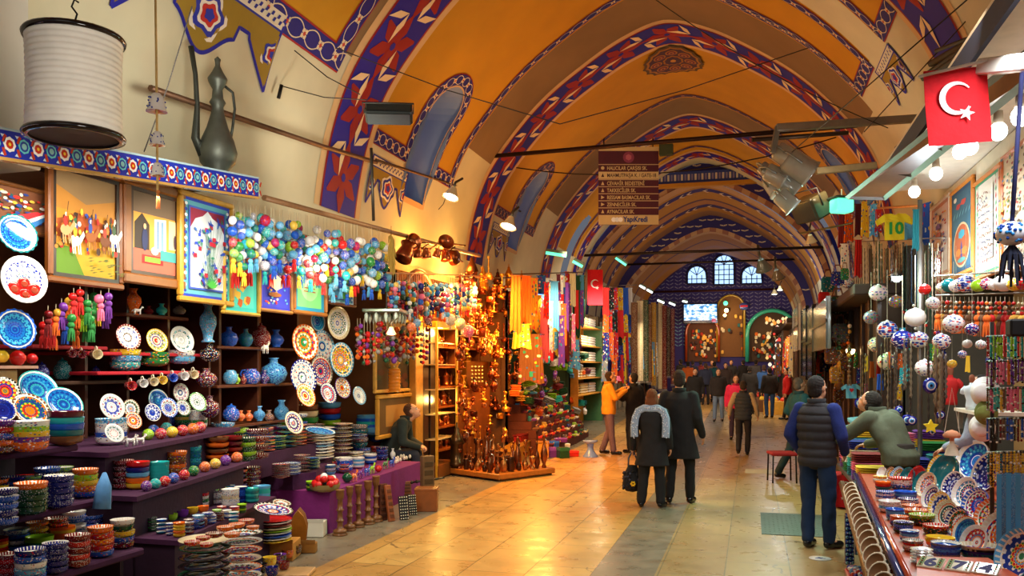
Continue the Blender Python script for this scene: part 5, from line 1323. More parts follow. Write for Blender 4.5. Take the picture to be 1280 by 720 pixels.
def flood(p,yaw,pitch,w,h,dp,col,label,lit=None,name='floodlight'):
 o=empty(name,p,(pitch,0,yaw),label,'floodlight'); m=MB(); m.box((-w/2,0,-h/2),(w/2,dp,h/2),col,bev=.02); ho=m.build('housing','gloss',o)
 m=MB(); m.box((-w*.45,-.006,-h*.42),(w*.45,0,h*.42),(56,62,64)); m.build('lens',lit or 'gloss',ho)
 m=MB(); m.tube([(-w/2-.01,dp/2,0),(-w/2-.02,dp/2,h*.8),(w/2+.02,dp/2,h*.8),(w/2+.01,dp/2,0)],.01,5,(60,60,58)); m.build('bracket','dullmetal',o); return o
flood(at(486,149,d=9.6),.35,1.2,.52,.22,.16,(40,46,48),'black floodlight box fixed below the first painted arch')
line3('lamp_bracket',[at(348,123,d=9.5),at(352,106,d=9.5)],.02,(30,28,26),'small black wall bracket below the painted panel','bracket')
def pendant(px,py,wpx,d,label,lit='bulb',tilt=.5,col=(220,205,160)):
 p=at(px,py,d=d); r=wpx/2*d/F; o=empty('spot_lamp',p,(tilt,0,-.5),label,'lamp')
 m=MB(); m.lathe([(r*.35,r*1.3),(r*.45,r*1.0),(r*.8,r*.3),(r,0),(r*.96,.0),(r*.4,r*.95)],18,col); sh_=m.build('shade','gloss',o)
 m=MB(); m.ball((0,0,r*.12),r*.8,(255,255,255),0,12,8,(1,1,.3)); m.build('bulb',lit,sh_)
 m=MB(); m.tube([(0,0,r*1.3),(0,0,r*2.0),(.0,.1,r*3)],r*.15,6,(90,84,70)); m.build('stem','dullmetal',o); return o
pendant(563,247,22,12.6,'cream spot lamp on the wall before the second arch',tilt=-.4)
pendant(635,284,22,15.5,'spot lamp beyond the second arch, above the copper shop',tilt=-.4)
light('SPOT','pendant_light',at(566,256,d=12.5),90,WARM,target=(-2.6,12.8,0),spot=2.2)

# ---- long curtain of bead strings on the awning rail
rs=random.Random(11); TC=['blue','light blue','white','green','turquoise','white','yellow','red','blue','light blue','lime green','white']
for i in range(52):
 f=i/51; px=292+f*190+rs.uniform(-2,2); X=-4.66+rs.uniform(-.12,.1)
 p=at(px,250+f*38,X=X); d=dep(p)
 nb=rs.choice([4,4,5]); top=(9+rs.uniform(0,22))*d/F; rad=rs.uniform(4.4,6.2)*d/F
 c1=rs.choice(TC); cs=[rs.choice(TC) for _ in range(nb)]
 gap=rad*2.3
 bead_string(p,cs,rad,gap,rs.choice(['red','blue','turquoise','white','yellow','light blue']),f'{cs[0]} and {cs[1]} ball string, {nth(i)} from left on the wooden rail','ball strings on the wooden rail',cord=top,mats=('side_multi','side_blue','side_white','side_multi'),tl=.13)
# left end: fish and bell strings at the picture edge
for i, (px,py) in enumerate(((300,300),(307,296),(313,305))):
 p=at(px-6+i*2,262,X=-4.75); bead_string(p,['turquoise','light blue','lime green','turquoise','orange'],.035,.1,'red',f'long turquoise charm string, {nth(i)} beside the tulip tile panel','long turquoise charm strings',cord=.05,tl=.2)
# second curtain
TC2=['red','blue','white','dark blue','light blue','orange','dark green','white','yellow','maroon','red','pink','light blue']
for i in range(38):
 f=i/37; px=486+f*108; X=-4.55+rs.uniform(-.15,.1)
 p=at(px,342+f*4,X=X); d=dep(p); rad=rs.uniform(2.7,3.9)*d/F; nb=rs.choice([5,6,7])
 cs=[rs.choice(TC2) for _ in range(nb)]
 bead_string(p,cs,rad,rad*1.75,rs.choice(TC2),f'{cs[0]} and {cs[1]} bead charm, {nth(i)} from left in second curtain','bead charms of the second curtain',cord=rs.uniform(8,15)*d/F,mats=('side_blue','glaze','glaze','side_multi'),tl=.1)
for bi, (px,py,w,c) in enumerate(((513,409,13,'orange'),(522,404,12,'light blue'),(533,402,10,'dark red'),(563,400,12,'cream'),(577,405,14,'cream'),(587,414,15,'pink'))):
 p=at(px,345,X=-4.45); d=dep(p); bead_string(p,[c],w/2*d/F,w*d/F,c,f'large {c} mosaic ball, {nth(bi)} below the second bead curtain','large hanging mosaic balls',cord=(py-345-w/2)*d/F,mats=('side_multi',),tl=.08)
# red glass mobiles near the mirror
for i in range(22):
 px=446+i*4.2+rs.uniform(-1,1); X=-4.75+rs.uniform(-.15,.15); p=at(px,398,X=X); d=dep(p)
 cs=[rs.choice(['red','dark red','grey','orange','purple','maroon','dark green','grey','red']) for _ in range(6)]
 bead_string(p,cs,rs.uniform(2.2,3.4)*d/F,7*d/F,None,f'red and grey glass bead strand, {nth(i)} from the left beside the mirror','glass bead strands beside the mirror',cord=rs.uniform(2,18)*d/F,mats=('glaze',))
# glass light fitting above them
p=at(483,392,X=-4.7); o=empty('glass_chandelier',p,(0,0,.2),'greenish glass and metal hanging light fitting above the red beads','chandelier'); m=MB()
m.box((-.25,-.35,0),(.25,.35,.05),(150,170,150),bev=.01); m.build('metal_frame','metal',o); m=MB()
for k in range(16):m.lathe([(0,-.14),(.02,-.1),(.028,-.04),(.01,0)],8,(200,220,210),M4=Matrix.Translation((-.2+(k%4)*.13,-.3+(k//4)*.2,0)))
m.build('glass_drop','gloss',o); m=MB(); m.tube([(0,0,.05),(0,0,.6)],.008,4,(120,120,110)); m.build('chain','dullmetal',o)
pendant(489,418,14,9.8,'warm bulb lamp glowing before the mirror','warmbulb',0)
light('POINT','mirror_lamp_light',at(489,421,d=9.6),14,AMB,radius=.05)
# dried bunch
p=at(489,292,X=-4.55); o=empty('dried_herb_bunch',p,label='long yellow bunch of dried herbs hanging from the rail',cat='herb bunch'); m=MB(); m.tube([(0,0,.1),(0,0,0)],.004,4,(120,100,60)); m.build('cord','matte',o); m=MB()
for k in range(60):a=rs.uniform(0,6.3); r0=rs.uniform(0,.05); z=-rs.uniform(.02,.5); m.tube([(0,0,z*.3),(r0*math.cos(a),r0*math.sin(a),z),(r0*1.3*math.cos(a),r0*1.3*math.sin(a),z-.08)],[.006,.012,.004],4,(170,140,60))
m.build('dry_stems','matte',o)
# tasselled pomegranate ornaments at left
PO=[(77,385,'purple'),(81,403,'purple'),(61,408,'red'),(92,372,'red'),(100,367,'red'),(96,384,'orange'),(89,399,'green'),(95,409,'orange'),(110,380,'green'),(114,381,'dark green'),(115,391,'green'),(117,372,'green'),(107,401,'green'),(114,401,'green'),(126,375,'pink'),(136,372,'purple'),(134,379,'purple'),(132,385,'purple'),(122,382,'yellow'),(65,405,'red'),(67,410,'maroon'),(54,408,'red'),(86,378,'gold'),(70,392,'gold'),(104,388,'lime green'),(60,394,'dark red')]
for i, (px,py,c) in enumerate(PO):
 X=-5.0+rs.uniform(-.15,.15); p=at(px,py-12,X=X); d=dep(p); tc='blue' if i==1 else(c if c not in('gold','maroon') else 'orange')
 bead_string(p,[c],5.2*d/F,10*d/F,tc,f'{c} pomegranate ornament with tassel, {nth(i)} in the cluster below the battle painting','tasselled pomegranates below the battle painting',cord=6*d/F,mats=('glaze',),tl=.14)
for i, (px,py,w,c) in enumerate(((22,447,20,'red'),(40,448,14,'red'),(3,445,16,'yellow'))):
 p=at(px,py+w/2,X=-4.9); r=w*dep(p)/F/2; o=K['pom'](p,(0,0,0),r,C_(c),f'{c} glazed pomegranate on the small shelf at left edge, {nth(i)} one')
a=at(-20,457,X=-4.75); b=at(48,457,X=-4.75); o=empty('pale_shelf',label='small pale shelf with red pomegranates at the left edge',cat='shelf'); m=MB(); m.box((-5.2,a.y,a.z-.02),(-4.75,b.y,a.z),(170,130,110)); m.build('shelf_board','wood',o); m=MB(); m.box((-5.15,a.y,a.z-.16),(-4.8,b.y-.12,a.z-.021),(206,160,90),bev=.01); m.build('drawer_box','wood',o)

# ---- hanging copper pots
def cezve_fn():
 mb=MB(); c=(178,100,62); mb.lathe([(0,0),(.8,0),(.9,.1),(.75,.9),(.62,1.3),(.85,1.6),(.8,1.6),(.56,1.3),(.7,.8),(.8,.12),(0,.1)],20,c); o=mb.build('copper_pot','metal'); o['category']='copper pot'
 m=MB(); m.tube([(.7,0,1.35),(1.3,0,1.8),(2.2,0,2.3)],[.12,.1,.13],6,(150,90,50)); m.build('handle','metal',o); return o
def pan_fn():
 mb=MB(); c=(170,96,60); mb.lathe([(0,0),(.9,0),(1,.1),(1.03,.55),(1.08,.58),(.98,.56),(.93,.12),(0,.08)],24,c); mb.lathe([(.3,-.02),(.36,-.03),(.4,0)],20,(120,60,40)); mb.lathe([(0,-.04),(.2,-.03),(.24,0)],16,(200,130,80)); o=mb.build('copper_pan','metal'); o['category']='copper pan'
 m=MB(); m.tube([(1,0,.45),(1.6,0,.6),(2.6,0,.75)],[.12,.09,.13],6,(120,80,50)); m.build('handle','metal',o); return o
kcz=Kind(cezve_fn); kpn=Kind(pan_fn)
for(k,px,py,w,rot,lb) in((kcz,503,325,26,(.5,.25,2.4),'wide copper jug hanging tilted beside the herb bunch'),(kpn,514,303,20,(1.5,0,1.0),'round copper pan with dark inside hanging on the rail'),(kcz,522,322,14,(0,0,.4),'narrow copper coffee pot, first of the hanging pair'),(kcz,533,323,14,(0,0,1),'narrow copper coffee pot, second of the hanging pair'),(kcz,545,322,12,(.3,0,2.0),'slim copper pot with long handle on the rail'),(kpn,556,305,19,(1.2,.2,.6),'deep dark copper pan near the rail end'),(kcz,557,326,15,(-.2,0,.9),'copper pot hanging under the deep pan'),(kpn,571,322,19,(-1.5,.1,1.3),'round copper lid pan showing its ringed bottom')):
 p=at(px,py,X=-4.65); r=w*dep(p)/F/2; k(p,rot,(r,r,r*1.15),(255,255,255),lb)
p=at(524,380,X=-4.9); o=empty('slatted_rack',p,(0,0,PI/2-.1),'arched slatted wooden rack behind the copper pots','rack'); m=MB(); R=46*dep(p)/F*.9
m.tube([(R*math.cos(a),0,R*math.sin(a)) for a in[PI*k/20 for k in range(21)]],.035,6,(150,90,50)); m.build('rim','wood',o); m=MB()
for k in range(-6,7):x=k*R/7; m.box((x-.02,.01,0),(x+.02,.03,math.sqrt(max(R*R-x*x,0))),(110,54,24))
m.build('slat','wood',o)

# ---- mirror and door posts, showcase
def art_mirror(A):
 A.rect(0,0,1,1,(44,36,20)); rr=random.Random(5)
 for k in range(30):A.disc(rr.random(),rr.random(),.08,.05,rr.choice([(90,50,20),(50,60,30),(130,70,20),(70,30,16),(36,50,30)]),8)
picture(467,398,521,490,-5.15,'tall mirror in a light gold frame behind the bead strands',(214,168,80),art_mirror,.05,'framed_mirror','mirror')
picture(470,492,520,545,-5.12,'gold framed picture standing below the mirror',(190,140,50),lambda A:(A.rect(0,0,1,1,(100,70,30)),A.rect(.2,.2,.8,.8,(180,130,60))),.06)
p=at(493,490,X=-5.0); m=MB(); rr_=8*dep(p)/F
o=empty('ribbed_candle',p,label='ribbed orange candle jar standing before the mirror',cat='candle'); pr=[]
for i in range(29):pr.append((rr_*(1-.12*abs(math.sin(i*PI/4))),i*.012))
m.lathe(pr,16,(226,140,40)); m.build('wax_body','gloss',o); m=MB(); m.lathe([(rr_*.8,.336),(rr_*.5,.36),(rr_*.9,.42),(rr_*.2,.5)],12,(230,170,60)); m.build('flower_top','gloss',o)
for(px0,px1,c,lb,py0) in((520,529,(200,146,60),'light golden door post beside the mirror',400),(529,536,(60,34,20),'dark narrow door post beside the golden one',400),(538,547,(40,26,16),'black brown door post before the showcase',405)):
 a=at(px0,500,X=-5.02); b=at(px1,500,X=-5.02); o=empty('door_post',(a.x,a.y,0),(0,0,0),lb,'door post'); m=MB(); m.box((-.12,0,0),(0,b.y-a.y,2.55),c,bev=.01); m.build('post','wood',o); m=MB(); m.box((-.14,-.02,2.5),(.02,b.y-a.y+.02,2.6),c,bev=.01); m.box((-.14,-.02,0),(.02,b.y-a.y+.02,.12),c,bev=.01); m.build('moulding','wood',o)
a=at(547,500,X=-4.8); b=at(572,500,X=-4.8)
o=empty('glass_showcase',((a.x),(a.y+b.y)/2,.02),label='glowing glass showcase of brass goods at the copper shop door',cat='showcase'); L=(b.y-a.y)/2; m=MB()
for y_ in(-L,L):m.box((-.03,y_-.02,0),(.0,y_+.02,2.5),(210,160,50)); m.box((-.38,y_-.02,0),(-.35,y_+.02,2.5),(150,110,40))
m.box((-.38,-L,0),(0,L,.2),(120,70,30)); m.box((-.38,-L,2.4),(0,L,2.5),(190,140,40)); m.build('frame','wood',o); m=MB()
for z in(.6,1.0,1.4,1.8,2.15):m.box((-.36,-L+.02,z),(-.03,L-.02,z+.015),(240,220,160))
m.build('glass_shelf','gloss',o)
light('POINT','showcase_lamp_light',(a.x-.15,(a.y+b.y)/2,2.35),26,(1,.6,.15),radius=.06)
light('POINT','showcase_lamp_light',(a.x-.12,(a.y+b.y)/2,1.25),16,(1,.6,.15),radius=.06)
# ================================================================== LEFT: COPPER SHOP AND TEXTILE SHOPS
CU=[(190,104,56),(206,130,60),(150,80,40),(214,160,70),(120,70,40)]
def metal_kind(profs,name,cat,handle=None):
 def fn():
  mb=MB(); mb.lathe(profs[0],14,(255,255,255)); o=mb.build(name,'obrass'); o['category']=cat
  if handle:m=MB(); m.tube(handle,.08,5,(255,255,255)); m.build('handle','obrass',o)
  return o
 return Kind(fn)
t=NT('brass'); oi=t.n('ObjectInfo'); g=t.n('NewGeometry'); nz=t.noise(g.outputs['Position'],14,3); vm=t.n('VectorMath',operation='SCALE'); t.l(oi.outputs['Color'],vm.inputs[0]); t.l(t.math('MULTIPLY_ADD',nz,.8,.6),vm.inputs['Scale']); M['obrass']=t.fin(vm.outputs[0],.3,.85)
BR=[
 metal_kind([[(0,0),(.8,0),(.85,.1),(.3,.3),(.2,.9),(.45,1.1),(.2,1.3),(.2,2.0),(.6,2.2),(.7,2.6),(.5,2.6)]],'brass_candlestick','candlestick'),
 metal_kind([[(0,0),(.6,0),(.65,.1),(.4,.3),(.95,.8),(1,1.2),(.6,1.7),(.3,2.0),(.3,2.4),(.5,2.6),(0,2.9)]],'copper_pitcher','pitcher',[(.3,0,2.4),(1.1,0,2.2),(1.2,0,1.6),(.8,0,1.0)]),
 metal_kind([[(0,0),(.9,0),(1,.1),(1,1.4),(.95,1.5),(.9,1.45),(.9,.15),(0,.1)]],'copper_mug','copper mug',[(1,0,1.2),(1.5,0,1.2),(1.5,0,.5),(1,0,.4)]),
 metal_kind([[(0,0),(.7,0),(.7,.15),(.25,.3),(.25,.6),(.8,1.1),(.9,1.7),(.85,1.7),(.7,1.1),(0,.7)]],'brass_goblet','goblet'),
 metal_kind([[(0,0),(.5,0),(.9,.15),(.9,.3),(.75,.35),(.75,1.5),(.95,1.55),(.6,2.0),(.3,2.3),(.3,2.5),(.1,2.6),(.1,2.9)]],'brass_lantern','lantern'),
 metal_kind([[(0,0),(.5,0),(.8,.15),(.95,.6),(.7,.9),(.2,1.1),(.15,1.9),(.3,2.0),(.15,2.1),(.12,3.2),(.35,3.4),(.35,3.6),(0,3.7)]],'brass_hookah','water pipe')]
def brass(i,p,r,lb,gp,hs=1.0,c=None):
 o=BR[i%6](p,(0,0,jit(3)),(r,r,r*hs),c or random.choice(CU),lb,gp); return o
# wall racks in the copper shop
RK=empty('metal_rack',(0,0,0),label='wooden rack of brass and copper ware inside the copper shop',cat='rack')
zs=(.35,.75,1.1,1.45,1.8,2.15,2.5)
for z in zs:m=MB(); m.box((-5.75,12.6,z-.03),(-5.2,16.5,z),(140,76,26)); m.build('shelf_board','wood',RK)
m=MB(); m.box((-5.85,12.56,0),(-5.78,16.55,2.9),(180,110,30)); m.build('back_panel','wood',RK); m=MB()
for y_ in(12.62,13.5,15,16.5):m.box((-5.75,y_-.03,0),(-5.25,y_+.03,2.9),(110,60,24))
m.build('upright','wood',RK)
NM=['candlestick','pitcher','mug','goblet','lantern','water pipe']
rr=random.Random(21)
for zi, z in enumerate(zs):
 y_=12.75; q_=0
 while y_<16.4:
  i=rr.randrange(6); r=rr.uniform(.055,.095); hs=min(1.2,.30/(r*2.7)); brass(i,(-5.35+rr.uniform(-.08,.05),y_,z+.001),r,f'glowing brass {NM[i]}, {nth(q_)} on the {nth(zi)} shelf up of the copper rack',f'brass {NM[i]}s, {nth(zi)} rack shelf',hs); y_+=r*2+rr.uniform(.03,.12); q_+=1
# hanging brass lanterns
for i, (px,py,w,h) in enumerate(((590,366,18,50),(604,362,13,30),(622,372,14,36),(636,360,12,30),(612,398,14,40),(628,418,14,36),(600,430,14,34),(652,372,12,34),(576,448,12,30),(620,448,12,28))):
 p=at(px,py,X=-4.85); d=dep(p); o=brass(4,p,w/2*d/F,f'{["dark", "glowing"][i % 2]} brass lantern hanging in the copper shop, {nth(i)} one from the street rail','hanging brass lanterns',h/(w/2)/2.9,(90,46,24) if i%2==0 else(220,140,40))
hcnt=[0,0,0]
for i, px in enumerate(sorted(rr.uniform(573,662) for _ in range(280))):
 py=rr.uniform(348,560); 
 if 582<px<611 and 446<py<486:continue
 if px>640 and py<440:continue
 X=-4.68+rr.uniform(-.3,.12); p=at(px,py,X=X)
 if p.z<.25:continue
 bd=min(2,int((py-348)/71)); hcnt[bd]+=1
 d=dep(p); t_=rr.randrange(6); w=rr.uniform(5,11); brass(t_,p,w/2*d/F,f'{NM[t_]} hanging {["high", "at mid height", "low"][bd]} in the copper shop, {nth(hcnt[bd] - 1)} from left',f'{NM[t_]}s hanging densely in the copper shop',rr.uniform(.8,1.5),rr.choice([(226,150,50),(240,180,70),(200,110,50),(150,70,30),(120,50,24),(90,40,20)]))
# brass box, cupboard
a=at(583,486,X=-4.98); b=at(611,486,X=-4.98); o=empty('brass_box',((a.x),(a.y+b.y)/2,a.z),label='square brass box with a grid of holes in the copper shop',cat='box'); L=(b.y-a.y)/2; m=MB(); m.box((-.19,-L,0),(0,L,.5),(170,120,40),bev=.01); m.build('body','metal',o); m=MB()
for i in range(4):
 for j in range(5):m.ball((.005,-L*.55+i*L*.3,.12+j*.07),.02,(250,230,170),0,6,4)
m.build('stud','gloss',o); m=MB(); m.box((-.2,-L-.02,-1.3),(.02,L+.02,0),(120,66,24),bev=.01); m.build('cabinet_base','wood',o)
# platform of small vessels at the door
a=at(556,588,Z=.07); b=at(624,597,Z=.07); c=at(640,570,Z=.07)
def platform(a,b,dpt,h,label,px=(0,0)):
 yaw=math.atan2(b.y-a.y,b.x-a.x); o=empty('low_platform',(a.x,a.y,0),(0,0,yaw),label,'platform'); L=(b-a).length; m=MB(); m.box((0,0,.03),(L,dpt,h),(176,104,36),bev=.015); m.build('top_board','wood',o); m=MB()
 for x in(.06,L-.1):m.box((x,.05,0),(x+.06,dpt-.05,.03),(80,46,20))
 m.build('foot','wood',o); return o, Matrix.Translation((a.x,a.y,h))@Matrix.Rotation(yaw,4,'Z'), L
o, MT, L=platform(a,b,1.3,.12,'low wooden platform crowded with small copper vessels')
k=0
for i in range(8):
 for j in range(8):
  p=MT@Vector((.06+(L-.12)*(i+.5)/8+rr.uniform(-.02,.02),.08+j*.155+rr.uniform(-.02,.02),.001)); t_=rr.choice([0,1,3,5,5,2])
  if j>5 and i<3:continue
  brass(t_,p,rr.uniform(.045,.065),f'small dark copper {NM[t_]} on low platform, {nth(j)} row back, {nth(i)} along',f'small copper {NM[t_]}s on the low platform, row {j + 1}',rr.uniform(1.4,3.2),rr.choice([(150,84,46),(110,60,34),(190,120,60),(80,50,34)])); k+=1
for(px,pb_,w,h,i,c,lb) in((571,584,22,56,4,(90,66,40),'tall dark metal flask with black cap at the copper shop door'),(590,552,22,58,2,(110,80,40),'big tall copper canister in the copper shop'),(633,592,16,20,1,(70,44,34),'round dark copper kettle at the platform corner'),(606,560,14,50,5,(190,110,50),'tall copper water pipe behind the small vessels'),(622,556,14,56,5,(160,90,40),'tall dark water pipe right of the canister')):
 p=at(px,pb_,Z=.02 if px!=571 else .13); d=dep(p); r=w/2*d/F; brass(i,p,r,lb,None,h*d/F/r/{4:2.9,2:1.5,1:2.9,5:3.7}[i],c)
a=at(640,584,Z=.3); b=at(664,566,Z=.3)
def bin_(px0,py0,px1,py1,h,col,label,name='wooden_crate',cat='crate',dpt=.5):
 a=at(px0,py0,Z=0); b=at(px1,py1,Z=0); yaw=math.atan2(b.y-a.y,b.x-a.x); o=empty(name,(a.x,a.y,0),(0,0,yaw),label,cat); L=(b-a).length
 m=MB(); m.box((0,0,0.001),(L,dpt,h),col,bev=.01); m.build('body','wood',o); m=MB(); m.box((-.01,-.01,h),(L+.01,dpt+.01,h+.02),tuple(int(v*.8) for v in col)); m.build('rim','wood',o); return o
bin_(641,586,664,568,.28,(170,120,30),'yellow wooden crate beside the platform of vessels',dpt=.3)
bin_(651,572,668,566,.42,(140,20,20),'dark red box seat at the copper shop edge','red_box','box',.15)
bin_(671,573,686,573,.30,(214,140,30),'yellow cardboard box of goods before the textile shop','cardboard_box','box',.3)
for i, (px,py,w,h,z,c) in enumerate(((692,572,16,12,0,'purple'),(706,573,13,13,0,'dark green'),(717,571,14,7,0,'red'),(720,566,12,6,.12,'blue'),(692,560,16,8,.22,'blue'),(706,560,14,5,.24,'white'),(700,553,18,5,.3,'purple'))):
 p=at(px,py,Z=z) if z==0 else at(px,py,X=-3.95); d=dep(p); o=empty('gift_box',p,(0,0,.5+jit(.3)),f'small {c} box, {nth(i)} in the pile by the blue stool','box'); hw=w/2*d/F; hh=h*d/F; m=MB(); m.box((-hw,0,.001),(hw,.2,hh),CD[c],bev=.005); m.build('body','gloss',o); m=MB(); m.box((-hw-.004,-.004,hh*.7),(hw+.004,.204,hh+.004),tuple(min(255,int(v*1.2)+20) for v in CD[c]),bev=.004); m.build('lid','gloss',o)
# blue stool
p=at(738,571,Z=0); r=9.5*dep(p)/F; o=empty('plastic_stool',p,label='small pale blue hourglass stool beside the man in yellow',cat='stool'); m=MB(); m.lathe([(r,0),(r,.02),(r*.8,.05),(r*.42,.14),(r*.38,.2),(r*.5,.27)],20,(120,150,225)); m.build('pedestal','gloss',o); m=MB(); m.lathe([(0,.26),(r*.5,.26),(r*.95,.3),(r,.33),(0,.33)],20,(150,175,235)); m.build('seat','gloss',o)

# ---- cloth goods
def scarf_fn(n=9,amp=.12,seed=1,flare=.2):
 def fn():
  r_=random.Random(seed); mb=MB(); N_=28; Hn=7; V_=[]
  for side in(0,1):
   for j in range(Hn+1):
    g=j/Hn; w_=.5*(.75+flare*g)
    for i in range(N_+1):
     f=i/N_; x=(f-.5)*2*w_; y=amp*math.sin(f*PI*n+j*.25)*(.5+.6*g)+(.012 if side else 0)
     V_.append((x,y,-g*(1+.04*math.sin(f*7+seed)) if j==Hn else-g))
  M_=(Hn+1)*(N_+1); F_=[]
  for j in range(Hn):
   for i in range(N_):
    a=j*(N_+1)+i; F_.append((a,a+1,a+N_+2,a+N_+1)); F_.append((M_+a,M_+a+N_+1,M_+a+N_+2,M_+a+1))
  mb.add(V_,F_,(255,255,255),0,True); mb.tube([(-.5,.0,.0),(.5,.0,.0)],.012,5,(200,200,200)); o=mb.build('scarf','scarfmat'); o['category']='scarf'; return o
 return Kind(fn)
t=NT('printed_cloth'); tc=t.n('TexCoord'); oi=t.n('ObjectInfo'); vo=t.n('TexVoronoi'); mp=t.n('Mapping'); mp.inputs['Scale'].default_value=(3.5,1,9); t.l(tc.outputs['Object'],mp.inputs['Vector'])
ad=t.n('VectorMath',operation='ADD'); t.l(mp.outputs[0],ad.inputs[0]); cb=t.n('CombineXYZ'); t.l(t.math('MULTIPLY',oi.outputs['Random'],40.0),cb.inputs[1]); t.l(cb.outputs[0],ad.inputs[1]); t.l(ad.outputs[0],vo.inputs['Vector']); vo.inputs['Scale'].default_value=1.2
sc=t.n('SeparateColor'); t.l(vo.outputs['Color'],sc.inputs[0]); pc=pal(t,sc.outputs[0],[(230,60,60),(240,240,235),(40,110,200),(240,200,60),(120,40,120),(30,150,150)])
mk=t.math('MULTIPLY',t.math('LESS_THAN',vo.outputs['Distance'],.34),t.math('GREATER_THAN',oi.outputs['Random'],.35)); M['scarfmat']=t.fin(t.mix(mk,oi.outputs['Color'],pc),.8)
t=NT('woven_rug'); tc=t.n('TexCoord'); oi=t.n('ObjectInfo'); sp=t.n('SeparateXYZ'); t.l(tc.outputs['Object'],sp.inputs[0]); wv=t.math('SINE',t.math('MULTIPLY',sp.outputs[2],60.0)); vo=t.n('TexVoronoi',distance='MANHATTAN'); mp=t.n('Mapping'); mp.inputs['Scale'].default_value=(6,0,16); t.l(tc.outputs['Object'],mp.inputs['Vector']); t.l(mp.outputs[0],vo.inputs['Vector']); vo.inputs['Randomness'].default_value=.1
sc=t.n('SeparateColor'); t.l(vo.outputs['Color'],sc.inputs[0]); pc=pal(t,sc.outputs[0],[(120,30,26),(210,180,140),(60,40,40),(170,110,60),(220,205,180)]); c=t.mix(t.math('LESS_THAN',vo.outputs['Distance'],.42),oi.outputs['Color'],pc)
ed=t.math('GREATER_THAN',t.math('ABSOLUTE',sp.outputs[0]),.38); M['rug']=t.fin(t.mix(ed,c,oi.outputs['Color']),.95)
def fold_fn():
 mb=MB()
 for k in range(4):mb.box((-.5,-.35,k*.24),(.5,.35,k*.24+.22),(255,255,255),bev=.1)
 o=mb.build('folded_cloth','ocloth'); o['category']='folded cloth'; return o
KF=Kind(fold_fn)
def bag_fn():
 mb=MB(); mb.box((-.8,-.35,0),(.8,.35,1.1),(255,255,255),bev=.2); o=mb.build('woven_bag','scarfmat'); o['category']='bag'; m=MB(); m.tube([(-.5,0,1.05),(-.3,0,1.6),(.3,0,1.6),(.5,0,1.05)],.06,5,(120,60,40)); m.build('handle','cloth',o); return o
KB=Kind(bag_fn)
HCX=['dark green','teal','turquoise','brown','maroon','white','lime green','dark red','orange','purple','grey']
KS=[scarf_fn(9,.1,1),scarf_fn(13,.08,2),scarf_fn(6,.14,3)]
def scarf(px,py0,wpx,hpx,c,label,X=-4.3,group=None,yaw=None,cat='scarf'):
 p=at(px,py0,X=X); d=dep(p); w=wpx*d/F; h=hpx*d/F
 o=random.choice(KS)(p,(0,0,(-.5 if X>0 else .5) if yaw is None else yaw),(w*1.15,w*.9,h),C_(c),label,group); o['category']=cat; return o
SC=[(645,345,14,70,'orange','orange embroidered robe hanging left of the scarves'),(658,345,13,60,'orange','deep orange robe beside the first one'),(667,348,12,68,'gold','golden robe at the copper shop edge'),(652,405,22,30,'yellow','yellow fringed cloth below the orange robes'),
 (677,345,12,52,'blue','blue printed scarf, first of the long row'),(680,385,10,66,'pink','long pink scarf in the row'),(685,348,13,60,'white','white and blue printed scarf'),(687,405,9,45,'red','red scarf hanging low in the row'),(693,352,11,60,'light blue','plain light blue scarf in the row'),(695,400,10,45,'yellow','yellow scarf hanging low'),(700,345,9,58,'white','white scarf with flowers'),(697,415,9,22,'light blue','bright blue cloth square'),(705,360,9,72,'blue','long blue scarf beside the white ones'),(702,395,8,62,'purple','long purple scarf in the row'),(710,340,8,50,'red','orange red patterned scarf'),(708,390,8,60,'dark red','dark red scarf hanging low'),(716,342,9,40,'cream','cream scarf in the upper row'),(713,395,7,50,'brown','brown red scarf near the green one'),(721,345,9,75,'dark green','long dark green scarf'),(727,345,8,60,'green','green scarf next to the dark green one'),(722,405,9,30,'purple','purple and red bag at the row end'),(718,425,14,36,'light blue','light blue cloth bundle at the row end'),(664,418,30,60,'brown','dark brown robe hanging in the shop depth')]
for q in SC:scarf(*q,X=-4.3+jit(.12))
for i, px in enumerate(sorted(673+rr.uniform(0,58) for _ in range(26))):
 c=rr.choice(['red','light blue','white','blue','orange','purple','yellow','green','pink','turquoise','maroon','dark green']); py=rr.uniform(342,395)
 scarf(px,py,rr.uniform(4,7),rr.uniform(35,62),c,f'narrow {c} scarf, {nth(i)} from left of the slim ones',X=-4.2+rr.uniform(-.2,.2))
for i, px in enumerate(sorted(rr.uniform(660,735) for _ in range(60))):
 py=rr.uniform(445,520); X=-4.45+rr.uniform(-.1,.1); p=at(px,py+(735-px)*.0,X=X); c=rr.choice(HCX)
 (KF if i%2 else KB)(p,(jit(.4),jit(.4),PI/2+jit(.6)),(.13,.13,.13) if i%2==0 else(.26,.3,.14),C_(c),f'{c} {"cloth bundle" if i % 2 else "woven bag"}, {nth(i)} from left in the high heap behind slippers')
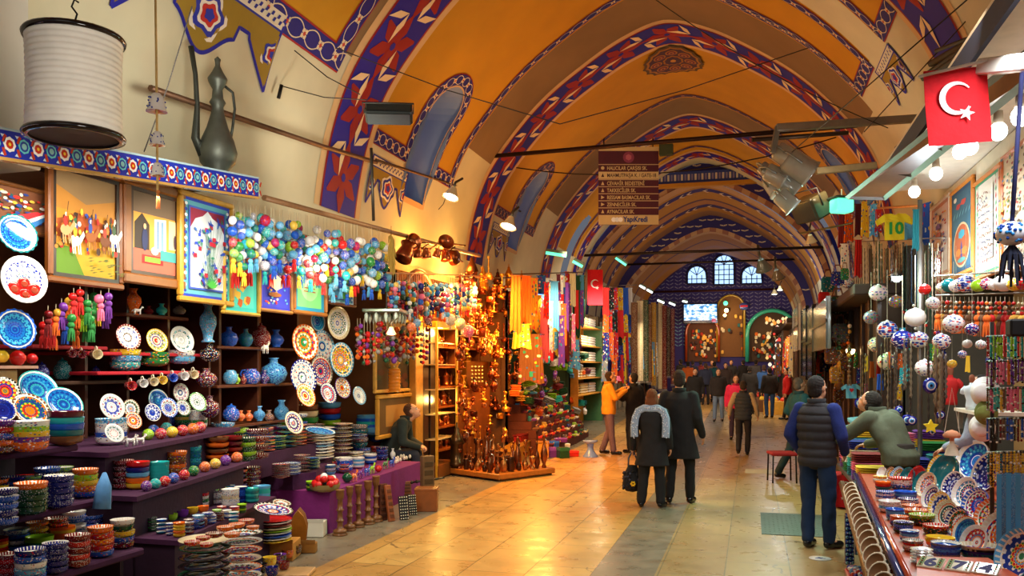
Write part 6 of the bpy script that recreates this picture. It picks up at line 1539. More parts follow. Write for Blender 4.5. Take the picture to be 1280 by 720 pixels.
# Turkish flag on the left
def flag(p,w,h,yaw,label,name='flag',rot2=(0,0,0),pole=None,mk=1):
 o=empty(name,p,(0,0,yaw),label,'flag'); m=MB(); N_=14; V_=[]
 for side in(0,1):
  for j in range(N_+1):
   for i in range(N_+1):
    V_.append((w*(i/N_-.5),.02*math.sin(i*.5+j*.35)*(.3+j/N_)*w+side*.004,-h*j/N_))
 M_=(N_+1)**2; F_=[]
 for j in range(N_):
  for i in range(N_):a=j*(N_+1)+i; F_+=[(a,a+N_+1,a+N_+2,a+1),(M_+a,M_+a+1,M_+a+N_+2,M_+a+N_+1)]
 m.add(V_,F_,(222,22,34),0,True); m.build('cloth','cloth',o)
 m=MB(); cx, cz, R=-.03*w, -.40*h, .27*w; y=-.035*w-.004
 cr=[]
 for k in range(25):a=.62+(2*PI-1.24)*k/24; cr.append((cx+R*math.cos(a),cz+R*math.sin(a)))
 ir=[]
 for k in range(25):a=.78+(2*PI-1.56)*k/24; ir.append((cx+R*.16+R*.8*math.cos(a),cz+R*.8*math.sin(a)))
 for k in range(24):
  q=[cr[k],cr[k+1],ir[k+1],ir[k]]; q=[(-(x-cx)*1+cx if mk<0 else x,z) for x,z in q]; m.add([(x,y,z) for x,z in q],[(0,1,2,3)],(245,245,245))
 sx, sz, r5=cx+R*.55, cz-R*.95, R*.48
 if mk==2:sx, sz=cx+R*1.0, cz
 st_=[(sx+(r5 if k%2==0 else r5*.4)*math.sin(PI*k/5+.3),sz+(r5 if k%2==0 else r5*.4)*math.cos(PI*k/5+.3)) for k in range(10)]
 m.add([(x,y,z) for x,z in st_],[tuple(range(10))],(245,245,245)); m.build('crescent_and_star','paint',o); return o
flag(at(744,337,X=-4.05),.42,.95,.4,'red flag with crescent hanging over the lit cloth shelves')
# lit shelves of folded cloth
o=empty('cloth_shelves',(0,0,0),label='brightly lit yellow shelves of folded cloth below the red flag',cat='shelves'); a=at(722,440,X=-4.35); b=at(752,440,X=-4.35)
for py in(408,432,452,472,492):z=at(737,py,X=-4.35).z; m=MB(); m.box((-4.9,a.y,z-.03),(-4.35,b.y,z),(220,160,60)); m.build('shelf_board','wood',o)
m=MB(); m.box((-4.95,a.y-.05,0),(-4.9,b.y+.05,3.0),(230,150,30)); m.box((-4.9,a.y-.05,0),(-4.33,a.y,3.0),(200,130,40)); m.box((-4.9,b.y,0),(-4.33,b.y+.05,3.0),(60,110,70)); m.build('side_panel','wood',o)
light('POINT','cloth_shelf_light',(-4.0,(a.y+b.y)/2,2.7),60,(1,.75,.4),radius=.1)
k=0
for py in(408,432,452,472,492):
 z=at(737,py,X=-4.35).z
 for i in range(3):
  y_=a.y+(b.y-a.y)*(i+.5)/3; KF((-4.6,y_,z+.001),(0,0,PI/2),((b.y-a.y)/3.3,.3,.3),C_(['white','cream','white','gold','cream','white','brown','cream','white'][k%9]),f'pile of folded pale cloth, {nth(i)} from left on the {nth((408, 432, 452, 472, 492).index(py))} lit shelf'); k+=1
# heap of slippers and bags
def slipper_fn():
 mb=MB(); mb.tube([(-1,0,.12),(-.5,0,.16),(.1,0,.2),(.6,0,.2),(.95,0,.2),(1.15,0,.42)],[.18,.32,.3,.36,.22,.05],8,(255,255,255)); o=mb.build('slipper','ocloth'); o['category']='slipper'; m=MB(); m.ball((1.15,0,.5),.12,(230,200,60),0,6,4); m.build('pompom','cloth',o); return o
KSL=Kind(slipper_fn)
HC=['dark red','brown','maroon','gold','red','orange','dark green','teal','purple','cream','white','dark blue','lime green','maroon','brown','red']
rk=empty('sloping_display',(0,0,0),label='sloping stepped display under the heap of slippers and bags',cat='display stand')
for i in range(7):
 m=MB(); m.box((-5.0,17.0,i*.17),(-3.95-i*.12,21.4,i*.17+.165),(90,40,24)); m.build('step','cloth',rk)
for i in range(7):
 for j in range(21):
  y_=17.1+j*.205+rr.uniform(-.03,.03); x=-3.99-i*.12+rr.uniform(-.01,.01)
  cset=HC[:6]if i<3 and j<12 else HC
  c=rr.choice(cset if i<5 else['white','teal','lime green','dark green','cream','red','light blue'])
  if(i+j)%3==0:KB((x-.04,y_,i*.17+.166),(rr.uniform(-.3,.1),0,PI/2+rr.uniform(-.5,.5)),.1,C_(c),f'{c} woven bag, {nth(i)} step up, {nth(j)} along the heap',f'{c} bags of the heap, step {i + 1}')
  else:KSL((x-.03,y_,i*.17+.166),(rr.uniform(-.2,.2),rr.uniform(-.3,0),rr.uniform(-.6,.6)),.1,C_(c),f'{c} slipper, {nth(i)} step up, {nth(j)} along the heap',f'{c} slippers of the heap, step {i + 1}')
for i, (px,py,w,c) in enumerate(((643,492,22,'orange'),(645,485,20,'orange'),(650,498,28,'gold'),(655,503,30,'orange'),(680,515,26,'white'),(680,521,26,'red'),(681,527,26,'dark red'),(727,466,13,'orange'),(715,500,24,'turquoise'),(728,503,22,'teal'),(700,480,26,'dark green'),(712,470,24,'light blue'),(690,495,24,'lime green'))):
 p=at(px,py,X=-4.55); d=dep(p); KF((p.x,p.y,p.z-.05),(0,0,PI/2+.3),(w*d/F,.3,.12),C_(c),f'{c} folded cloth on top of the goods heap, {nth(i)} piece from the left')
# ---- column of mixed scarves and hanging rugs further on
cc=['red','white','dark blue','yellow','light blue','black','white','orange','blue','grey','red','light blue']
k=0
for r_ in range(4):
 for i in range(6):
  c=cc[(k*5+r_)%12]; scarf(757+i*6+rr.uniform(-1,1),360+r_*28,8,34,c,f'{c} scarf, {nth(i)} from left in the {["top", "second", "third", "lowest"][r_]} tier of the bright column',X=-4.05+rr.uniform(-.1,.1)); k+=1
scarf(768,470,16,6,'pink','pink cloth strip on the counter edge',X=-3.9)
rugk={}
def rug_fn():
 mb=MB(); N_=10; V_=[]
 for side in(0,1):
  for j in range(9):
   for i in range(N_+1):V_.append(((i/N_-.5),.05*math.sin(i*.9+j*.2)+side*.04,-j/8))
 M_=9*(N_+1); F_=[]
 for j in range(8):
  for i in range(N_):a=j*(N_+1)+i; F_+=[(a,a+1,a+N_+2,a+N_+1),(M_+a,M_+a+N_+1,M_+a+N_+2,M_+a+1)]
 mb.add(V_,F_,(255,255,255),0,True); mb.box((-.5,-.04,-1),(-.48,.08,0),(255,255,255)); mb.box((.48,-.04,-1),(.5,.08,0),(255,255,255)); o=mb.build('hanging_rug','rug'); o['category']='rug'
 m=MB()
 for i in range(12):m.tube([(-.46+i*.084,0,-1),(-.46+i*.084,0,-1.03)],.012,4,(230,220,200))
 m.build('fringe','cloth',o); return o
KR=Kind(rug_fn)
for i, (px,w,top,bot,c) in enumerate(((793,8,378,470,'brown'),(800,8,376,476,'cream'),(807,7,375,476,'dark green'),(812,6,380,478,'brown'),(817,6,378,482,'gold'),(821,5,380,484,'grey'),(826,6,378,486,'cream'),(831,6,382,486,'dark red'),(836,5,384,470,'black'),(841,5,386,480,'maroon'))):
 p=at(px,top,X=-3.75+max(0,px-820)*.035); d=dep(p); KR(p,(0,0,.35),(w*d/F,.3,(bot-top)*d/F),C_(c),f'long {c} rug hanging upright, {nth(i)} of the row by the far shop')
# rolls and front walls of the far shops left
for(y0,y1,c,lb) in((26.9,32.3,(170,160,140),'pale shop front behind the hanging rugs'),(32.8,38.6,(120,90,60),'dark shop front at the far left end')):
 o=empty('market_stall',(-4.35,y0,0),label=lb,cat='shop front'); m=MB(); m.box((-.5,0,0),(-.2,y1-y0,3.2),c); m.build('wall_panel','matte',o); m=MB(); m.box((-.2,0,3.0),(.25,y1-y0,3.2),tuple(int(v*.7) for v in c)); m.build('canopy','matte',o); m=MB()
 n=5
 for i in range(n+1):m.box((-.22,(y1-y0-.1)*i/n,0),(-.14,(y1-y0-.1)*i/n+.1,3.0),tuple(int(v*.8) for v in c))
 m.build('post','wood',o)
 for i in range(14):
  pass

for(a_,b_,X_,lb) in(((640,343),(736,340),-4.3,'rail carrying the orange robes and long scarves'),((752,358),(796,356),-4.05,'rail carrying the bright scarf column'),((570,346),(664,348),-4.7,'rail carrying lanterns of the copper shop'),((572,420),(662,425),-4.72,'middle rail of the copper shop hangings')):
 m=MB(); m.tube([at(*a_,X=X_),at(*b_,X=X_)],.014,6,(110,80,50)); m.build('hanging_rail','dullmetal',label=lb,cat='rail')
# ================================================================== OVERHEAD: TIE BARS, SIGN, FLAG, SPOTLIGHTS
def bar(a,b,r,col,name,label,cat,seg=6,sag=0,mat='dullmetal'):
 m=MB(); a, b=Vector(a), Vector(b); n=10 if sag else 1; pts=[a+(b-a)*k/n-Vector((0,0,sag*4*(k/n)*(1-k/n))) for k in range(n+1)]; m.tube(pts,r,seg,col); return m.build(name,mat,label=label,cat=cat)
bar((-4.75,15.55,5.75),(1.7,15.15,5.75),.04,(50,30,22),'tie_bar','dark iron tie bar across the vault carrying the street sign','tie bar')
bar((-4.4,16.15,5.65),(1.4,15.85,5.75),.012,(46,34,26),'cable','thin cable sagging below the sign tie bar','cable',sag=.35)
bar((-5.1,26.1,5.2),(2.0,26.1,5.2),.045,(50,36,28),'tie_bar','dark tie bar at the blue crossing wall','tie bar')
bar((-5.0,31.8,5.55),(2.0,31.8,5.55),.04,(46,32,26),'tie_bar','tie bar beyond the crossing, above the far windows','tie bar')
bar((-4.5,38.0,5.05),(1.6,38.0,5.05),.05,(60,26,26),'tie_bar','dark red tie bar just before the end wall','tie bar')
# street sign
a=at(748,281,d=15.75); b=at(823,279,d=15.75); w=(b-a).length; h=(281-184)*15.75/F
yaw=math.atan2(b.y-a.y,b.x-a.x)
o=empty('street_sign',(a.x,a.y,a.z),(0,0,yaw),'maroon hanging street sign with cream lettering in seven rows','sign')
MA=(74,12,34); CR=(206,180,126); rows=9
m=MB(); m.box((0,-.02,0),(w,.02,h),MA); m.build('board','paint',o)
m=MB(); y=-.023; U=h/97.0
def rc(m,x0,z0,x1,z1,c,yy=y):m.box((x0,yy,z0),(x1,yy+.003,z1),c)
rc(m,0,0,w,12*U,CR); rc(m,0,h-5*U,w,h,CR); rc(m,0,57*U+0*U,w,66*U,CR)
for k in range(5):rc(m,0,(12+8.8*k+8.4)*U,w,(12+8.8*k+9.4)*U,(190,160,120),y-.001)
rc(m,0,74.5*U,w,75.5*U,(190,160,120),y-.001); m.build('painted_stripe','paint',o)
m=MB(); cx, cz=w*.5, 84*U; m.add([(cx+7*U*math.cos(PI*k/10),y-.001,cz+7*U*math.sin(PI*k/10)) for k in range(20)],[tuple(range(20))],(130,50,80)); m.add([(cx+4*U*math.sin(2*PI*k/6),y-.003,cz+4*U*math.cos(2*PI*k/6)) for k in range(0,6)],[tuple(range(6))],(180,90,110)); m.build('emblem','paint',o)
TX=[('AYNACILAR SK.',0,CR,'u'),('ZENNECİLER SK.',1,CR,'r'),('RESSAM BASMACILAR SK.',2,CR,'r'),('TAKKECİLER SK.',3,CR,'u'),('CEVAHİR BEDESTENİ',4,CR,'u')]
def srow(body,z,c,ar):
 text(body,6.6*U,c,o,(10.5*U,y-.002,z),(PI/2,0,0),.0008,sx=.74,bold=.0016)
 m=MB(); x0, z0=5.2*U, z+2.4*U
 pts=[(x0-2*U,z0-2.2*U),(x0+2*U,z0-2.2*U),(x0,z0+2.4*U)]if ar=='u' else([(x0-2*U,z0-2.2*U),(x0+2.4*U,z0),(x0-2*U,z0+2.2*U)]if ar=='r' else[(x0+2.2*U*math.cos(PI*k/6),z0+2.2*U*math.sin(PI*k/6)) for k in range(12)])
 m.add([(x,y-.003,zz) for x,zz in pts],[tuple(range(len(pts)))],c); m.build('arrow','paint',o)
for tx, r_, c, ar in TX:srow(tx,(12+8.8*r_+2.0)*U,c,ar)
srow('MAHMUTPAŞA K. / GATE-18',(57+2.2)*U,(60,20,30),'u'); srow('HALICILAR ÇARŞISI SK.',(66+2.2)*U,CR,'o')
text('YapıKredi',9.5*U,(20,50,130),o,(31*U,y-.002,3.5*U),(PI/2,0,0),.0008,sx=.8,bold=.004)
m=MB()
for k in range(3):m.add([((19+4.2*k)*U+3*U*math.cos(PI*q/8),y-.001-.001*k,6.2*U+3*U*math.sin(PI*q/8)) for q in range(16)],[tuple(range(16))],(250,250,250) if k%2==0 else(235,240,245))
m.build('bank_logo','paint',o)
m=MB()
for x in(.1,w-.1):m.tube([(x,0,h),(x,0,h+.16)],.012,5,(60,40,34))
m.build('hanger','dullmetal',o)
o=empty('signal_box',at(824,195,d=15.6),label='small dark green box on the tie bar beside the sign',cat='box'); m=MB(); m.box((0,-.05,0),(.25,.05,.2),(50,60,30),bev=.01); m.build('housing','matte',o); m=MB(); m.tube([(.12,0,.2),(.12,0,.28)],.012,5,(50,50,40)); m.build('clamp','dullmetal',o)
# lamps on the tie bars and walls far in
def tube_lamp(px,py,wpx,d,ang,label,lit='greenbulb'):
 p=at(px,py,d=d); L=wpx*d/F; o=empty('tube_lamp',p,(0,ang,.3),label,'lamp'); m=MB(); m.tube([(-L/2,0,0),(L/2,0,0)],.035,6,(240,255,250)); m.build('tube',lit,o); m=MB(); m.box((-L/2,-.06,.03),(L/2,.06,.09),(90,110,100),bev=.01); m.build('reflector','gloss',o)
for q in((776,327,16,25.5,.6,'green tube lamp under the street sign'),(695,318,26,18.5,.15,'greenish tube lamp over the textile shop'),(722,330,14,19.5,.5,'short green lamp beside the textile shop tube'),(803,359,8,30,.5,'small white lamp over the far rug shop','coolbulb'),(812,364,8,31,.5,'second small lamp over the far rug shop','coolbulb'),(826,377,9,33,.4,'third small lamp at the rug shop end','coolbulb'),(840,380,8,34,.4,'fourth small lamp at the rug shop end','coolbulb'),(856,377,6,36,.2,'fifth lamp before the screen','coolbulb')):tube_lamp(*q)
def can(p,r,L,dirv,col,label,lit='gloss',name='spotlight'):
 q=Vector(dirv).to_track_quat('Z','Y').to_euler(); o=empty(name,p,q,label,'spotlight'); m=MB(); m.lathe([(0,-L),(r*.7,-L),(r*.85,-L*.9),(r*.9,-L*.1),(r,0),(r*.9,0),(r*.75,-L*.5),(0,-L*.6)],18,col); m.build('housing','gloss',o)
 m=MB(); m.lathe([(0,-.02),(r*.88,-.012),(r*.9,0),(0,0)],16,(240,245,245)); m.build('lens',lit,o); m=MB(); m.tube([(r*.95,0,-L*.5),(r*1.1,0,-L*1.1),(0,0,-L*1.3),(-r*1.1,0,-L*1.1),(-r*.95,0,-L*.5)],.012,5,(150,150,140)); m.build('bracket','dullmetal',o)
dS=10.0
for i, (px,py,rpx,c,lit,dv) in enumerate(((988,205,17,(176,170,150),'bulb',(1,.1,-.75)),(975,228,16,(170,165,150),'gloss',(1,.1,-.6)),(960,222,12,(150,150,140),'gloss',(.9,0,-.8)),(1008,220,22,(170,166,150),'bulb',(1,.2,-.7)),(992,240,17,(160,160,148),'gloss',(1,.1,-.8)),(966,244,13,(190,200,195),'gloss',(.5,-.4,-.8)),(986,262,15,(180,195,190),'gloss',(.8,0,-.8)))):
 can(at(px+6,py-2,d=dS+(i%3)*.15),rpx*dS/F*.85,rpx*dS/F*1.7,dv,c,f'grey can spotlight, {nth(i)} counted from the top of the overhead cluster',lit)
light('SPOT','spotlight_beam',at(1022,228,d=9.8),200,(.85,1,.9),target=(.4,8.2,0),spot=1.4)
flood(at(1004,266,d=11.2),-.9,.5,.42,.3,.3,(66,62,44),'olive brown floodlight behind the spotlight cluster')
def beam(pts,wz,col,name,label,cat='beam',mat='dullmetal'):
 m=MB()
 for a, b in zip(pts,pts[1:]):
  a, b=Vector(a), Vector(b); t_=(b-a).normalized(); L=(b-a).length; R=t_.to_track_quat('Y','Z').to_matrix().to_4x4(); m.box((-wz/2,0,-wz/2),(wz/2,L,wz/2),col,0,Matrix.Translation(a)@R,bev=.008)
 return m.build(name,mat,label=label,cat=cat)
dT=9.9
beam([at(970,160,d=dT),at(1165,147,d=dT)],.085,(150,140,124),'lighting_truss','grey steel arm reaching from the right wall to the spotlights')
beam([at(972,158,d=dT),at(966,192,d=dT)],.06,(130,124,110),'truss_drop','short steel drop arm carrying the spotlight cluster')
beam([at(1163,147,d=dT),at(1120,186,d=dT+.8)],.05,(140,134,120),'truss_brace','slanted steel brace below the truss arm')
bar(at(940,175,d=11.5),at(1060,166,d=11.5),.03,(44,32,26),'dark_bar','dark wire wrapped bar behind the steel arm','bar')
beam([at(1020,214,d=11.6),at(1095,207,d=11.6)],.09,(140,130,104),'support_beam','pale wall arm right of the spotlights')
# green lit lamp and small lamps right
p=at(1052,256,d=11.0); o=empty('box_lamp',p,(0,0,.5),'bright green lit box lamp at the right shop corner','lamp'); m=MB(); m.box((-.12,-.1,-.1),(.12,.1,.07),(120,250,190),bev=.02); m.build('glass','greenbulb',o); m=MB(); m.box((-.14,-.12,.07),(.14,.12,.1),(60,80,70),bev=.01); m.tube([(0,0,.1),(0,0,.2)],.01,4,(50,60,50)); m.build('cap','dullmetal',o)
pendant(1014,303,15,13.5,'cream spot lamp on the right below the olive floodlight','coolbulb',.4)
pendant(973,348,18,22,'grey shaded lamp further in on the right','coolbulb',.5,(120,110,90)); pendant(955,337,22,26,'wide tilted tube lamp before the right far window','coolbulb',.6,(110,120,110))
pendant(968,368,9,28,'small bright lamp at the far right shops, upper','coolbulb',0); pendant(975,363,8,27,'small bright lamp at the far right shops, beside it','coolbulb',0)
light('POINT','far_lamp_light',at(970,372,d=26.5),70,COOL,radius=.1)
bar(at(1000,292,d=13.4),at(1065,279,d=12.6),.015,(110,110,80),'support_rod','thin olive arm of the spot lamp on the right','rod')
# cables bundle top right
rr=random.Random(3); A_=at(1200,84,d=7.4); B_=at(1290,-10,d=6.0)
o=empty('cable_bundle',A_,label='dark bundle of cables and ragged branches at the upper right',cat='cables')
for k in range(9):
 m=MB(); off=Vector((rr.uniform(-.1,.1),rr.uniform(-.2,.2),rr.uniform(-.07,.07))); m.tube([off*1.4-Vector((.12,0,.0)),(B_-A_)*.35+off+Vector((0,0,rr.uniform(-.08,.08))),(B_-A_)*.7+off*.8,(B_-A_)+off],rr.uniform(.01,.035),6,(58,42,30)); m.build('cable','matte',o)
beam([at(1160,108,d=8.6),at(1195,92,d=8.2)],.03,(40,36,34),'curved_hook','dark curved hook beside the flag pole','hook')
# flag on its pole (right)
fc=at(1194,87,d=4.7); o=flag((fc.x,fc.y,fc.z+.005),.335,.41,.12,'red Turkish flag with white crescent and star hanging at upper right'); o.rotation_euler=(0,-.06,.2)
bar(at(1148,96,d=4.72),at(1240,74,d=4.6),.009,(235,225,210),'flag_pole','short white pole carrying the flag','pole',mat='gloss')
bar(at(820,0,d=9.2),at(1110,160,d=9.2),.005,(60,52,44),'wire','thin wire crossing the upper middle of the vault','wire',sag=.1)
bar(at(1250,-20,d=8),at(1080,165,d=9.5),.006,(60,50,44),'wire','thin wire running down beside the flag','wire')
bar(at(1220,-10,d=6.4),at(990,190,d=9.8),.006,(50,44,40),'wire','thin wire from the top right to the spotlights','wire')
# steel beam and canopy of the right shop
beam([at(1228,84,d=4.7),at(1300,76,d=4.3)],.085,(214,212,200),'steel_beam','white perforated steel beam beside the flag',mat='gloss')
m=MB()
for k in range(5):q=at(1237+k*10,83+0*k,d=4.64-k*.05); m.box((q.x-.01,q.y-.06,q.z-.01),(q.x+.015,q.y-.055,q.z+.01),(60,60,56))
m.build('beam_slots','matte',label='row of dark slots on the white steel beam',cat='slots')
o=empty('canopy',(1.1,8,3.75),label='brown board canopy edged in grey steel over the right shop',cat='canopy')
a1=at(1060,246,d=9.6); a2=at(1300,52,d=4.9); b1=at(1106,247,d=9.6); b2=at(1300,88,d=4.9)
loc=o.location; m=MB()
P4=[a1,a2,b2,b1]; up=Vector((0,0,.03)); m.add([p-loc for p in P4]+[p-loc+up for p in P4],[(0,1,2,3),(7,6,5,4),(0,4,5,1),(1,5,6,2),(2,6,7,3),(3,7,4,0)],(126,84,48)); m.build('board','wood',o)
m=MB()
for a_, b_, r_ in((a1,a2,.03),(b1,b2,.035),(a1,b1,.03)):m.tube([a_-loc,b_-loc],r_,4,(96,92,88))
for f in(.3,.55,.8):m.tube([a1+(a2-a1)*f-loc,b1+(b2-b1)*f-loc],.025,4,(84,80,76))
m.build('steel_edge','dullmetal',o)
# ================================================================== RIGHT: SOUVENIR SHOP
# lit ceiling of the shop
o=empty('shop_ceiling_panel',(0,0,0),label='pale ceiling panel with bare bulbs over the right shop',cat='ceiling panel'); m=MB(); m.box((1.35,3.6,3.9),(2.25,11.2,3.94),(235,225,205)); m.build('panel','matte',o)
m=MB(); m.box((1.34,3.6,3.74),(1.37,11.2,3.9),(50,60,90)); m.build('edge','matte',o)
def bulb_fn():
 mb=MB(); mb.ball((0,0,-.02),.05,(255,255,255),0,12,8,(1,1,1.1)); o=mb.build('light_bulb','bulb'); o['category']='light bulb'; m=MB(); m.lathe([(.0,.1),(.025,.1),(.03,.03),(.02,.02)],10,(200,190,170)); m.build('socket','gloss',o); return o
KBU=Kind(bulb_fn)
for i, (px,py) in enumerate(((1143,237),(1170,214),(1200,186),(1213,180),(1248,160),(1276,141))):
 p=at(px,py,X=1.62); KBU((p.x,p.y,min(p.z,3.78)),(0,0,0),1.15,(255,255,255),f'bare white bulb under the right canopy, {nth(i)} from the left')
p=at(1121,346,X=1.9); o=empty('floodlamp',p,label='dazzling white lamp among the hanging necklaces',cat='lamp'); m=MB(); m.ball((0,0,0),.075,(255,255,255)); m.build('bulb','coolbulb',o); m=MB(); m.lathe([(.06,.05),(.11,.0),(.12,.02),(.04,.12)],14,(180,180,180)); m.build('reflector','metal',o)
# back wall of shop
m=MB(); m.box((3.0,3.2,0),(3.1,11.5,3.7),(150,110,70)); o=m.build('back_panel','matte',label='tan back board of the right shop behind the goods',cat='back board')
m=MB(); m.box((2.225,5.0,2.72),(2.26,11.4,3.88),(226,214,190)); o=m.build('picture_board','matte',label='pale board above the right shop holding four tall pictures',cat='board')
# tall pictures
def art_r1(A):
 A.rect(0,0,1,1,(190,130,110)); A.rect(.1,.05,.9,.95,(214,190,190)); rr=random.Random(1)
 for k in range(60):A.disc(.5+rr.uniform(-.33,.33),rr.uniform(.1,.9),.05,.012,rr.choice([(90,50,130),(190,70,50),(60,90,160),(220,150,60)]),7,0,.3)
 for k in range(6):A.disc(.5,.2+k*.12,.2-.02*k,.04,[(170,90,80),(110,80,150),(200,150,120)][k%3],12,0,.2)
def art_r2(A):
 A.rect(0,0,1,1,(30,70,110)); A.rect(.08,.04,.92,.96,(40,90,120)); A.disc(.5,.32,.4,.27,(220,190,150),24); A.disc(.5,.32,.36,.245,(190,84,40),24)
 A.disc(.5,.45,.14,.05,(60,160,190),12,0,.2); A.leaf(.5,.38,-1.57,.3,.06,(60,60,140)); A.disc(.35,.24,.12,.04,(220,130,50),12,0,.3); A.disc(.65,.24,.12,.04,(220,130,50),12,0,.3); A.disc(.5,.14,.2,.03,(90,160,160),12)
 A.disc(.35,.8,.1,.03,(180,40,50),9,0,.3); A.disc(.6,.82,.12,.03,(200,60,50),9,0,.3); A.disc(.2,.9,.08,.03,(230,220,200),9); 
 for k in range(6):A.leaf(.1+k*.15,.66,.6,.14,.012,(110,170,190))
def art_r3(A):
 A.rect(0,0,1,1,(60,150,110)); A.rect(.04,.03,.96,.97,(236,232,222)); rr=random.Random(4)
 for k in range(13):
  for f in(.12,.88):A.leaf(f,.06+k*.072,1.57,.08,.02,(190,24,34) if k%2 else(50,150,90))
 A.rect(.22,.14,.78,.9,(240,236,226))
 for k in range(10):
  g=.2+k*.068; f=.28
  while f<.72:l=rr.uniform(.03,.09); A.leaf(f,g,rr.uniform(-.5,.5),l,.012,(130,80,60) if k%2 else(90,90,120)); f+=l*.8
 for k in range(7):A.leaf(.25+k*.08,.08,1.57,.07,.016,(190,30,40))
def art_r4(A):
 A.rect(0,0,1,1,(210,190,160)); rr=random.Random(6)
 for k in range(140):A.disc(rr.random(),rr.random(),.035,.012,rr.choice([(150,40,30),(40,80,110),(210,160,60),(90,50,30),(60,110,60)]),7,0,.3)
for(q,fc,art,lb) in(((1164,239,1188,344),(222,196,170),art_r1,'tall pale pink tile panel, first of the pictures on the right'),((1189,217,1217,338),(224,140,50),art_r2,'tall blue panel with an orange oval, second on the right'),((1218,201,1252,340),(214,130,60),art_r3,'tall white script panel with red tulip border'),((1253,165,1290,331),(206,110,44),art_r4,'tall brown busy panel at the right edge')):
 picture(*q,2.2,lb,fc,art,.045,'tile_panel','tile panel',near=True,depth=.02)
# blue hanging cloth before the panels
scarf(1156,255,20,95,'blue','blue cloth with a brown figure hanging beside the tall panels',X=2.2,yaw=-1.1)
# row of shirts and flags at the shop corner
def shirt_fn():
 mb=MB(); P_=[(-.3,0),(.3,0),(.32,.62),(.55,.5),(.62,.66),(.34,.88),(.12,.9),(.0,.84),(-.12,.9),(-.34,.88),(-.62,.66),(-.55,.5),(-.32,.62)]
 bm=bmesh.new(); vs=[bm.verts.new((x,-.05,z)) for x,z in P_]; f=bm.faces.new(vs); r=bmesh.ops.extrude_face_region(bm,geom=[f]); bmesh.ops.translate(bm,verts=[v for v in r['geom']if isinstance(v,bmesh.types.BMVert)],vec=(0,.1,0)); bmesh.ops.triangulate(bm,faces=bm.faces); bmesh.ops.subdivide_edges(bm,edges=bm.edges,cuts=3,use_grid_fill=True); 
 for v in bm.verts:v.co.y+=.035*math.sin(v.co.x*16+v.co.z*5)
 bm.verts.index_update(); mb.add([v.co.copy() for v in bm.verts],[tuple(v.index for v in f.verts) for f in bm.faces],(255,255,255)); bm.free()
 o=mb.build('t_shirt','ocloth'); o['category']='t-shirt'; return o
KSH=Kind(shirt_fn)
def shirt(px,pb_,wpx,c,label,X=1.5,yaw=.1,Y=None):
 p=at(px,pb_,X=X); s_=wpx*dep(p)/F/1.2; return KSH(p,(0,0,yaw),s_,C_(c),label)
o10=shirt(1118,300,44,(240,215,30),'yellow football shirt with a green ten hung at the shop corner',X=1.75)
shirt(1137,300,30,'light blue','light blue shirt half hidden behind the yellow one',X=2.0)
for i, (px,py,w,h,c,lb) in enumerate(((1053,262,10,46,'dark red','dark red scarf at the shop corner'),(1061,268,11,34,'orange','orange scarf at the shop corner'),(1074,255,10,40,'maroon','maroon scarf beside the orange one'),(1081,252,9,45,'yellow','yellow scarf near the shirts'),(1056,305,10,40,'white','white and blue scarf below the dark red one'),(1073,300,9,46,'red','red scarf hanging below the maroon one'),(1092,255,9,40,'light blue','light blue scarf behind the yellow shirt'),(1098,262,8,28,'red','red cloth behind the yellow shirt sleeve'),(1145,262,8,50,'teal','teal scarf beside the yellow shirt'))):
 scarf(px,py,w,h,c,lb,X=1.7+jit(.1),yaw=.1)
bar(at(1089,261,X=1.8),at(1150,257,X=1.8),.018,(214,150,90),'hanging_rail','copper coloured rail above the yellow shirt','rail')
for i, (px,t_,b_) in enumerate(((1088,245,560),(1150,250,420),(1045,330,500))):
 a=at(px,300,X=1.75); o=empty('shop_pole',(a.x,a.y,0),label=['grey steel pole of the right shop behind the necklaces','grey steel pole left of the tall panels','dark pole at the far corner of the right shop'][i],cat='pole'); m=MB(); m.tube([(0,0,0),(0,0,3.6)],.025,8,(120,116,110)); m.build('post','dullmetal',o); m=MB(); m.lathe([(0,0),(.07,0),(.07,.02),(.03,.04),(0,.04)],12,(90,90,86)); m.build('foot','dullmetal',o)
# curtain of thin necklaces between y 290 and 420
rs=random.Random(31)
for i in range(46):
 px=1062+i*2.5+rs.uniform(-1,1); X=1.95+rs.uniform(-.15,.2); top=306+rs.uniform(-6,12); p=at(px,top,X=X); d=dep(p)
 o=empty('necklace',p,(0,0,jit(1)),f'long thin beaded necklace, {nth(i)} from the left in the tall curtain behind the lanterns','necklace','thin necklaces of the tall curtain'); c=rs.choice([(90,84,70),(50,90,70),(120,110,90),(50,44,44),(110,44,34),(50,80,110),(40,60,54)])
 L=rs.uniform(50,120)*d/F; wd=rs.uniform(.012,.03); n=26; m=MB(); pts=[(-wd,0,-L*k/n) for k in range(n+1)]+[(0,0,-L-.03)]+[(wd,0,-L*(n-k)/n) for k in range(n+1)]
 m.tube(pts,[.0045 if k%2 else .008 for k in range(len(pts))],4,c); m.build('beads','gloss',o); m=MB(); m.ball((0,0,-L-.045),.02,rs.choice([(200,40,30),(30,60,170),(230,200,80),(230,230,230),(40,150,150)]),0,6,4); m.build('pendant','gloss',o)
for(a_,b_,X_,lb) in(((1058,303),(1182,297),1.97,'thin rail carrying the tall necklace curtain'),((1168,345),(1290,338),1.74,'thin rail carrying the ball row under the tall panels'),((1170,369),(1290,366),1.77,'thin rail carrying the wooden charms')):bar(at(*a_,X=X_),at(*b_,X=X_),.008,(110,100,90),'hanging_rail',lb,'rail')
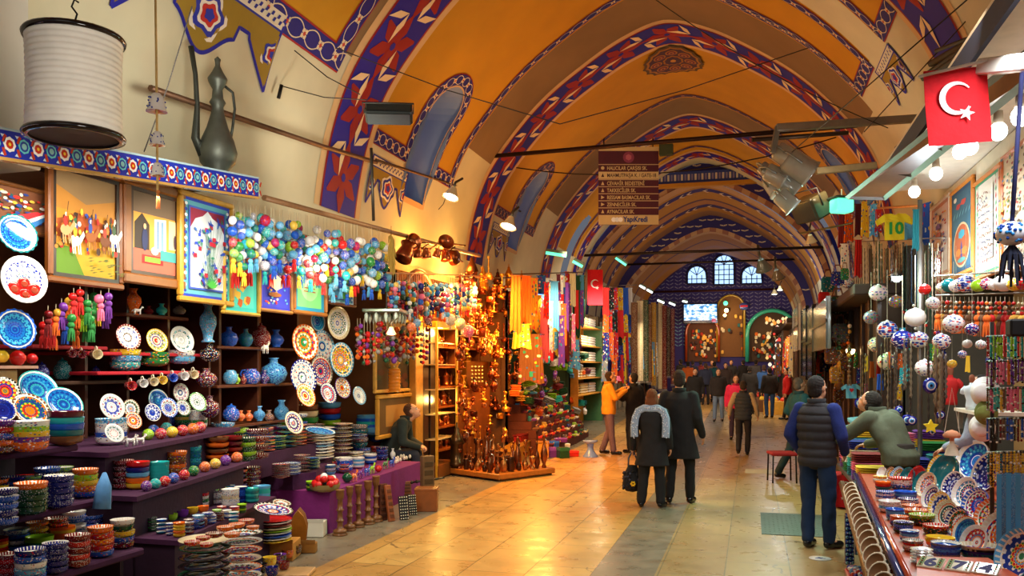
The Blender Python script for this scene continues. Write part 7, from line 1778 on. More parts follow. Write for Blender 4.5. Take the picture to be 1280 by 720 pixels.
# hanging ceramic lanterns
def lant_fn(mat,sq=.88):
 def fn():
  mb=MB(); mb.lathe([(0,-sq*.98),(.35,-sq*.95),(.75,-sq*.68),(.97,-sq*.25),(1,0),(.97,sq*.25),(.8,sq*.64),(.5,sq*.9),(.3,sq*.97),(.2,sq*.98),(.1,sq*.96)],22,(255,255,255)); o=mb.build('ceramic_lantern',mat); o['category']='hanging lantern'
  m=MB(); m.lathe([(.0,sq*1.12),(.08,sq*1.1),(.14,sq*1.02),(.24,sq*.95)],14,(255,255,255)); m.tube([(0,0,sq*1.2),(0,0,6)],.03,4,(200,190,160)); m.build('cap_and_cord','matte',o); return o
 return Kind(fn)
t2=side_ceramic('lantern_blue',[(20,50,160),(40,90,200),(20,40,130),(200,40,40)],13,5,dens=.5)
t3=side_ceramic('lantern_sparse',[(200,40,50),(40,80,180),(40,150,90),(30,50,150)],15,6,dens=.38)
t4=side_ceramic('lantern_dense',[(20,40,150),(240,240,245),(200,40,50),(30,80,190),(240,240,245)],18,9,dens=.5)
M['l_blue'], M['l_sparse'], M['l_dense']=t2, t3, t4
KL={k:lant_fn(k) for k in('l_blue','l_sparse','l_dense','glaze','side_hot')}
LN=[(1059,353,17,'l_sparse','white','small white lantern with red dots at the corner'),(1098,366,23,'l_sparse',(240,225,225),'white lantern with pink red roses under the bright lamp'),(1120,377,18,'l_sparse',(130,110,50),'olive brown lantern beside the rose one'),(1068,382,27,'l_sparse',(238,225,195),'cream lantern with rows of red dots'),(1089,397,19,'l_sparse','grey','grey dotted lantern below the cream one'),(1109,412,25,'l_blue','white','white lantern with blue leaves'),(1144,397,26,'glaze','white','plain glossy white lantern'),
 (1156,362,15,'glaze','red','small plain red lantern'),(1166,379,17,'l_sparse','white','small red white and blue lantern under the red one'),(1128,425,27,'l_dense','dark blue','blue mosaic lantern in the middle'),(1096,431,22,'l_sparse',(238,222,190),'cream lantern with rows of blue diamonds'),(1149,425,23,'l_blue','white','blue and white lantern right of the mosaic one'),(1192,405,26,'l_sparse','white','large white lantern with dotted rows at the right'),(1177,427,22,'l_blue','white','white lantern with a blue swirl'),(1109,452,24,'l_sparse',(235,225,190),'cream lantern with a light blue bottom'),(1156,460,24,'l_sparse','white','white lantern with green and red flowers, lowest one'),
 (1215,412,17,'l_dense','dark blue','dark blue lantern beside the black box'),(1203,443,11,'l_blue','white','small blue and white ball lantern'),(1190,455,12,'side_hot','yellow','small rainbow ball lantern'),(1209,430,12,'glaze','white','small plain white ball lantern'),(1226,431,13,'l_sparse','white','small white lantern beside the plain ball'),(1076,372,14,'glaze','teal','teal shape behind the cream lantern')]
for i, (px,py,w,mt,c,lb) in enumerate(LN):p=at(px,py,X=1.5+(i%4)*.08); r=w*dep(p)/F/2; KL[mt](p,(0,0,jit(3)),r,C_(c),lb)
TOP=[(1187,357,20,'glaze','teal','teal ball'),(1195,358,17,'l_sparse','white','white and red ball'),(1207,355,24,'l_blue','white','big blue and white ball'),(1223,357,18,'glaze','lime green','lime green ball'),(1234,355,17,'l_dense','red','red and blue ball'),(1244,356,17,'l_sparse','white','white ball with dots'),(1255,354,24,'glaze','white','big plain white ball'),(1268,356,18,'side_hot','yellow','yellow and turquoise ball'),(1279,355,17,'l_sparse','red','red and white ball'),(1178,360,15,'l_sparse','cream','cream ball')]
for i, (px,py,w,mt,c,lb) in enumerate(TOP):p=at(px,py,X=1.72); r=w*dep(p)/F/2; KL[mt](p,(0,0,jit(3)),(r,r,r),C_(c),f'{lb} in the row under the tall panels')
# big blue ball with cords
p=at(1265,292,d=4.6); r=18*4.6/F; o=empty('hanging_ball_charm',p,label='large blue and white ceramic ball with dark tassels at the right edge',cat='hanging ornament'); m=MB(); m.ball((0,0,0),r,(235,240,250),0,24,14,(1.05,1.05,.85))
for k in range(70):
 a=rs.uniform(0,6.3); z=rs.uniform(-.75,.75); q=math.sqrt(1-z*z); m.ball((r*1.04*q*math.cos(a),r*1.04*q*math.sin(a),r*.84*z),r*.13,(30,80,180) if k%3 else(50,140,210),0,6,4)
m.build('ball','gloss',o); m=MB(); m.tube([(0,0,r*.8),(.05,0,.9)],.012,6,(40,44,90)); m.build('cord','cloth',o); m=MB()
for k in range(9):a=2*PI*k/9; m.tube([(0,0,-r*.8),(.04*math.cos(a),.04*math.sin(a),-r*1.5),(.06*math.cos(a),.06*math.sin(a),-r*3.2+rs.uniform(-.05,.05))],[.012,.012,.006],4,(30,36,60))
m.build('tassel','cloth',o)
# wooden charms with red tassels under the ball row
for i in range(20):
 px=1172+i*5.6; p=at(px,371,X=1.75+rs.uniform(-.1,.1)); d=dep(p)
 bead_string(p,[rs.choice(['brown','orange','cream','brown','red']) for _ in range(3)],2.4*d/F,6*d/F,rs.choice(['brown','red','orange','gold']),f'wooden charm with red cord, {nth(i)} from left below the ball row','wooden charms below the ball row',cord=.03,mats=('glaze',),tl=.16)
# evil-eye beads: disc with white, light blue and dark centre
def eye_fn():
 mb=MB(); R=Matrix.Rotation(PI/2,4,'X')
 mb.lathe([(0,-.18),(.7,-.16),(1,0),(.7,.16),(0,.18)],20,(14,24,130),M4=R); mb.lathe([(.62,.17),(.6,.2),(0,.215)],18,(235,240,250),M4=R); mb.lathe([(.44,.2),(.42,.23),(0,.235)],16,(60,150,220),M4=R); mb.lathe([(.2,.23),(.18,.25),(0,.255)],12,(10,14,50),M4=R)
 o=mb.build('evil_eye_bead','gloss'); o['category']='evil eye bead'; m=MB(); m.tube([(0,0,.95),(0,0,1.4)],.05,4,(200,190,150)); m.build('cord_loop','matte',o); return o
KE=Kind(eye_fn)
for i, (px,py,w) in enumerate(((1163,482,20),(1074,504,13),(1087,508,11),(1092,516,12),(1099,519,14),(1112,516,10),(1118,518,14),(1124,512,10),(1134,525,14),(1140,526,12),(1176,519,11),(1165,540,10))):
 p=at(px,py,X=1.42+(i%3)*.05); r=w*dep(p)/F/2; KE(p,(0,0,.1+jit(.3)),r,(255,255,255),f'dark blue evil eye bead, {nth(i)} from the lowest hanging row' if i else 'large evil eye bead in a golden ring')
# grey and coloured strand clusters under the lanterns
for i in range(44):
 px=rs.choice([1076,1080,1100,1104,1108,1116,1122,1130,1136,1140,1160,1168,1175,1180])+rs.uniform(-3,3); X=1.5+rs.uniform(-.08,.2); top=rs.uniform(420,446); p=at(px,top,X=X); d=dep(p)
 o=empty('bead_strand',p,(0,0,jit(2)),f'grey beaded strand, {nth(i)} in the clusters above the evil eyes','bead strand','grey bead strands above the evil eyes'); L=rs.uniform(45,90)*d/F; m=MB(); m.tube([(0,0,0)]+[(rs.uniform(-.004,.004),0,-L*k/18) for k in range(1,19)],[.004+.009*(k%2) for k in range(19)],5,rs.choice([(90,80,70),(120,110,100),(70,64,60),(140,130,110)])); m.build('beads','dullmetal',o)
for i, (px,py,c) in enumerate(((1112,450,'orange'),(1125,452,'orange'),(1085,455,'yellow'),(1090,462,'orange'),(1098,460,'red'),(1075,470,'dark blue'),(1100,478,'blue'),(1133,466,'turquoise'),(1128,470,'turquoise'),(1070,450,'green'),(1170,440,'lime green'),(1163,440,'green'),(1180,440,'dark blue'),(1210,455,'yellow'),(1124,490,'yellow'),(1083,490,'pink'),(1128,420,'teal'))):
 scarf(px,py-10,8,20,c,f'small {c} cloth charm, {nth(i)} among the hanging strands',X=1.6,yaw=jit(1),cat='cloth charm')
# torsos, hats, shirts on the shop side
def torso_fn():
 mb=MB(); mb.lathe([(0,0),(.5,0),(.52,.3),(.46,.7),(.62,1.2),(.66,1.55),(.5,1.75),(.2,1.85),(.17,2.05),(0,2.08)],20,(255,255,255)); 
 for s_ in(1,-1):mb.tube([(s_*.5,0,1.62),(s_*.78,0,1.4),(s_*.86,0,1.15)],[.22,.2,.17],10,(255,255,255))
 o=mb.build('mannequin_torso','ocloth'); o['category']='mannequin'; m=MB(); m.lathe([(.16,1.9),(.19,2.1),(.24,2.3),(.2,2.55),(0,2.65)],14,(150,84,56)); m.build('neck_and_head','matte',o); return o
KT=Kind(torso_fn)
for(px,pb_,w,c,lb) in((1188,506,30,'red','red star and crescent shirt on a display torso'),(1215,512,27,(215,230,240),'white and light blue shirt on a display torso'),):
 p=at(px,pb_,X=1.95); r=w*dep(p)/F/1.7; KT(p,(0,0,-.8),(r,r*.6,r*1.05),C_(c),lb)
o=empty('side_shelf',at(1212,512,X=1.95),label='small white shelf under the display torsos',cat='shelf'); m=MB(); m.box((-.05,-.5,-.03),(.35,.4,0),(230,220,200)); m.build('board','wood',o); m=MB(); m.box((-.02,-.48,-.2),(.02,-.44,-.03),(180,170,150)); m.box((-.02,.34,-.2),(.02,.38,-.03),(180,170,150)); m.build('bracket','wood',o)
oh=shirt(1064,498,24,(110,190,225),'light blue t-shirt with a red heart at the stall corner',X=1.5)
tt=text('10',.55,(20,150,60),None,(0,0,0),(0,0,0),.003,bold=.02); tt.parent=o10; tt.location=(-.28,-.12,.2); tt.rotation_euler=(PI/2,0,0); tt.name='shirt_number'
m=MB(); m.prism([(0,.38),(.13,.52),(.11,.62),(.05,.64),(0,.58),(-.05,.64),(-.11,.62),(-.13,.52)],.01,(210,20,40),0,Matrix.Translation((0,-.11,0))@Matrix.Rotation(PI/2,4,'X')); m.build('heart_print','paint',oh)
def hat_fn():
 mb=MB(); mb.lathe([(1,0),(1.02,.05),(.62,.1),(.58,.5),(.4,.66),(0,.7)],24,(255,255,255)); mb.lathe([(1,0),(.6,.04),(0,.05)],24,(255,255,255)); o=mb.build('sun_hat','ocloth'); o['category']='hat'; m=MB(); m.lathe([(.635,.1),(.625,.24),(.6,.24)],24,(200,190,170)); m.build('hat_band','cloth',o); return o
KH=Kind(hat_fn)
for(px,py,w,c,lb) in((1232,490,38,'white','large white sun hat hung beside the necklaces'),(1228,535,34,'white','lower white sun hat behind the green one'),(1233,516,30,(120,130,60),'olive green hat hung between the white hats'),(1243,452,22,'dark blue','dark blue hat hung above the white one')):
 p=at(px,py,X=1.75); r=w*dep(p)/F/2; KH(p,(PI/2,.3,-.75),r,C_(c),lb)
# puppet
p=at(1190,545,X=1.35); d=dep(p); o=empty('hanging_puppet',p,label='little puppet in a white dress with a round orange hat on cords',cat='puppet'); s_=d/F; m=MB(); m.lathe([(0,8*s_),(6*s_,6*s_),(11*s_,1*s_),(9*s_,-2*s_),(0,-2*s_)],16,(220,150,110)); m.build('hat','cloth',o); m=MB(); m.lathe([(9*s_,-24*s_),(7*s_,-17*s_),(3*s_,-10*s_),(3*s_,-6*s_)],14,(240,232,205)); m.tube([(-6*s_,0,-14*s_),(0,0,-9*s_),(7*s_,0,-13*s_)],1.4*s_,6,(240,232,205)); m.build('dress','cloth',o); m=MB(); m.ball((0,0,-4*s_),3*s_,(200,140,100)); m.build('head','skin',o); m=MB(); m.tube([(-9*s_,0,2*s_),(0,0,60*s_),(9*s_,0,2*s_)],.5*s_,4,(220,210,190)); m.build('cord','matte',o)
p=at(1163,533,X=1.3); m=MB(); r=9*dep(p)/F; st_=[((r if k%2==0 else r*.5)*math.sin(PI*k/5),(r if k%2==0 else r*.5)*math.cos(PI*k/5)) for k in range(10)]; m.prism(st_,.03,(236,210,30),0,Matrix.Rotation(PI/2,4,'X')); m.build('star_charm','cloth',None,p,label='yellow star shaped charm below the large evil eye',cat='charm')
# black box and necklace rack at the right edge
p0=at(1244,402,d=4.6); p1=at(1292,420,d=4.3); m=MB(); m.box((p0.x,p1.y,p1.z),(p1.x+.1,p1.y+.1,p0.z),(30,30,30),bev=.01); m.build('black_box','matte',label='matt black box above the necklace rack',cat='box')
o=empty('necklace_rack',(0,0,0),label='dark metal rack of necklaces at the right edge',cat='rack'); m=MB(); RY=[]
for py in(421,452,486,524,566):
 a=at(1234,py,d=4.9); b=at(1292,py-2,d=4.3); m.tube([a,b],.008,5,(60,56,50)); RY.append((a,b))
m.build('bar','dullmetal',o); m=MB(); a=at(1240,600,d=4.85); m.tube([(a.x,a.y,.72),(a.x,a.y,2.05)],.012,6,(60,56,50)); b=at(1288,600,d=4.35); m.tube([(b.x,b.y,.72),(b.x,b.y,2.05)],.012,6,(60,56,50)); m.build('upright','dullmetal',o)
NC=['lime green','red','turquoise','pink','brown','yellow','dark red','teal','purple','orange','dark blue','blue','cream','gold','black','green']
for rI, (a,b) in enumerate(RY):
 for i in range(13):
  f=(i+.5)/13; p=a+(b-a)*f; c=(['lime green','red','turquoise','cream']if rI==0 else['pink','brown','purple','orange','cream']if rI==1 else['yellow','brown','pink','turquoise','orange']if rI==2 else['dark red','black','blue','brown','purple']if rI==3 else['gold','teal','yellow','blue','light blue'])[rs.randrange(4)]
  o=empty('necklace',p,(0,0,.8+jit(.3)),f'{c} bead necklace, {nth(i)} from the left on rack bar {["one, the topmost", "two", "three", "four", "five, the lowest"][rI]}','necklace',f'necklaces on rack bar {rI + 1}')
  L=(27 if rI<4 else 40)*dep(p)/F*rs.uniform(.9,1.1); wd=.011; n=12; pts=[(-wd,0,-L*k/n) for k in range(n+1)]+[(wd,0,-L*(n-k)/n) for k in range(n+1)]
  m=MB(); m.tube(pts,.0025,3,CD[c])
  for k in range(0,len(pts),1):m.ball(pts[k],.0062,CD[c]if k%4 else rs.choice([(240,240,230),(30,30,30),CD[c]]),0,6,4)
  m.build('beads','gloss',o)
# patterned towels beneath the necklaces
for i in range(3):p=at(1256+i*12,592,d=4.5-i*.1); KR(p,(0,0,.9),(.11,.2,.36),C_('light blue'),f'light blue patterned towel, {nth(i)} under the necklace rack')

# ---- the display table
tb=[at(1075,592,Z=.78),at(1139,722,Z=.78)]; e=Vector((tb[1].x+(tb[1].x-tb[0].x)*.3,tb[1].y+(tb[1].y-tb[0].y)*.3,.78))
A0, A1=tb[0], e
o=empty('display_table',(0,0,0),label='long display table of colourful bowls along the right side',cat='table')
m=MB(); m.prism([(A0.x,A0.y),(A1.x,A1.y),(2.6,A1.y),(2.5,A0.y)][::-1],.05,(176,70,30),0,Matrix.Translation((0,0,.73))); m.build('table_top','wood',o)
m=MB(); dirv=(A1-A0).normalized(); nrm=Vector((-dirv.y,dirv.x,0)); nrm=nrm if nrm.x<0 else-nrm
m.tube([A0+nrm*.01+Vector((0,0,.0)),A1+nrm*.01],.018,6,(190,70,36)); m.tube([A0+nrm*.045-Vector((0,0,.01)),A1+nrm*.045-Vector((0,0,.01))],.022,6,(40,60,110)); m.build('edge_trim','gloss',o)
m=MB(); m.box((A0.x+.15,3.4,0),(2.4,A0.y-.1,.73),(80,44,24)); m.build('cloth_skirt','cloth',o)
m=MB()
def disc_fn():
 mb=MB(); mb.lathe([(0,0),(1,0),(1.02,.06),(1,.14),(.86,.14),(.84,.08),(0,.08)],20,(150,104,60),cols=[(150,104,60),(238,226,196),(238,226,196),(238,226,196),(140,96,56),(140,96,56)]); o=mb.build('round_bracelet','matte'); o['category']='bracelet'; m=MB()
 for k in range(12):a=2*PI*k/12; m.ball((1.02*math.cos(a),1.02*math.sin(a),.07),.06,(245,235,210),0,5,4)
 m.build('stud','matte',o); return o
KD=Kind(disc_fn)
Ld=(A1-A0).length
for i in range(20):
 q=A0+dirv*(.9+(i+.0)*(Ld-1.0)/20)+nrm*.13-Vector((0,0,.03)); yw=math.atan2(nrm.y,nrm.x)
 KD(q,(0,1.0,yw+.75),.062,(255,255,255),f'brown round disc with pale rim, {nth(i)} along the table edge','pale rimmed discs along the table edge')
bar(A0+nrm*.16-Vector((0,0,.1)),A1+nrm*.16-Vector((0,0,.1)),.03,(120,80,46),'edge_rail','brown rail behind the round discs on the table edge','rail',mat='wood')
# flat stacks on the table
R_ST=[
 (1104,612,19,3,['teal','red','orange'],'plain',10,'small red stack at the far table end','dish'),(1125,611,28,5,['blue','white','white','white','red'],'multi',14,'white and red stack at the far end','dish'),
 (1106,626,22,4,['white','blue'],'multi',12,'blue dotted stack at the table edge','dish'),(1131,625,28,3,['blue','light blue'],'plain',11,'bright blue stack','dish'),(1135,632,25,3,['dark blue','white'],'multi',9,'dark blue stack with white middle','dish'),
 (1112,640,26,4,['white','light blue','white'],'multi',14,'white and pale blue stack','dish'),(1139,640,24,3,['dark red','white','orange'],'multi',9,'orange white stack','dish'),(1119,650,22,5,['light blue','blue','light blue'],'plain',14,'light blue stack, table edge','dish'),
 (1145,647,29,3,['teal','orange','orange'],'hot',10,'orange stack mid table','dish'),(1124,658,22,4,['dark blue','blue','orange','orange'],'hot',13,'orange topped blue stack','dish'),(1152,656,31,3,['dark green','dark green','lime green'],'hot',13,'lime green topped stack','dish'),(1129,666,24,4,['dark green','dark blue','blue'],'deep',14,'deep blue stack at the edge','dish'),
 (1170,668,31,3,['dark green','dark green','red'],'hot',12,'dark green stack with fiery middle','dish'),(1137,677,23,4,['blue','white','light blue'],'blue',14,'pale blue stack near the front','dish'),(1141,689,25,4,['grey','white','red'],'hot',14,'red topped stack near the front','dish'),(1175,684,34,3,['orange','yellow','yellow'],'plain',13,'bright yellow stack','dish'),
 (1182,698,35,5,['grey','blue','light blue','blue'],'blue',20,'light blue patterned stack at front','dish'),(1152,704,27,5,['white','cream','white'],'iznik_white',18,'white flowered stack at front','plate'),(1225,699,48,4,['teal','dark blue','black','cream'],'dense',18,'dark stack below the wide platter','dish'),(1100,603,17,2,['white','yellow'],'multi',8,'small yellow pair at the far corner','dish')]
for q in R_ST:stack(q[0],q[1],q[2],q[3],q[4],.78,q[5],q[6],q[7]+', right table',q[8])
KLN={}
def lean(px,py,w,h,style,outer,label,Xd=None,tilt=.9,roll=0,Z=.78):
 """oval bowl leaning on its rim, hollow towards the aisle; px,py = centre"""
 s_=1; pb_=at(px,py+h/2,Z=Z+.02 if py+h/2>560 else Z); d=dep(pb_); r=h*d/F/2; wx=r*.62
 # facing direction: towards the aisle and a little to the camera
 k=KLN.setdefault(style,bowl_fn({'multi':'iznik_dense','hot':'iznik_hot','blue':'iznik_blue','deep':'deepblue','plain':'glaze'}[style],'glaze',name='oval_bowl')); fdir=Vector((-.80,-.45,.40)).normalized(); R=fdir.to_track_quat('Z','Y').to_matrix().to_4x4()
 R=R@Matrix.Rotation(roll,4,'Z'); r*=1.1; c=Vector((pb_.x,pb_.y,Z+r*.93))
 o=k(c-fdir*r*.3,R.to_euler(),(r*min(1.0,.62+w/h*.5),r,r*.75),C_(outer),label); o['category']='bowl'; return o
RL=[(1216,572,36,46,'blue',(220,230,245),'large white bowl with blue dotted rim at the back of the right table'),(1234,588,22,48,'deep','purple','tall purple bowl leaning beside the blue dotted one'),(1180,588,26,44,'plain','teal','teal bowl leaning at the back of the right table'),(1172,582,16,30,'hot','yellow','yellow and red bowl leaning before the teal one'),(1191,604,20,34,'deep','purple','purple bowl leaning in the middle of the table'),(1206,612,25,36,'multi','white','white bowl with red dots leaning next to the purple one'),(1219,626,26,38,'multi','blue','blue rimmed white bowl leaning in the middle'),(1236,641,28,40,'hot','orange','orange bowl with yellow inside leaning at the right'),(1247,662,32,50,'multi',(235,215,190),'big cream bowl with red tulips leaning at the right'),(1217,672,26,38,'multi','white','white bowl with blue flowers standing on the wide platter'),(1206,660,25,36,'blue','orange','orange rimmed blue bowl leaning near the platter'),(1196,648,20,34,'multi','dark blue','dark blue rimmed bowl leaning beside the orange one'),(1182,638,24,32,'multi','cream','cream flowered bowl leaning in the middle row'),(1174,628,20,32,'hot','yellow','yellow rimmed bowl leaning in the middle row'),(1163,617,14,28,'multi','white','narrow white and red bowl leaning in the middle row'),(1158,603,18,30,'multi','cream','white patterned bowl leaning behind the narrow one'),(1146,594,15,28,'plain','red','glossy red bowl leaning in the far row'),(1152,601,14,28,'plain','teal','teal bowl leaning beside the red one'),(1134,594,16,24,'plain','teal','dark teal bowl leaning at the far end'),(1122,591,14,20,'hot','light blue','light blue bowl leaning at the far end'),(1113,589,12,16,'hot','brown','brown bowl leaning at the far end'),(1271,688,34,62,'hot','light blue','big light blue bowl with orange inside at the lower right edge'),(1255,640,20,40,'multi','white','white bowl with red leaves behind the tulip bowl'),(1102,588,12,14,'plain','white','small white bowl leaning at the far corner')]
for q in RL:lean(*q)
# number tiles on an orange board
b0=at(1148,701,Z=.80); b1=at(1150,724,Z=.80)
m=MB(); q=[at(1146,700,Z=.80),at(1146,726,Z=.80),at(1275,726,Z=.80),at(1235,702,Z=.80)]; m.add([v for v in q]+[v+Vector((0,0,.02)) for v in q],[(3,2,1,0),(4,5,6,7),(0,1,5,4),(1,2,6,5),(2,3,7,6),(3,0,4,7)],(200,84,30)); m.build('orange_board','wood',label='flat orange board carrying the number tiles',cat='board')
for(px,py,ch,lb) in((1164,708,'6','house number tile reading six'),(1199,712,'7','house number tile reading seven'),(1233,716,'4','house number tile reading four')):
 p=at(px,py,Z=.822); s_=dep(p)/F; o=empty('number_tile',p+Vector((0,0,.012)),(.35,0,-.45),lb+' on the orange board','number tile'); W_, H_=14.5*s_, 13*s_; m=MB(); m.box((-W_,-H_,0),(W_,H_,.012),(236,228,200),bev=.004); m.build('tile','gloss',o); m=MB()
 for sx in(1,-1):
  for k in range(5):m.ball((sx*W_*.72,-H_*.7+k*H_*.35,.013),.005,(60,100,60) if k%2 else(150,60,40),0,6,4)
  m.box((sx*W_*.72-.012,-H_*.85,.0121),(sx*W_*.72+.012,H_*.85,.0125),(150,170,120))
 m.build('painted_border','gloss',o); text(ch,H_*2.0,(24,20,90),o,(0,-H_*.72,.0125),(0,0,0),.001,'painted_number','CENTER',1.1,bold=.004)
# evil-eye panels and boxes below the table edge
for(px0,px1,py0,py1,d,c,lb) in((1057,1068,642,706,7.3,(24,40,110),'narrow dark blue panel of eye beads hanging at the table end'),(1069,1090,638,694,7.0,(20,60,110),'wide blue panel covered in round eye beads')):
 a=at(px0,py1,d=d); b=at(px1,py1,d=d); h=(py1-py0)*d/F; yaw=math.atan2(b.y-a.y,b.x-a.x); o=empty('eye_bead_panel',(a.x,a.y,max(a.z,.02)),(0,0,yaw),lb,'bead panel'); L=(b-a).length; m=MB(); m.box((0,0,0),(L,.03,h),c,bev=.005); m.build('backing','gloss',o); m=MB(); nx=max(3,int(L/.035)); nz_=int(h/.035)
 for i in range(nx):
  for j in range(nz_):cx, cz=(i+.5)*L/nx, (j+.5)*h/nz_; m.ball((cx,-.002,cz),.014,(40,90,190) if(i+j)%2 else(120,190,220),0,6,4); m.ball((cx,-.012,cz),.006,(240,245,250) if(i+j)%2 else(10,20,80),0,5,4)
 q_=m.build('bead','gloss',o); q_['kind']='stuff'
a=at(1063,740,Z=.12); b=at(1101,740,Z=.12); o=empty('bead_box',(a.x,a.y,0),label='open red box filled with blue and white beads under the table',cat='box'); L=b.x-a.x; m=MB(); m.box((0,0,0),(L,.45,.2),(180,30,26),bev=.01); m.build('body','gloss',o); m=MB()
for i in range(90):m.ball((rs.uniform(.03,L-.03),rs.uniform(.03,.42),.215),.018,rs.choice([(30,50,160),(240,240,240),(90,160,210),(200,60,40)]),0,6,4)
q=m.build('loose_beads','gloss',o); q['kind']='stuff'
stack(1110,716,20,3,['dark red','white','grey'],.40,'hot',12,'stack under the table edge','cup'); 
# draped red cloth with crescents, folded clothes beyond the table
a=at(1045,634,Z=.02); b=at(1080,634,Z=.02); o=empty('crescent_cloth',(a.x,a.y,.0),label='red cloth with white crescents hanging over a box behind the table',cat='cloth'); L=b.x-a.x+.02; hh=.40
m=MB(); N_=16; V_=[];
for j in range(7):
 for i in range(N_+1):V_.append((L*i/N_,.02*math.sin(i*.8),.02+hh*(1-j/6)))
m.add(V_,[(j*(N_+1)+i,(j+1)*(N_+1)+i,(j+1)*(N_+1)+i+1,j*(N_+1)+i+1) for j in range(6) for i in range(N_)],(200,20,30),0,True); m.box((0,.025,.02),(L,.5,.02+hh),(180,16,26)); m.build('cloth','cloth',o); m=MB()
for cx in(L*.3,L*1.0):
 R=.075; cz=.28; A_=[(cx+R*math.cos(t_),cz+R*math.sin(t_)) for t_ in np.linspace(1.0-PI,PI-1.0+0,18)]; B_=[(cx+.016*-1+R*.8*math.cos(t_),cz+R*.8*math.sin(t_)) for t_ in np.linspace(1.0-PI,PI-1.0,18)]
 for k in range(17):m.add([(x,-.028,z) for x,z in(A_[k],A_[k+1],B_[k+1],B_[k])],[(0,1,2,3)],(240,240,240))
 m.add([(cx-.03+(.028 if k%2==0 else .012)*math.sin(PI*k/5),-.028,.14+(.028 if k%2==0 else .012)*math.cos(PI*k/5)) for k in range(10)],[tuple(range(10))],(240,240,240))
m.build('crescent','paint',o)
o=empty('side_table',(1.2,9.9,0),label='low table piled with folded shirts behind the red cloth',cat='table'); m=MB(); m.box((-.15,-.3,.5),(1.2,1.9,.56),(70,60,60),bev=.01); m.build('top','wood',o)
for(x,y_) in((-.1,-.25),(1.12,-.25),(-.1,1.82),(1.12,1.82)):m=MB(); m.box((x,y_,0),(x+.05,y_+.05,.5),(60,50,50)); m.build('leg','wood',o)
CL=['light blue','teal','white','pink','dark blue','yellow','turquoise','grey','dark red','green','purple','cream']
k=0
for i in range(3):
 for j in range(5):
  for l in range(2+(i+j)%2+(2 if j>1 else 0)):
   c=CL[(k*5)%12]; KF((1.22+i*.38,9.75+j*.42,.561+l*.1),(0,0,jit(.12)),(.33,.36,.1),C_(c),f'{c} folded shirts, {nth(l)} layer, {nth(j)} row back, {nth(i)} column on the low table'); k+=1
for i, (px,py,w) in enumerate(((1062,542,26),(1078,540,30),(1068,530,30),(1080,525,26),(1100,530,26),(1088,535,24),(1072,520,26))):
 p=at(px,py,X=1.45); KF((p.x,p.y,p.z-.08),(.2,jit(.2),jit(.3)),(w*dep(p)/F*.8,.3,.05),(130,190,215),f'pale blue plastic wrapped shirt, {nth(i)} in the shiny pile behind the man in the vest')
# red stool by the teal man
p=at(985,600,Z=0); o=empty('stool',(p.x-.1,p.y-.25,0),(0,0,.2),'low stool with red seat and black metal legs','stool'); m=MB(); m.box((-.2,-.2,.42),(.2,.2,.47),(150,20,24),bev=.02); m.build('seat','cloth',o)
for(x,y_) in((-.18,-.18),(.18,-.18),(-.18,.18),(.18,.18)):m=MB(); m.tube([(x,y_,0),(x*.95,y_*.95,.42)],.013,6,(24,22,22)); m.build('leg','dullmetal',o)
# floor plates: grating and sticker
q=[at(950,641,Z=0),at(1022,641,Z=0),at(1040,670,Z=0),at(952,668,Z=0)]; m=MB(); x0, x1, y0_, y1_=-.02, .62, 8.9, 10.5
c4=[at(952,668,Z=0),at(1045,672,Z=0)]; x0, y0_=c4[0].x, c4[0].y; x1=c4[1].x; y1_=at(952,641,Z=0).y; o=empty('floor_grating',(x0,y0_,0),label='grey studded metal cover set in the floor behind the man in jeans',cat='grating'); m=MB(); m.box((0,0,0),(x1-x0,y1_-y0_,.006),(96,104,96)); m.build('frame','dullmetal',o); m=MB()
for i in range(14):
 for j in range(12):m.box((.03+i*(x1-x0-.06)/14,.04+j*(y1_-y0_-.08)/12,.006),(.03+i*(x1-x0-.06)/14+.02,.04+j*(y1_-y0_-.08)/12+.03,.009),(120,126,116))
m.build('stud_pattern','dullmetal',o)
p=at(1025,698,Z=.002); o=empty('floor_sticker',p,(0,0,.3),'round white floor sticker with a blue mark by the black shoes','sticker'); m=MB(); m.lathe([(.10,0),(.10,.003),(0,.003)],24,(206,206,196)); m.build('disc','paint',o); m=MB(); m.box((-.045,-.012,.0031),(.03,.012,.0042),(40,60,140)); m.box((-.01,-.03,.0031),(.012,.035,.0042),(40,60,140)); m.box((.02,-.03,.0031),(.045,-.01,.0042),(40,60,140)); m.build('blue_mark','paint',o)
p=at(958,590,Z=.0); o=empty('floor_plate',p,label='pale square plate set in the floor near the red stool',cat='floor plate'); m=MB(); m.box((-.35,-.25,0),(.3,.35,.004),(190,192,176)); m.build('plate','matte',o)
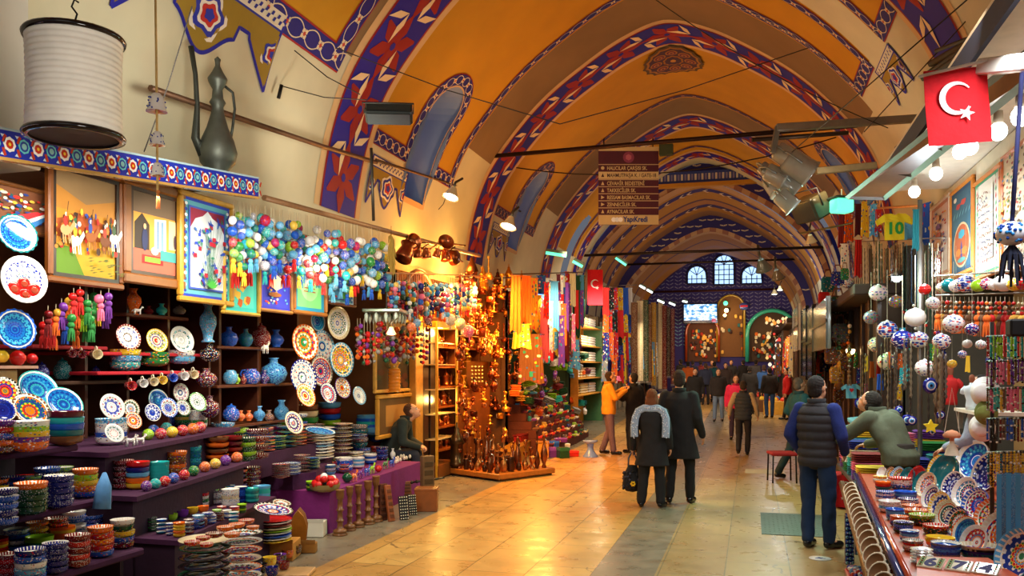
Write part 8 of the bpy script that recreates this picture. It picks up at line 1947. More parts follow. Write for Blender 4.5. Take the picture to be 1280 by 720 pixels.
# ================================================================== FAR END AND RIGHT FAR SHOPS
def glow_arch(cx_px,top_px,bot_px,wpx,label,rim,fill,items,Y=38.75,name='lit_archway'):
 c=at(cx_px,top_px,Y=Y); c2=at(cx_px,bot_px,Y=Y); hw=wpx*dep(c)/F/2; z1=c.z; z0=max(c2.z,.5)
 o=empty(name,(c.x,Y,z0),label=label,cat='archway'); m=MB(); h=z1-z0
 pts=[(-hw,0)]+[(-hw*math.cos(PI*k/14),h-hw+hw*math.sin(PI*k/14)) for k in range(15)]+[(hw,0)]
 m.tube([(x,0,z) for x,z in pts],hw*.09,6,rim); m.build('rim','gloss',o)
 m=MB(); m.add([(x,.12,z) for x,z in pts],[tuple(range(len(pts)))[::-1]],fill)
 m.box((-hw*.95,.0,0),(-hw*.85,.11,h-hw),tuple(int(v*.6) for v in fill)); m.box((hw*.85,.0,0),(hw*.95,.11,h-hw),tuple(int(v*.6) for v in fill)); m.build('lit_interior','matte',o)
 m=MB(); r_=random.Random(int(cx_px))
 for k in range(items):x=r_.uniform(-hw*.8,hw*.8); z=r_.uniform(.1,h-hw*1.0); m.box((x,.0,z),(x+.12,.08,z+.16),r_.choice([(220,110,30),(160,40,20),(240,190,90),(60,40,40),(40,110,120),(230,220,190)]),bev=.03)
 m.build('goods','matte',o); return o, hw, h
glow_arch(913.5,369,446,33,'tall narrow lit archway in the blue end wall',(170,140,50),(120,80,40),16)
glow_arch(965,388,452,60,'wide lit arch of a shop at the right of the end wall',(60,190,170),(70,50,34),60)
glow_arch(878,396,452,40,'lit shop front below the screen on the end wall',(150,60,30),(80,44,24),60)
for i, (px,py,r,c,st) in enumerate(((907,379,.10,(190,230,80),'greenbulb'),(908,388,.09,(250,240,150),'warmbulb'),(906,394,.07,(250,240,190),'warmbulb'))):
 p=at(px,py,Y=38.3); o=empty('globe_lamp',p,label=f'small glowing globe lamp in the tall archway, {nth(i)} from the top',cat='lamp'); m=MB(); m.ball((0,0,0),r,c,0,10,6); m.build('globe',st,o); m=MB(); m.lathe([(.03,r*.9),(.05,r*1.1),(.02,r*1.5)],8,(90,80,50)); m.build('cap','dullmetal',o)
light('POINT','arch_lamp_light',at(911,392,Y=38.0),14,(1,.7,.3),radius=.1); light('POINT','arch_lamp_light',at(962,415,Y=37.8),22,(1,.65,.3),radius=.2); light('POINT','arch_lamp_light',at(877,415,Y=37.8),22,(1,.5,.2),radius=.2)
p=at(930,383,Y=38.6); o=empty('round_sign',p,label='small round red and blue sign in the tall archway',cat='sign'); m=MB(); m.ball((0,0,0),.2,(60,90,180),0,14,8,(1,.2,.8)); m.build('disc','gloss',o); m=MB(); m.box((-.15,-.06,-.03),(.15,-.03,.05),(200,40,60)); m.build('red_stripe','gloss',o)
# screen
t=NT('screen_picture'); tc=t.n('TexCoord'); mp=t.n('Mapping'); mp.inputs['Scale'].default_value=(3,1,6); t.l(tc.outputs['Object'],mp.inputs['Vector']); nz=t.noise(mp.outputs[0],1.6,5); c=t.ramp(nz,[(.3,lin((20,60,130))),(.45,lin((40,150,220))),(.55,lin((230,240,250))),(.7,lin((60,150,210)))]); t.l(c,t.b.inputs['Emission Color']); t.b.inputs['Emission Strength'].default_value=1.1; M['screen']=t.fin(c,.3)
a=at(855,403,Y=37.6); b=at(896,380,Y=37.6); o=empty('video_screen',(a.x,37.6,a.z),label='wide video screen showing a blue and white picture on the end wall',cat='screen'); W_, H_=b.x-a.x, b.z-a.z; m=MB(); m.box((-.05,0,-.05),(W_+.05,.15,H_+.05),(16,20,40),bev=.02); m.build('bezel','gloss',o); m=MB(); m.box((0,-.01,.08),(W_,0,H_),(100,160,220)); m.build('display','screen',o); m=MB(); m.box((W_*.85,-.015,.0),(W_*.97,-.005,.14),(210,40,110)); m.box((0,-.012,0),(W_*.8,-.004,.07),(24,30,90)); m.build('caption_bar','gloss',o)
# right side far shops: posts, doors, glowing lamp cluster, hanging bags
rs=random.Random(77)
for i, py in enumerate(sorted(rs.uniform(396,462) for _ in range(70))):
 px=rs.uniform(958,994); X=.95+rs.uniform(-.2,.5)+(px-958)*.012; p=at(px,py,X=X)
 if p.y>36:p=at(px,py,Y=34+rs.random())
 r=rs.uniform(1.6,2.6)*dep(p)/F
 if 'lampb' not in BEADME:
  b_=MB(); b_.lathe([(0,-1),(.6,-.8),(1,0),(.7,.7),(.3,.95),(.25,1.15),(0,1.2)],10,(255,255,255)); BEADME['lampb']=b_.mesh('mosaic_lamp')
  t=NT('mosaic_lamp'); oi=t.n('ObjectInfo'); t.l(oi.outputs['Color'],t.b.inputs['Emission Color']); t.b.inputs['Emission Strength'].default_value=.9; M['lampm']=t.fin(oi.outputs['Color'],.3); BEADME['lampb'].materials.append(M['lampm'])
 cc=rs.choice([(255,225,170),(255,200,120),(250,240,220),(240,150,60),(230,70,60),(255,225,170)])
 put(BEADME['lampb'],'mosaic_lamp',None,p,None,cc,r,f'tiny glowing {cname(cc)} glass lamp, {nth(i)} from the top of the far right cluster','lamp',f'glowing {cname(cc)} glass lamps of the far right cluster')
def front(x,y0,y1,h,c,label,trim=(60,40,30)):
 o=empty('market_stall',(x,y0,0),label=label,cat='shop front'); m=MB(); m.box((0,0,0),(.25,y1-y0,h),c); m.build('wall_panel','matte',o); m=MB(); n=max(2,int((y1-y0)/.8))
 for i in range(n+1):m.box((-.06,(y1-y0-.1)*i/n,0),(.01,(y1-y0-.1)*i/n+.1,h),trim,bev=.01)
 m.build('post','wood',o); m=MB(); m.box((-.35,0,h),(.25,y1-y0,h+.15),trim,bev=.02); m.build('canopy','matte',o); return o
front(1.65,12.3,18.4,2.75,(70,48,34),'dark wooden shop front right of the man in teal'); front(1.75,18.8,26.4,3.1,(120,84,50),'brown shop front behind the bright glass lamps'); front(1.35,27,32.2,3.1,(130,110,84),'pale shop front near the far right end'); front(1.1,32.9,38.5,3.1,(110,70,40),'brown shop front beside the far right arch')
# white framed door panels and dark column
for i, (px0,px1,t_,b_,c,lb) in enumerate(((991,998,384,440,(214,210,200),'tall white panel hanging at the lamp shop edge'),(1002,1008,385,470,(26,26,28),'narrow black door frame on the right'),(1016,1034,378,440,(150,176,176),'pale door glass behind the black frame'),(1008,1016,384,475,(40,34,30),'dark brown door post on the right'))):
 a=at(px0,b_,X=1.15); b=at(px1,b_,X=1.15); tp=at((px0+px1)/2,t_,X=1.15); o=empty('door_panel',(1.15,min(a.y,b.y),a.z),label=lb,cat='door'); L=abs(a.y-b.y); H=tp.z-a.z; m=MB(); m.box((0,0,0),(.06,L,H),c,bev=.01); m.build('panel','gloss',o); m=MB(); m.box((-.02,0,0),(.0,.06,H),tuple(int(v*.6) for v in c)); m.box((-.02,L-.06,0),(0,L,H),tuple(int(v*.6) for v in c)); m.box((-.02,0,H*.5),(0,L,H*.5+.06),tuple(int(v*.6) for v in c)); m.build('frame','gloss',o)
for i, (px,py,w,h,c) in enumerate(((1035,352,18,26,'teal'),(1047,345,16,24,'dark blue'),(1030,370,14,22,'red'),(1047,378,22,30,'dark green'),(1050,412,20,32,'grey'),(1040,440,18,30,'brown'),(1054,450,16,26,'brown'),(1046,465,18,28,'gold'),(1036,400,14,30,'brown'),(1056,340,12,20,'green'),(1048,490,16,26,'brown'),(1030,425,12,26,'black'),(1016,400,10,20,'brown'),(1012,440,12,26,'brown'),(1024,455,12,24,'orange'))):
 p=at(px,py+h/2,X=1.25+rs.uniform(0,.2)); d=dep(p); KB(p,(0,0,.3+jit(.4)),(w*d/F/1.6,w*d/F/3,h*d/F/1.5),C_(c),f'{c} bag hanging at the right shop corner, {nth(i)} in the group')
for i in range(16):
 px=1016+rs.uniform(-3,46); top=rs.uniform(395,440); p=at(px,top,X=1.35+rs.uniform(0,.2)); d=dep(p)
 bead_string(p,[rs.choice(['brown','gold','black','dark green','orange','cream']) for _ in range(5)],2.6*d/F,7*d/F,rs.choice(['brown','black','gold']),f'dark charm string, {nth(i)} among the hanging bags on the right','dark charm strings among the bags',cord=.02,mats=('glaze','side_hot'),tl=.16)
p=at(1063,438,X=1.5); o=empty('hanging_lamp',p,label='small glowing yellow lamp among the hanging bags',cat='lamp'); m=MB(); m.ball((0,0,0),.07,(255,220,120)); m.build('bulb','warmbulb',o); m=MB(); m.lathe([(.04,.06),(.08,.02),(.03,.12)],10,(120,90,40)); m.build('cap','dullmetal',o)
# left far shops: hung goods
for i in range(26):
 y_=27.2+i*.42; c=rs.choice(['brown','cream','dark red','yellow','orange','dark blue','white','light blue','grey']); p=(-4.0+(y_-27)*.03,y_,2.75-(0 if i%2 else .3)); KS[i%3](p,(0,0,1.1),(.34,.3,rs.uniform(.7,1.5)),C_(c),f'{c} garment hung before the far left shops, {nth(i)} inward')['category']='garment'
for i in range(22):
 y_=19.2+i*.8; c=rs.choice(['brown','cream','dark red','orange','dark blue','red','gold','teal']); p=(1.45-(y_>26)*.35-(y_>32)*.2,y_,2.7-(0 if i%2 else .25)); KS[i%3](p,(0,0,-1.1),(.3,.3,rs.uniform(.6,1.3)),C_(c),f'{c} garment hung before the far right shops, {nth(i)} inward')['category']='garment'
for i in range(10):
 x, y_=rs.choice([(-3.1,27.5+i),(.55,27+i)]); c=rs.choice(['brown','orange','dark red','gold']); o=empty('market_crate',(x+rs.uniform(-.2,.2),y_,0),(0,0,jit(.2)),f'{c} goods crate on the floor of the far shops, {nth(i)} one','crate'); m=MB(); m.box((-.35,-.3,.001),(.35,.3,.7),CD[c],bev=.02); m.build('body','wood',o); m=MB()
 for k in range(9):m.ball((-.25+(k%3)*.25,-.2+(k//3)*.2,.72),.1,rs.choice([(220,60,40),(230,190,60),(60,110,170),(230,220,200)]),0,7,5)
 m.build('goods','gloss',o)
# ================================================================== PEOPLE
def cap(a,b,ra,rb,seg=14):
 a, b=Vector(a), Vector(b); m=MB(); d=b-a; L=d.length
 if L<1e-5:m.ball(a,ra,(0,0,0),0,seg,10); return m
 q=d.to_track_quat('Z','Y').to_matrix().to_4x4(); pr=[(0,-ra)]+[(ra*math.sin(PI/2*k/4),-ra*math.cos(PI/2*k/4)) for k in range(1,5)]+[(rb*math.cos(PI/2*k/4),L+rb*math.sin(PI/2*k/4)) for k in range(0,4)]+[(0,L+rb)]
 pr=[(max(r,.0005),z) for r,z in pr]; m.lathe(pr,seg,(0,0,0),M4=Matrix.Translation(a)@q,cap=True); return m
def loft(rings,seg=24):
 """rings: (centre, rx, ry, yaw) closed at both ends"""
 m=MB(); o=0
 for(c,rx,ry,yw) in rings:
  for k in range(seg):
   t_=2*PI*k/seg; x, y=rx*math.cos(t_), ry*math.sin(t_); m.v.append((c[0]+x*math.cos(yw)-y*math.sin(yw),c[1]+x*math.sin(yw)+y*math.cos(yw),c[2]))
 n=len(rings)
 for i in range(n-1):
  for k in range(seg):k2=(k+1)%seg; m.f.append((i*seg+k,i*seg+k2,(i+1)*seg+k2,(i+1)*seg+k)); m.c.append((0,0,0)); m.mi.append(0); m.sm.append(True)
 m.f.append(tuple(range(seg))[::-1]); m.c.append((0,)*3); m.mi.append(0); m.sm.append(True); m.f.append(tuple((n-1)*seg+k for k in range(seg))); m.c.append((0,)*3); m.mi.append(0); m.sm.append(True)
 return m
def ell(c,r,sc,rot=(0,0,0)):
 m=MB(); m.ball((0,0,0),r,(0,0,0),0,18,12,sc,M4=Matrix.Translation(Vector(c))@Euler(rot).to_matrix().to_4x4()); return m
def fuse(parts,vox,smooth=3):
 """union of closed shapes as one smooth continuous skin"""
 mb=MB()
 for p in parts:o=len(mb.v); mb.v+=p.v; mb.f+=[tuple(o+i for i in f) for f in p.f]
 me=bpy.data.meshes.new('t'); me.from_pydata(mb.v,[],mb.f); o=bpy.data.objects.new('t',me); COL.objects.link(o)
 r=o.modifiers.new('r','REMESH'); r.mode='VOXEL'; r.voxel_size=vox
 s=o.modifiers.new('s','SMOOTH'); s.iterations=smooth; s.factor=.5
 dg=bpy.context.evaluated_depsgraph_get(); res=bpy.data.meshes.new_from_object(o.evaluated_get(dg)); bpy.data.objects.remove(o)
 return res
def skinme(me,name,mat,parent,colfn,extra=None,wrinkle=0,label=None):
 V_=np.empty(len(me.vertices)*3); me.vertices.foreach_get('co',V_); V_=V_.reshape(-1,3)
 F_=[tuple(p.vertices) for p in me.polygons]; bpy.data.meshes.remove(me)
 if wrinkle:
  N_=np.sin(V_[:,2]*38+np.sin(V_[:,0]*21)*2+V_[:,1]*13)*.5+np.sin(V_[:,2]*17-V_[:,0]*25+V_[:,1]*19)*.5
  c=V_.mean(0); D=V_-c; D[:,2]=0; D/=(np.linalg.norm(D,axis=1)[:,None]+1e-6); V_=V_+D*(N_*wrinkle)[:,None]
 m=MB(); m.v=[tuple(v) for v in V_]
 for f in F_:c=V_[list(f)].mean(0); m.f.append(f); m.c.append(lin(colfn(c))); m.mi.append(0); m.sm.append(True)
 if extra:
  for e_, col in extra:o=len(m.v); m.v+=e_.v; m.f+=[tuple(o+i for i in f) for f in e_.f]; m.c+=[lin(col)]*len(e_.f); m.mi+=[0]*len(e_.f); m.sm+=[True]*len(e_.f)
 return m.build(name,mat,parent,label=label)
def hand_parts(w,d,side,palm_n,curl=.5,thumb_in=None):
 """palm and five unequal bent fingers; w wrist, d direction of the hand, palm_n palm normal"""
 w, d, n=Vector(w), Vector(d).normalized(), Vector(palm_n).normalized(); n=(n-d*n.dot(d)).normalized(); s=d.cross(n)*side; P_=[]
 P_.append(cap(w,w+d*.03,.026,.03,10)); c=w+d*.055
 m=MB(); R=Matrix((s,n,d)).transposed().to_4x4(); m.ball((0,0,0),1,(0,0,0),0,12,8,(.042,.017,.052),M4=Matrix.Translation(c)@R); P_.append(m)
 fl=[.068,.078,.072,.056]
 for i in range(4):
  b=w+d*.09+s*(.031-.0205*i); l=fl[i]; p0=b; dirn=d.copy(); ang=0
  for k, (q,r) in enumerate(((.45,.0092),(.3,.0085),(.25,.0076))):
   ang+=curl*(.5+.25*k); dirn=(d*math.cos(ang)+n*math.sin(ang)).normalized(); p1=p0+dirn*l*q; P_.append(cap(p0,p1,r,r*.92,8)); p0=p1
 b=w+d*.03+s*.03; t1=b+(s*.7+d*.6+n*.3).normalized()*.035; t2=t1+(s*.25+d*.85+n*(.3+curl*.4)).normalized()*.032; P_+=[cap(b,t1,.013,.011,8),cap(t1,t2,.0105,.008,8)]
 return P_
SKIN=(205,150,116)
def person(x,y,z0,yaw,H,label,top,bottom,shoes=(24,22,24),hair=(40,28,22),hairlen='short',skin=SKIN,vox=.014,pose=None,coat=0,coatr=1.0,sleeves=None,puffer=False,group=None,near=True,female=False,bald=0,hem=None,wr=.004,legw=1.0,extra_fn=None,armskin=False):
 k=H/1.75; o=empty('person',(x,y,z0),(0,0,yaw),label,'person',group,k)
 J=dict(pel=(0,0,.94),chest=(0,.0,1.28),neck=(0,-.01,1.47),head=(0,.015,1.625),ls=(-.18,-.01,1.41),rs=(.18,-.01,1.41),le=(-.25,-.04,1.14),re=(.25,-.04,1.14),lw=(-.26,.05,.90),rw=(.26,.05,.90),
 lh=(-.095,0,.92),rh=(.095,0,.92),lk=(-.11,.03,.50),rk=(.11,.03,.50),la=(-.115,-.01,.085),ra=(.115,-.01,.085),lt=(-.14,.13,.03),rt=(.14,.13,.03),hd=0.0,tilt=0.0,lcurl=.5,rcurl=.5)
 J.update(pose or{}); g={q:(Vector(v) if isinstance(v,tuple) else v) for q,v in J.items()}
 hy, ht=g['hd'], g['tilt']; Hm=Matrix.Translation(g['head'])@Matrix.Rotation(hy,4,'Z')@Matrix.Rotation(-ht,4,'X')
 def hp(v):return Hm@Vector(v)
 def hell(c,r,sc):m=MB(); m.ball(c,r,(0,0,0),0,18,12,sc,M4=Hm); return m
 # --- the continuous body
 sw=.9 if female else 1.0
 B=[hell((0,-.01,.025),.1,(.78,.95,.98)),hell((0,.02,-.045),.075,(.78,.95,1.05)),cap(hp((0,.082,.0)),hp((0,.105,-.032)),.010,.015,8),cap(hp((-.03,.075,.018)),hp((.03,.075,.018)),.014,.014,8),cap(hp((0,.06,-.1)),hp((0,.07,-.098)),.022,.022,8),cap(hp((-.018,.088,-.06)),hp((.018,.088,-.06)),.009,.009,8)]
 for s_ in(-1,1):m=MB(); m.ball((s_*.079,-.005,-.005),.022,(0,0,0),0,8,6,(.45,.8,1.3),M4=Hm); B.append(m)
 B+=[cap(g['neck']-Vector((0,0,.04)),hp((0,-.01,-.06)),.058*sw,.05*sw),cap(g['chest'],g['neck']-Vector((0,0,.06)),.11,.07),cap(g['pel'],g['chest'],.12,.13),cap(g['ls'],g['rs'],.055,.055)]
 for a_ in 'lr':
  B+=[cap(g[a_+'s'],g[a_+'e'],.052*sw,.04*sw),cap(g[a_+'e'],g[a_+'w'],.04*sw,.027*sw),cap(g[a_+'h'],g[a_+'k'],.085,.055),cap(g[a_+'k'],g[a_+'a'],.054,.034),cap(g[a_+'a'],g[a_+'t'],.035,.03)]
 me=fuse(B,vox,2); ex=[]
 for a_, sd in(('l',-1),('r',1)):
  d=(g[a_+'w']-g[a_+'e']).normalized(); nrm=Vector((-sd,.0,0)) if 'hn' not in g else g['hn']
  if abs(d.z)<.6:nrm=Vector((0,0,-1)) if a_+'n' not in g else g[a_+'n']
  if near:
   hm=fuse(hand_parts(g[a_+'w'],d,sd*(1 if abs(d.z)>.6 else-1),nrm,g[a_+'curl']),.0045,1); hh=MB(); hh.v=[tuple(v.co) for v in hm.vertices]; hh.f=[tuple(p.vertices) for p in hm.polygons]; bpy.data.meshes.remove(hm); ex.append((hh,skin))
  else:
   for p_ in hand_parts(g[a_+'w'],d,sd,nrm,.5):ex.append((p_,skin))
 for s_ in(-1,1):
  e=MB(); e.ball((s_*.032,.078,.0),.0135,(0,0,0),0,10,6,M4=Hm); ex.append((e,(236,230,222))); e=MB(); e.ball((s_*.032,.0885,.0),.0065,(0,0,0),0,8,5,M4=Hm); ex.append((e,(40,26,18)))
  e=cap(hp((s_*.015,.092,.024)),hp((s_*.048,.082,.024)),.0045,.0035,6); ex.append((e,hair))
 e=cap(hp((-.02,.099,-.058)),hp((.02,.099,-.058)),.0045,.0045,6); ex.append((e,(150,70,62)))
 body=skinme(me,'body','skin',o,lambda c:skin,ex)
 # --- trousers and shoes
 T=[loft([((g['lh']+g['rh'])/2+Vector((0,0,-.08)),.165,.125,0),((g['lh']+g['rh'])/2+Vector((0,0,.02)),.17,.13,0),(g['pel']+Vector((0,0,.12)),.155,.115,0)])]
 for a_ in 'lr':T+=[cap(g[a_+'h'],g[a_+'k'],.098*legw,.073*legw),cap(g[a_+'k'],g[a_+'a']+(g[a_+'k']-g[a_+'a']).normalized()*.02,.072*legw,.063*legw)]
 skinme(fuse(T,vox,2),'trousers','cloth',o,lambda c:bottom,None,wr)
 for a_ in 'lr':
  a, t_=g[a_+'a'], g[a_+'t']; d=(t_-a); d.z=0; d.normalize(); zf=min(a.z-.05,.06) if a.z<.3 else a.z-.06
  S_=[cap(Vector((a.x,a.y,a.z-.035))-d*.02,Vector((t_.x,t_.y,t_.z+.008))+d*.01,.045,.038,12),cap(a+Vector((0,0,.01)),a+Vector((0,0,-.03)),.045,.045,12)]
  skinme(fuse(S_,.01,1),'shoe','gloss',o,lambda c:shoes)
 # --- upper clothing
 hm=hem if hem is not None else(.52 if coat else .84)
 sc_=coatr; pc, cc, nk=g['pel'], g['chest'], g['neck']; lowc=(g['lk']+g['rk'])/2 if coat else pc
 if coat:R_=[((lowc.x,lowc.y,hm),.25*sc_,.185*sc_,0),(((lowc+pc)/2)[:],.225*sc_,.165*sc_,0)]
 else:R_=[((pc.x,pc.y,hm),.185*sc_,.14*sc_,0)]
 ld=g['rs']-g['ls']; yw=math.atan2(ld.y,ld.x); q=(nk-pc)
 def at_z(f):return pc+q*f
 R_+=[(at_z(.0)[:],.19*sc_,.145*sc_,yw*.5),(at_z(.3)[:],(.165 if female else .185)*sc_,.13*sc_,yw),(at_z(.62)[:],.205*sc_*sw,.14*sc_,yw),(at_z(.82)[:],.205*sc_*sw,.125*sc_,yw),(at_z(.93)[:],.15*sc_*sw,.095*sc_,yw),(at_z(1.02)[:],.078,.07,yw)]
 U=[loft(R_),cap(g['ls'],g['rs'],.062*sc_,.062*sc_),cap(pc,cc,.14,.15),cap(cc,cc.lerp(nk,.6),.15,.1)]
 SL_=[]
 for a_ in 'lr':SL_+=[cap(g[a_+'s'],g[a_+'e'],.076*sc_*sw,.062*sc_*sw),cap(g[a_+'e'],g[a_+'w'],.061*sc_*sw,.046*sc_)]
 col=top
 if sleeves is None:
  skinme(fuse(U+SL_,vox,2),'coat' if coat else 'jacket','cloth',o,lambda c:top,None,wr)
 else:
  skinme(fuse(SL_+[cap(g['ls'],g['rs'],.06,.06),loft([(r[0],r[1]*.93,r[2]*.93,r[3]) for r in R_])],vox,2),'shirt','knit',o,lambda c:sleeves,None,wr,label='sleeves and shirt under the vest')
  me=fuse(U,vox*.8,2)
  if puffer:
   for v in me.vertices:
    b_=abs(math.sin(v.co.z*PI/.085)); c=at_z((v.co.z-pc.z)/q.z); dd=Vector((v.co.x-c.x,v.co.y-c.y,0)); 
    if dd.length>.02:v.co+=dd.normalized()*(.020*b_**.5-.006)
  skinme(me,'vest','gloss' if False else 'cloth',o,lambda c:top,None,0)
 # collar
 up_=[c_ for c_ in o.children if c_.name.split('.')[0]in('coat','jacket','vest')][-1]; m=MB(); m.lathe([(.07,-.02),(.088,.0),(.092,.05),(.075,.055),(.066,.0)],18,tuple(int(v*.8) for v in top),M4=Matrix.Translation(nk+Vector((0,0,.0)))); m.build('collar','cloth',up_)
 # --- hair
 if hairlen!='none':
  Hs=[hell((0,-.028,.045),.098,(.84,.96,.92)),hell((0,-.05,-.01),.085,(.92,.75,1.0))]
  if hairlen=='long':Hs+=[hell((0,-.05,-.07),.098,(1.02,.72,1.15)),hell((-.06,-.02,-.03),.06,(.6,1,1.5)),hell((.06,-.02,-.03),.06,(.6,1,1.5)),hell((0,-.055,-.15),.075,(1.1,.6,.8))]
  if bald:Hs=[hell((0,-.045,.0),.09,(.92,.72,.8))]
  me=fuse(Hs,max(.008,vox*.6),2)
  for v in me.vertices:v.co+=Vector((math.sin(v.co.z*240+v.co.x*90),math.cos(v.co.x*260),math.sin(v.co.y*200)))*.0022
  skinme(me,'hair','knit',o,lambda c:hair)
 if extra_fn:extra_fn(o,g,hp)
 return o
def stand_at(px,pyf,ztop,z0=0):
 """ground point and height of a standing figure from the feet and head rows"""
 p=at(px,pyf,Z=z0); return p, (pyf-ztop)*dep(p)/F
DARK=(26,24,26)
# woman with the scarf
def scarf_ex(o,g,hp):
 m=MB(); pts=[]
 for s_ in(-1,1):
  P_=[Vector((0,-.105,1.47)),Vector((s_*.1,-.10,1.475)),Vector((s_*.185,-.10,1.43)),Vector((s_*.225,-.12,1.33)),Vector((s_*.235,-.16,1.2)),Vector((s_*.23,-.17,1.05))]
  for a, b in zip(P_,P_[1:]):
   pass
  n=len(P_); V_=[]
  for i, p in enumerate(P_):
   t_=(P_[min(i+1,n-1)]-P_[max(i-1,0)]).normalized(); up=Vector((0,-1,.3)); sd=t_.cross(up).normalized()
   for q, off in((-.055,0),(-.028,.02),(0,.005),(.028,.02),(.055,0)):V_.append(p+sd*q+up.normalized()*off)
  V2=[v+Vector((0,.02,-.005)) for v in V_]; M_=len(V_); F_=[]
  for i in range(n-1):
   for k in range(4):a=i*5+k; F_+=[(a,a+1,a+6,a+5),(M_+a,M_+a+5,M_+a+6,M_+a+1)]
   F_+=[(i*5,i*5+5,M_+i*5+5,M_+i*5),(i*5+4,M_+i*5+4,M_+i*5+9,i*5+9)]
  m.add(V_+V2,F_,(150,166,190),0,True)
  for k in range(40):a=random.random(); i=int(a*(n-1)); p=P_[i].lerp(P_[i+1],a*(n-1)-i); m.ball(p+Vector((jit(.045),-.022,jit(.02))),.009,(225,230,240),0,5,4)
 m.build('shoulder_scarf','cloth',o,label='pale blue patterned scarf')
p, H=stand_at(815,634,485)
pw=person(p.x,p.y,0,-.08,H*.99,'woman in a long black coat with a pale blue scarf, seen from behind',DARK,(22,21,23),hair=(112,62,32),hairlen='long',coat=1,hem=.62,coatr=1.06,female=True,legw=1.15,pose=dict(la=(-.15,-.06,.085),lt=(-.19,.06,.03),lk=(-.12,.0,.5),ra=(.13,.0,.085),rt=(.17,.13,.03),lw=(-.30,.06,.86),le=(-.28,-.03,1.12),tilt=0,lcurl=1.3),extra_fn=scarf_ex)
# her bag: hangs from the left hand
hw_=Matrix.Translation(pw.location)@Matrix.Rotation(-.08,4,'Z')@(Vector((-.31,.08,.80))*(H*.99/1.75)); hw_=hw_ if isinstance(hw_,Vector) else hw_.to_translation()
o=empty('handbag',hw_,(0,0,.2),'black net bag with a yellow flower held by the woman','bag'); m=MB()
m.lathe([(0,-.52),(.09,-.5),(.125,-.42),(.12,-.3),(.07,-.2),(.05,-.17)],16,(20,22,30),M4=Matrix.Scale(.75,4,(0,1,0))); 
for k in range(60):a=jit(PI); z=random.uniform(-.48,-.24); m.ball((.118*math.cos(a),.09*math.sin(a),z),.016,random.choice([(26,28,40),(60,66,90),(14,14,18)]),0,6,4)
m.build('pouch','cloth',o); m=MB()
for s_ in(-1,1):m.tube([(s_*.055,0,-.2),(s_*.05,0,-.08),(s_*.012,0,.0)],.012,6,(70,76,96))
m.build('strap','cloth',o); m=MB()
for k in range(6):a=PI*k/3; m.ball((.0+.022*math.cos(a),-.098,-.40+.022*math.sin(a)),.015,(236,190,30),0,6,4)
m.build('yellow_flower','cloth',o)
p, H=stand_at(847,630,463)
person(p.x+.02,p.y,0,-.12,H,'balding man in a long black coat walking beside the scarfed woman',DARK,(20,20,22),hair=(48,34,26),coat=1,hem=.60,coatr=1.04,bald=0,pose=dict(la=(-.12,-.06,.1),lt=(-.14,.06,.03),ra=(.12,.12,.085),rt=(.14,.25,.03),rk=(.12,.1,.5),rw=(.28,.12,.9),lw=(-.27,.1,.92),hd=.15))
def phone_ex(o,g,hp):
 m=MB(); c=(g['rw']+g['lw'])/2+Vector((0,.11,.05)); m.box((c.x-.035,c.y-.01,c.z-.06),(c.x+.035,c.y+.01,c.z+.06),(30,30,34),bev=.008); return m
p, H=stand_at(761,568,463)
person(p.x,p.y,0,-1.25,H,'man in a yellow sweater looking down at something in his raised hands',(226,150,36),(104,84,104),hair=(50,34,24),coatr=1.04,pose=dict(le=(-.25,.10,1.2),lw=(-.12,.32,1.36),re=(.24,.10,1.18),rw=(.1,.33,1.33),tilt=-.35,head=(0,.05,1.61),ln=(0,-.6,.8),rn=(0,-.6,.8),lcurl=1.0,rcurl=1.0,la=(-.12,-.12,.09),lt=(-.14,.0,.03),ra=(.11,.08,.085),rt=(.13,.21,.03)),wr=.006)
p=at(786,568,Z=0)
person(p.x+.05,p.y+.35,0,.9,H*.97,'man in a black jacket facing the man in yellow',DARK,(26,26,34),hair=(30,24,22),coatr=1.06,pose=dict(le=(-.26,.06,1.18),lw=(-.15,.26,1.18),tilt=-.2))
p, H=stand_at(929,569,476)
person(p.x,p.y,0,-.05,H,'man in a grey blue vest and pale sleeves walking away in the middle',(52,62,74),(34,34,42),hair=(60,48,40),sleeves=(176,160,130),puffer=True,pose=dict(la=(-.10,-.16,.13),lt=(-.11,-.05,.05),lk=(-.10,.03,.5),ra=(.09,.06,.085),rt=(.10,.19,.03),le=(-.29,-.04,1.16),lw=(-.32,.04,.95),re=(.29,-.04,1.16),rw=(.32,.04,.95)))
# near man in vest and jeans
p, H=stand_at(1024,686,470)
person(p.x-.02,p.y,0,-.55,H,'man in a dark puffer vest, navy sleeves and blue jeans seen from behind',(46,44,50),(18,46,84),shoes=(20,20,22),hair=(34,28,28),sleeves=(24,40,110),puffer=True,vox=.011,coatr=1.0,legw=1.02,pose=dict(hd=-.15,tilt=-.1,lw=(-.22,.12,.93),le=(-.27,-.06,1.15),rw=(.2,.18,.98),re=(.27,-.02,1.15),la=(-.09,-.02,.085),lt=(-.11,.12,.03),ra=(.10,.06,.085),rt=(.14,.2,.03)),wr=.006)
p, H=stand_at(986,598,472)
person(p.x+.16,p.y,0,-1.1,H,'man in a teal sweater facing right, one foot forward',(28,80,88),(30,52,58),hair=(96,86,78),coatr=1.05,pose=dict(lh=(-.095,0,.92),la=(-.12,-.34,.1),lt=(-.14,-.22,.03),lk=(-.11,-.12,.5),ra=(.1,.1,.085),rt=(.12,.24,.03),le=(-.24,-.1,1.16),lw=(-.16,.1,1.02),tilt=-.05))
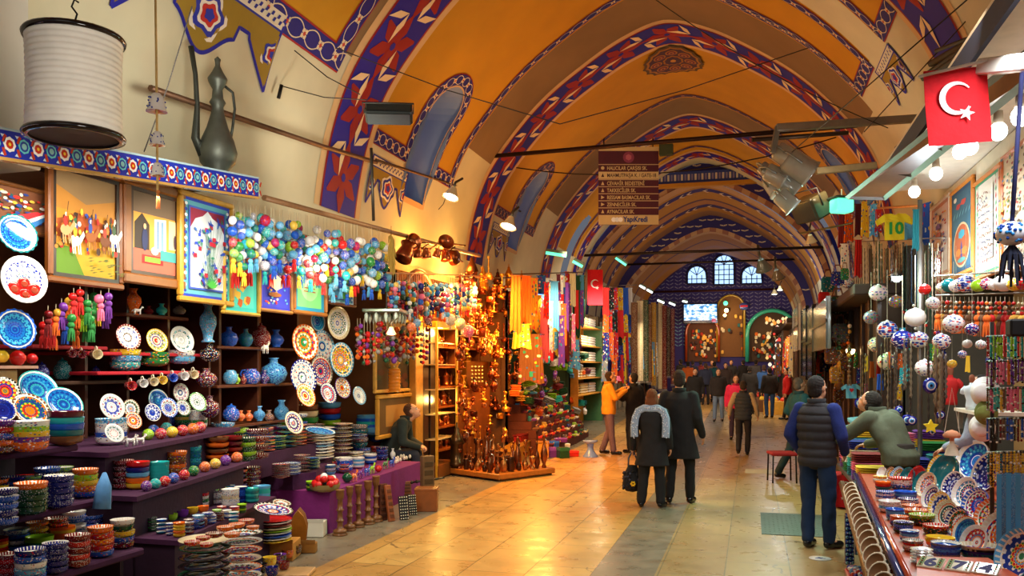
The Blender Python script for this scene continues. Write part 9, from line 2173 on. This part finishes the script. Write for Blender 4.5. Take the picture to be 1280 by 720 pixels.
# seated man on the left
p=Vector((-5.02,11.95,0))
sm=person(p.x,p.y,0,-1.35,1.74,'seated man in a dark green jacket bending over his hands beside the plates',(34,46,44),(34,38,52),hair=(70,44,26),coatr=1.1,shoes=(60,50,44),pose=dict(pel=(0,-.25,.50),lh=(-.1,-.22,.48),rh=(.1,-.22,.48),lk=(-.14,.22,.50),rk=(.14,.22,.50),la=(-.14,.26,.085),ra=(.15,.28,.085),lt=(-.16,.4,.03),rt=(.17,.42,.03),chest=(0,-.06,.84),neck=(0,.06,1.02),head=(0,.16,1.14),ls=(-.19,.04,.98),rs=(.19,.04,.98),le=(-.26,.06,.70),re=(.26,.06,.70),lw=(-.10,.26,.62),rw=(.10,.26,.62),tilt=-.5,lcurl=1.0,rcurl=1.0),hem=.42)
o=empty('stool',(p.x-.26,p.y-.06,0),(0,0,-1.35),'low wooden stool under the seated man','stool'); m=MB(); m.box((-.17,-.17,.36),(.17,.17,.40),(110,70,40),bev=.015); m.build('seat','wood',o)
for(x,y_) in((-.14,-.14),(.14,-.14),(-.14,.14),(.14,.14)):m=MB(); m.tube([(x,y_,0),(x,y_,.36)],.016,6,(90,56,30)); m.build('leg','wood',o)
# stall keepers behind the hanging beads
p=at(1122,640,Z=0); 
person(1.42,9.3,0,.85,1.72,'stall keeper in a grey green jacket bending to the left behind the beads',(92,100,78),(60,56,50),hair=(40,36,30),coatr=1.15,hairlen='short',pose=dict(chest=(0,.12,1.22),neck=(0,.26,1.36),head=(0,.36,1.46),ls=(-.19,.22,1.30),rs=(.19,.22,1.30),le=(-.24,.45,1.12),lw=(-.18,.66,1.05),re=(.26,.3,1.05),rw=(.2,.5,1.0),tilt=-.5))
person(2.08,9.05,0,1.15,1.72,'man with a dark cap of hair and grey sleeves behind the evil eye beads',(40,40,46),(50,50,60),hair=(44,38,36),sleeves=(150,160,176),hem=.9,pose=dict(tilt=-.15,hd=.3,re=(.27,.0,1.14),rw=(.24,.16,.92),le=(-.25,.05,1.15),lw=(-.2,.25,1.05)))
# the crowd further in
CR_=[(898,515,461,'man in a dark jacket and light jeans walking towards us',(40,34,34),(110,130,160),PI,0),(869,518,459,'person in a black coat left of the man in light jeans',DARK,DARK,PI,1),(882,500,451,'person in dark blue standing in the far crowd',(30,36,60),DARK,.2,0),(920,504,466,'person in a bright pink jacket in the far crowd',(220,40,90),(60,40,60),PI,0),(937,512,455,'person in a long black coat right of the pink jacket',DARK,DARK,0,1),(907,498,451,'person with a brown face behind the man in light jeans',(50,36,34),DARK,PI,0),(914,480,445,'man in dark clothes on the ramp before the tall archway',(40,40,44),(60,60,60),PI,0),(851,490,442,'person in black by the far left shop',DARK,DARK,.8,0),(866,486,444,'person in navy by the far left shop',(24,30,60),DARK,0,0),(929,486,444,'person in a dark coat right of the archway man',DARK,DARK,.4,1),(945,488,446,'person in grey near the right arch',(70,70,76),DARK,-.5,0),(962,501,458,'man in a black sweater and blue jeans at the far right',DARK,(36,70,120),.3,0),(984,515,459,'person in a bright red jacket at the lamp shop',(200,24,30),DARK,1.6,0),(805,506,442,'person in dark clothes beside the hanging rugs',(30,34,44),DARK,-.4,0),(890,484,446,'person in brown in the far middle',(80,50,36),DARK,PI,0),(876,482,444,'person in dark red in the far left middle',(100,24,26),DARK,0,0),(893,478,446,'small distant person in teal before the archway',(20,80,90),DARK,0,0),(955,480,448,'distant person in a blue top near the right arch',(40,80,140),DARK,0,0),(860,478,446,'distant person in orange at the far left',(190,90,30),DARK,0,0)]
for i, (px,pf,pt,lb,tp,bt,yw,ct) in enumerate(CR_):
 Hh=1.72; d=Hh*F/(pf-pt); z0=1.8-(pf-HZ)*d/F
 p=at(px,pf,d=d); zf=floor_z(p.y); d=F*(CH-zf)/(pf-HZ); d=min(d,36); p=at(px,pf,d=d)
 zf=floor_z(p.y); Hh=max(1.55,min(1.85,(pf-pt)*d/F))
 person(p.x,p.y,zf,yw,Hh,lb,tp,bt,vox=.026,near=False,coat=ct,hem=.62 if ct else None,coatr=1.1,hair=random.choice([(30,24,22),(60,40,30),(24,20,20)]),pose=dict(la=(-.12,-.08,.1),ra=(.12,.1,.085),rt=(.13,.23,.03),lt=(-.13,.05,.03)))
p=at(905,506,Z=.05); o=empty('shopping_bag',(p.x,p.y-.25,floor_z(p.y)+.3),label='dark green bag carried between the jeans man and the pink jacket',cat='bag'); m=MB(); m.box((-.18,-.1,0),(.18,.1,.5),(30,90,40),bev=.05); m.build('bag_body','cloth',o); m=MB(); m.tube([(-.1,0,.48),(0,0,.75),(.1,0,.48)],.012,5,(30,60,36)); m.build('handle','cloth',o)
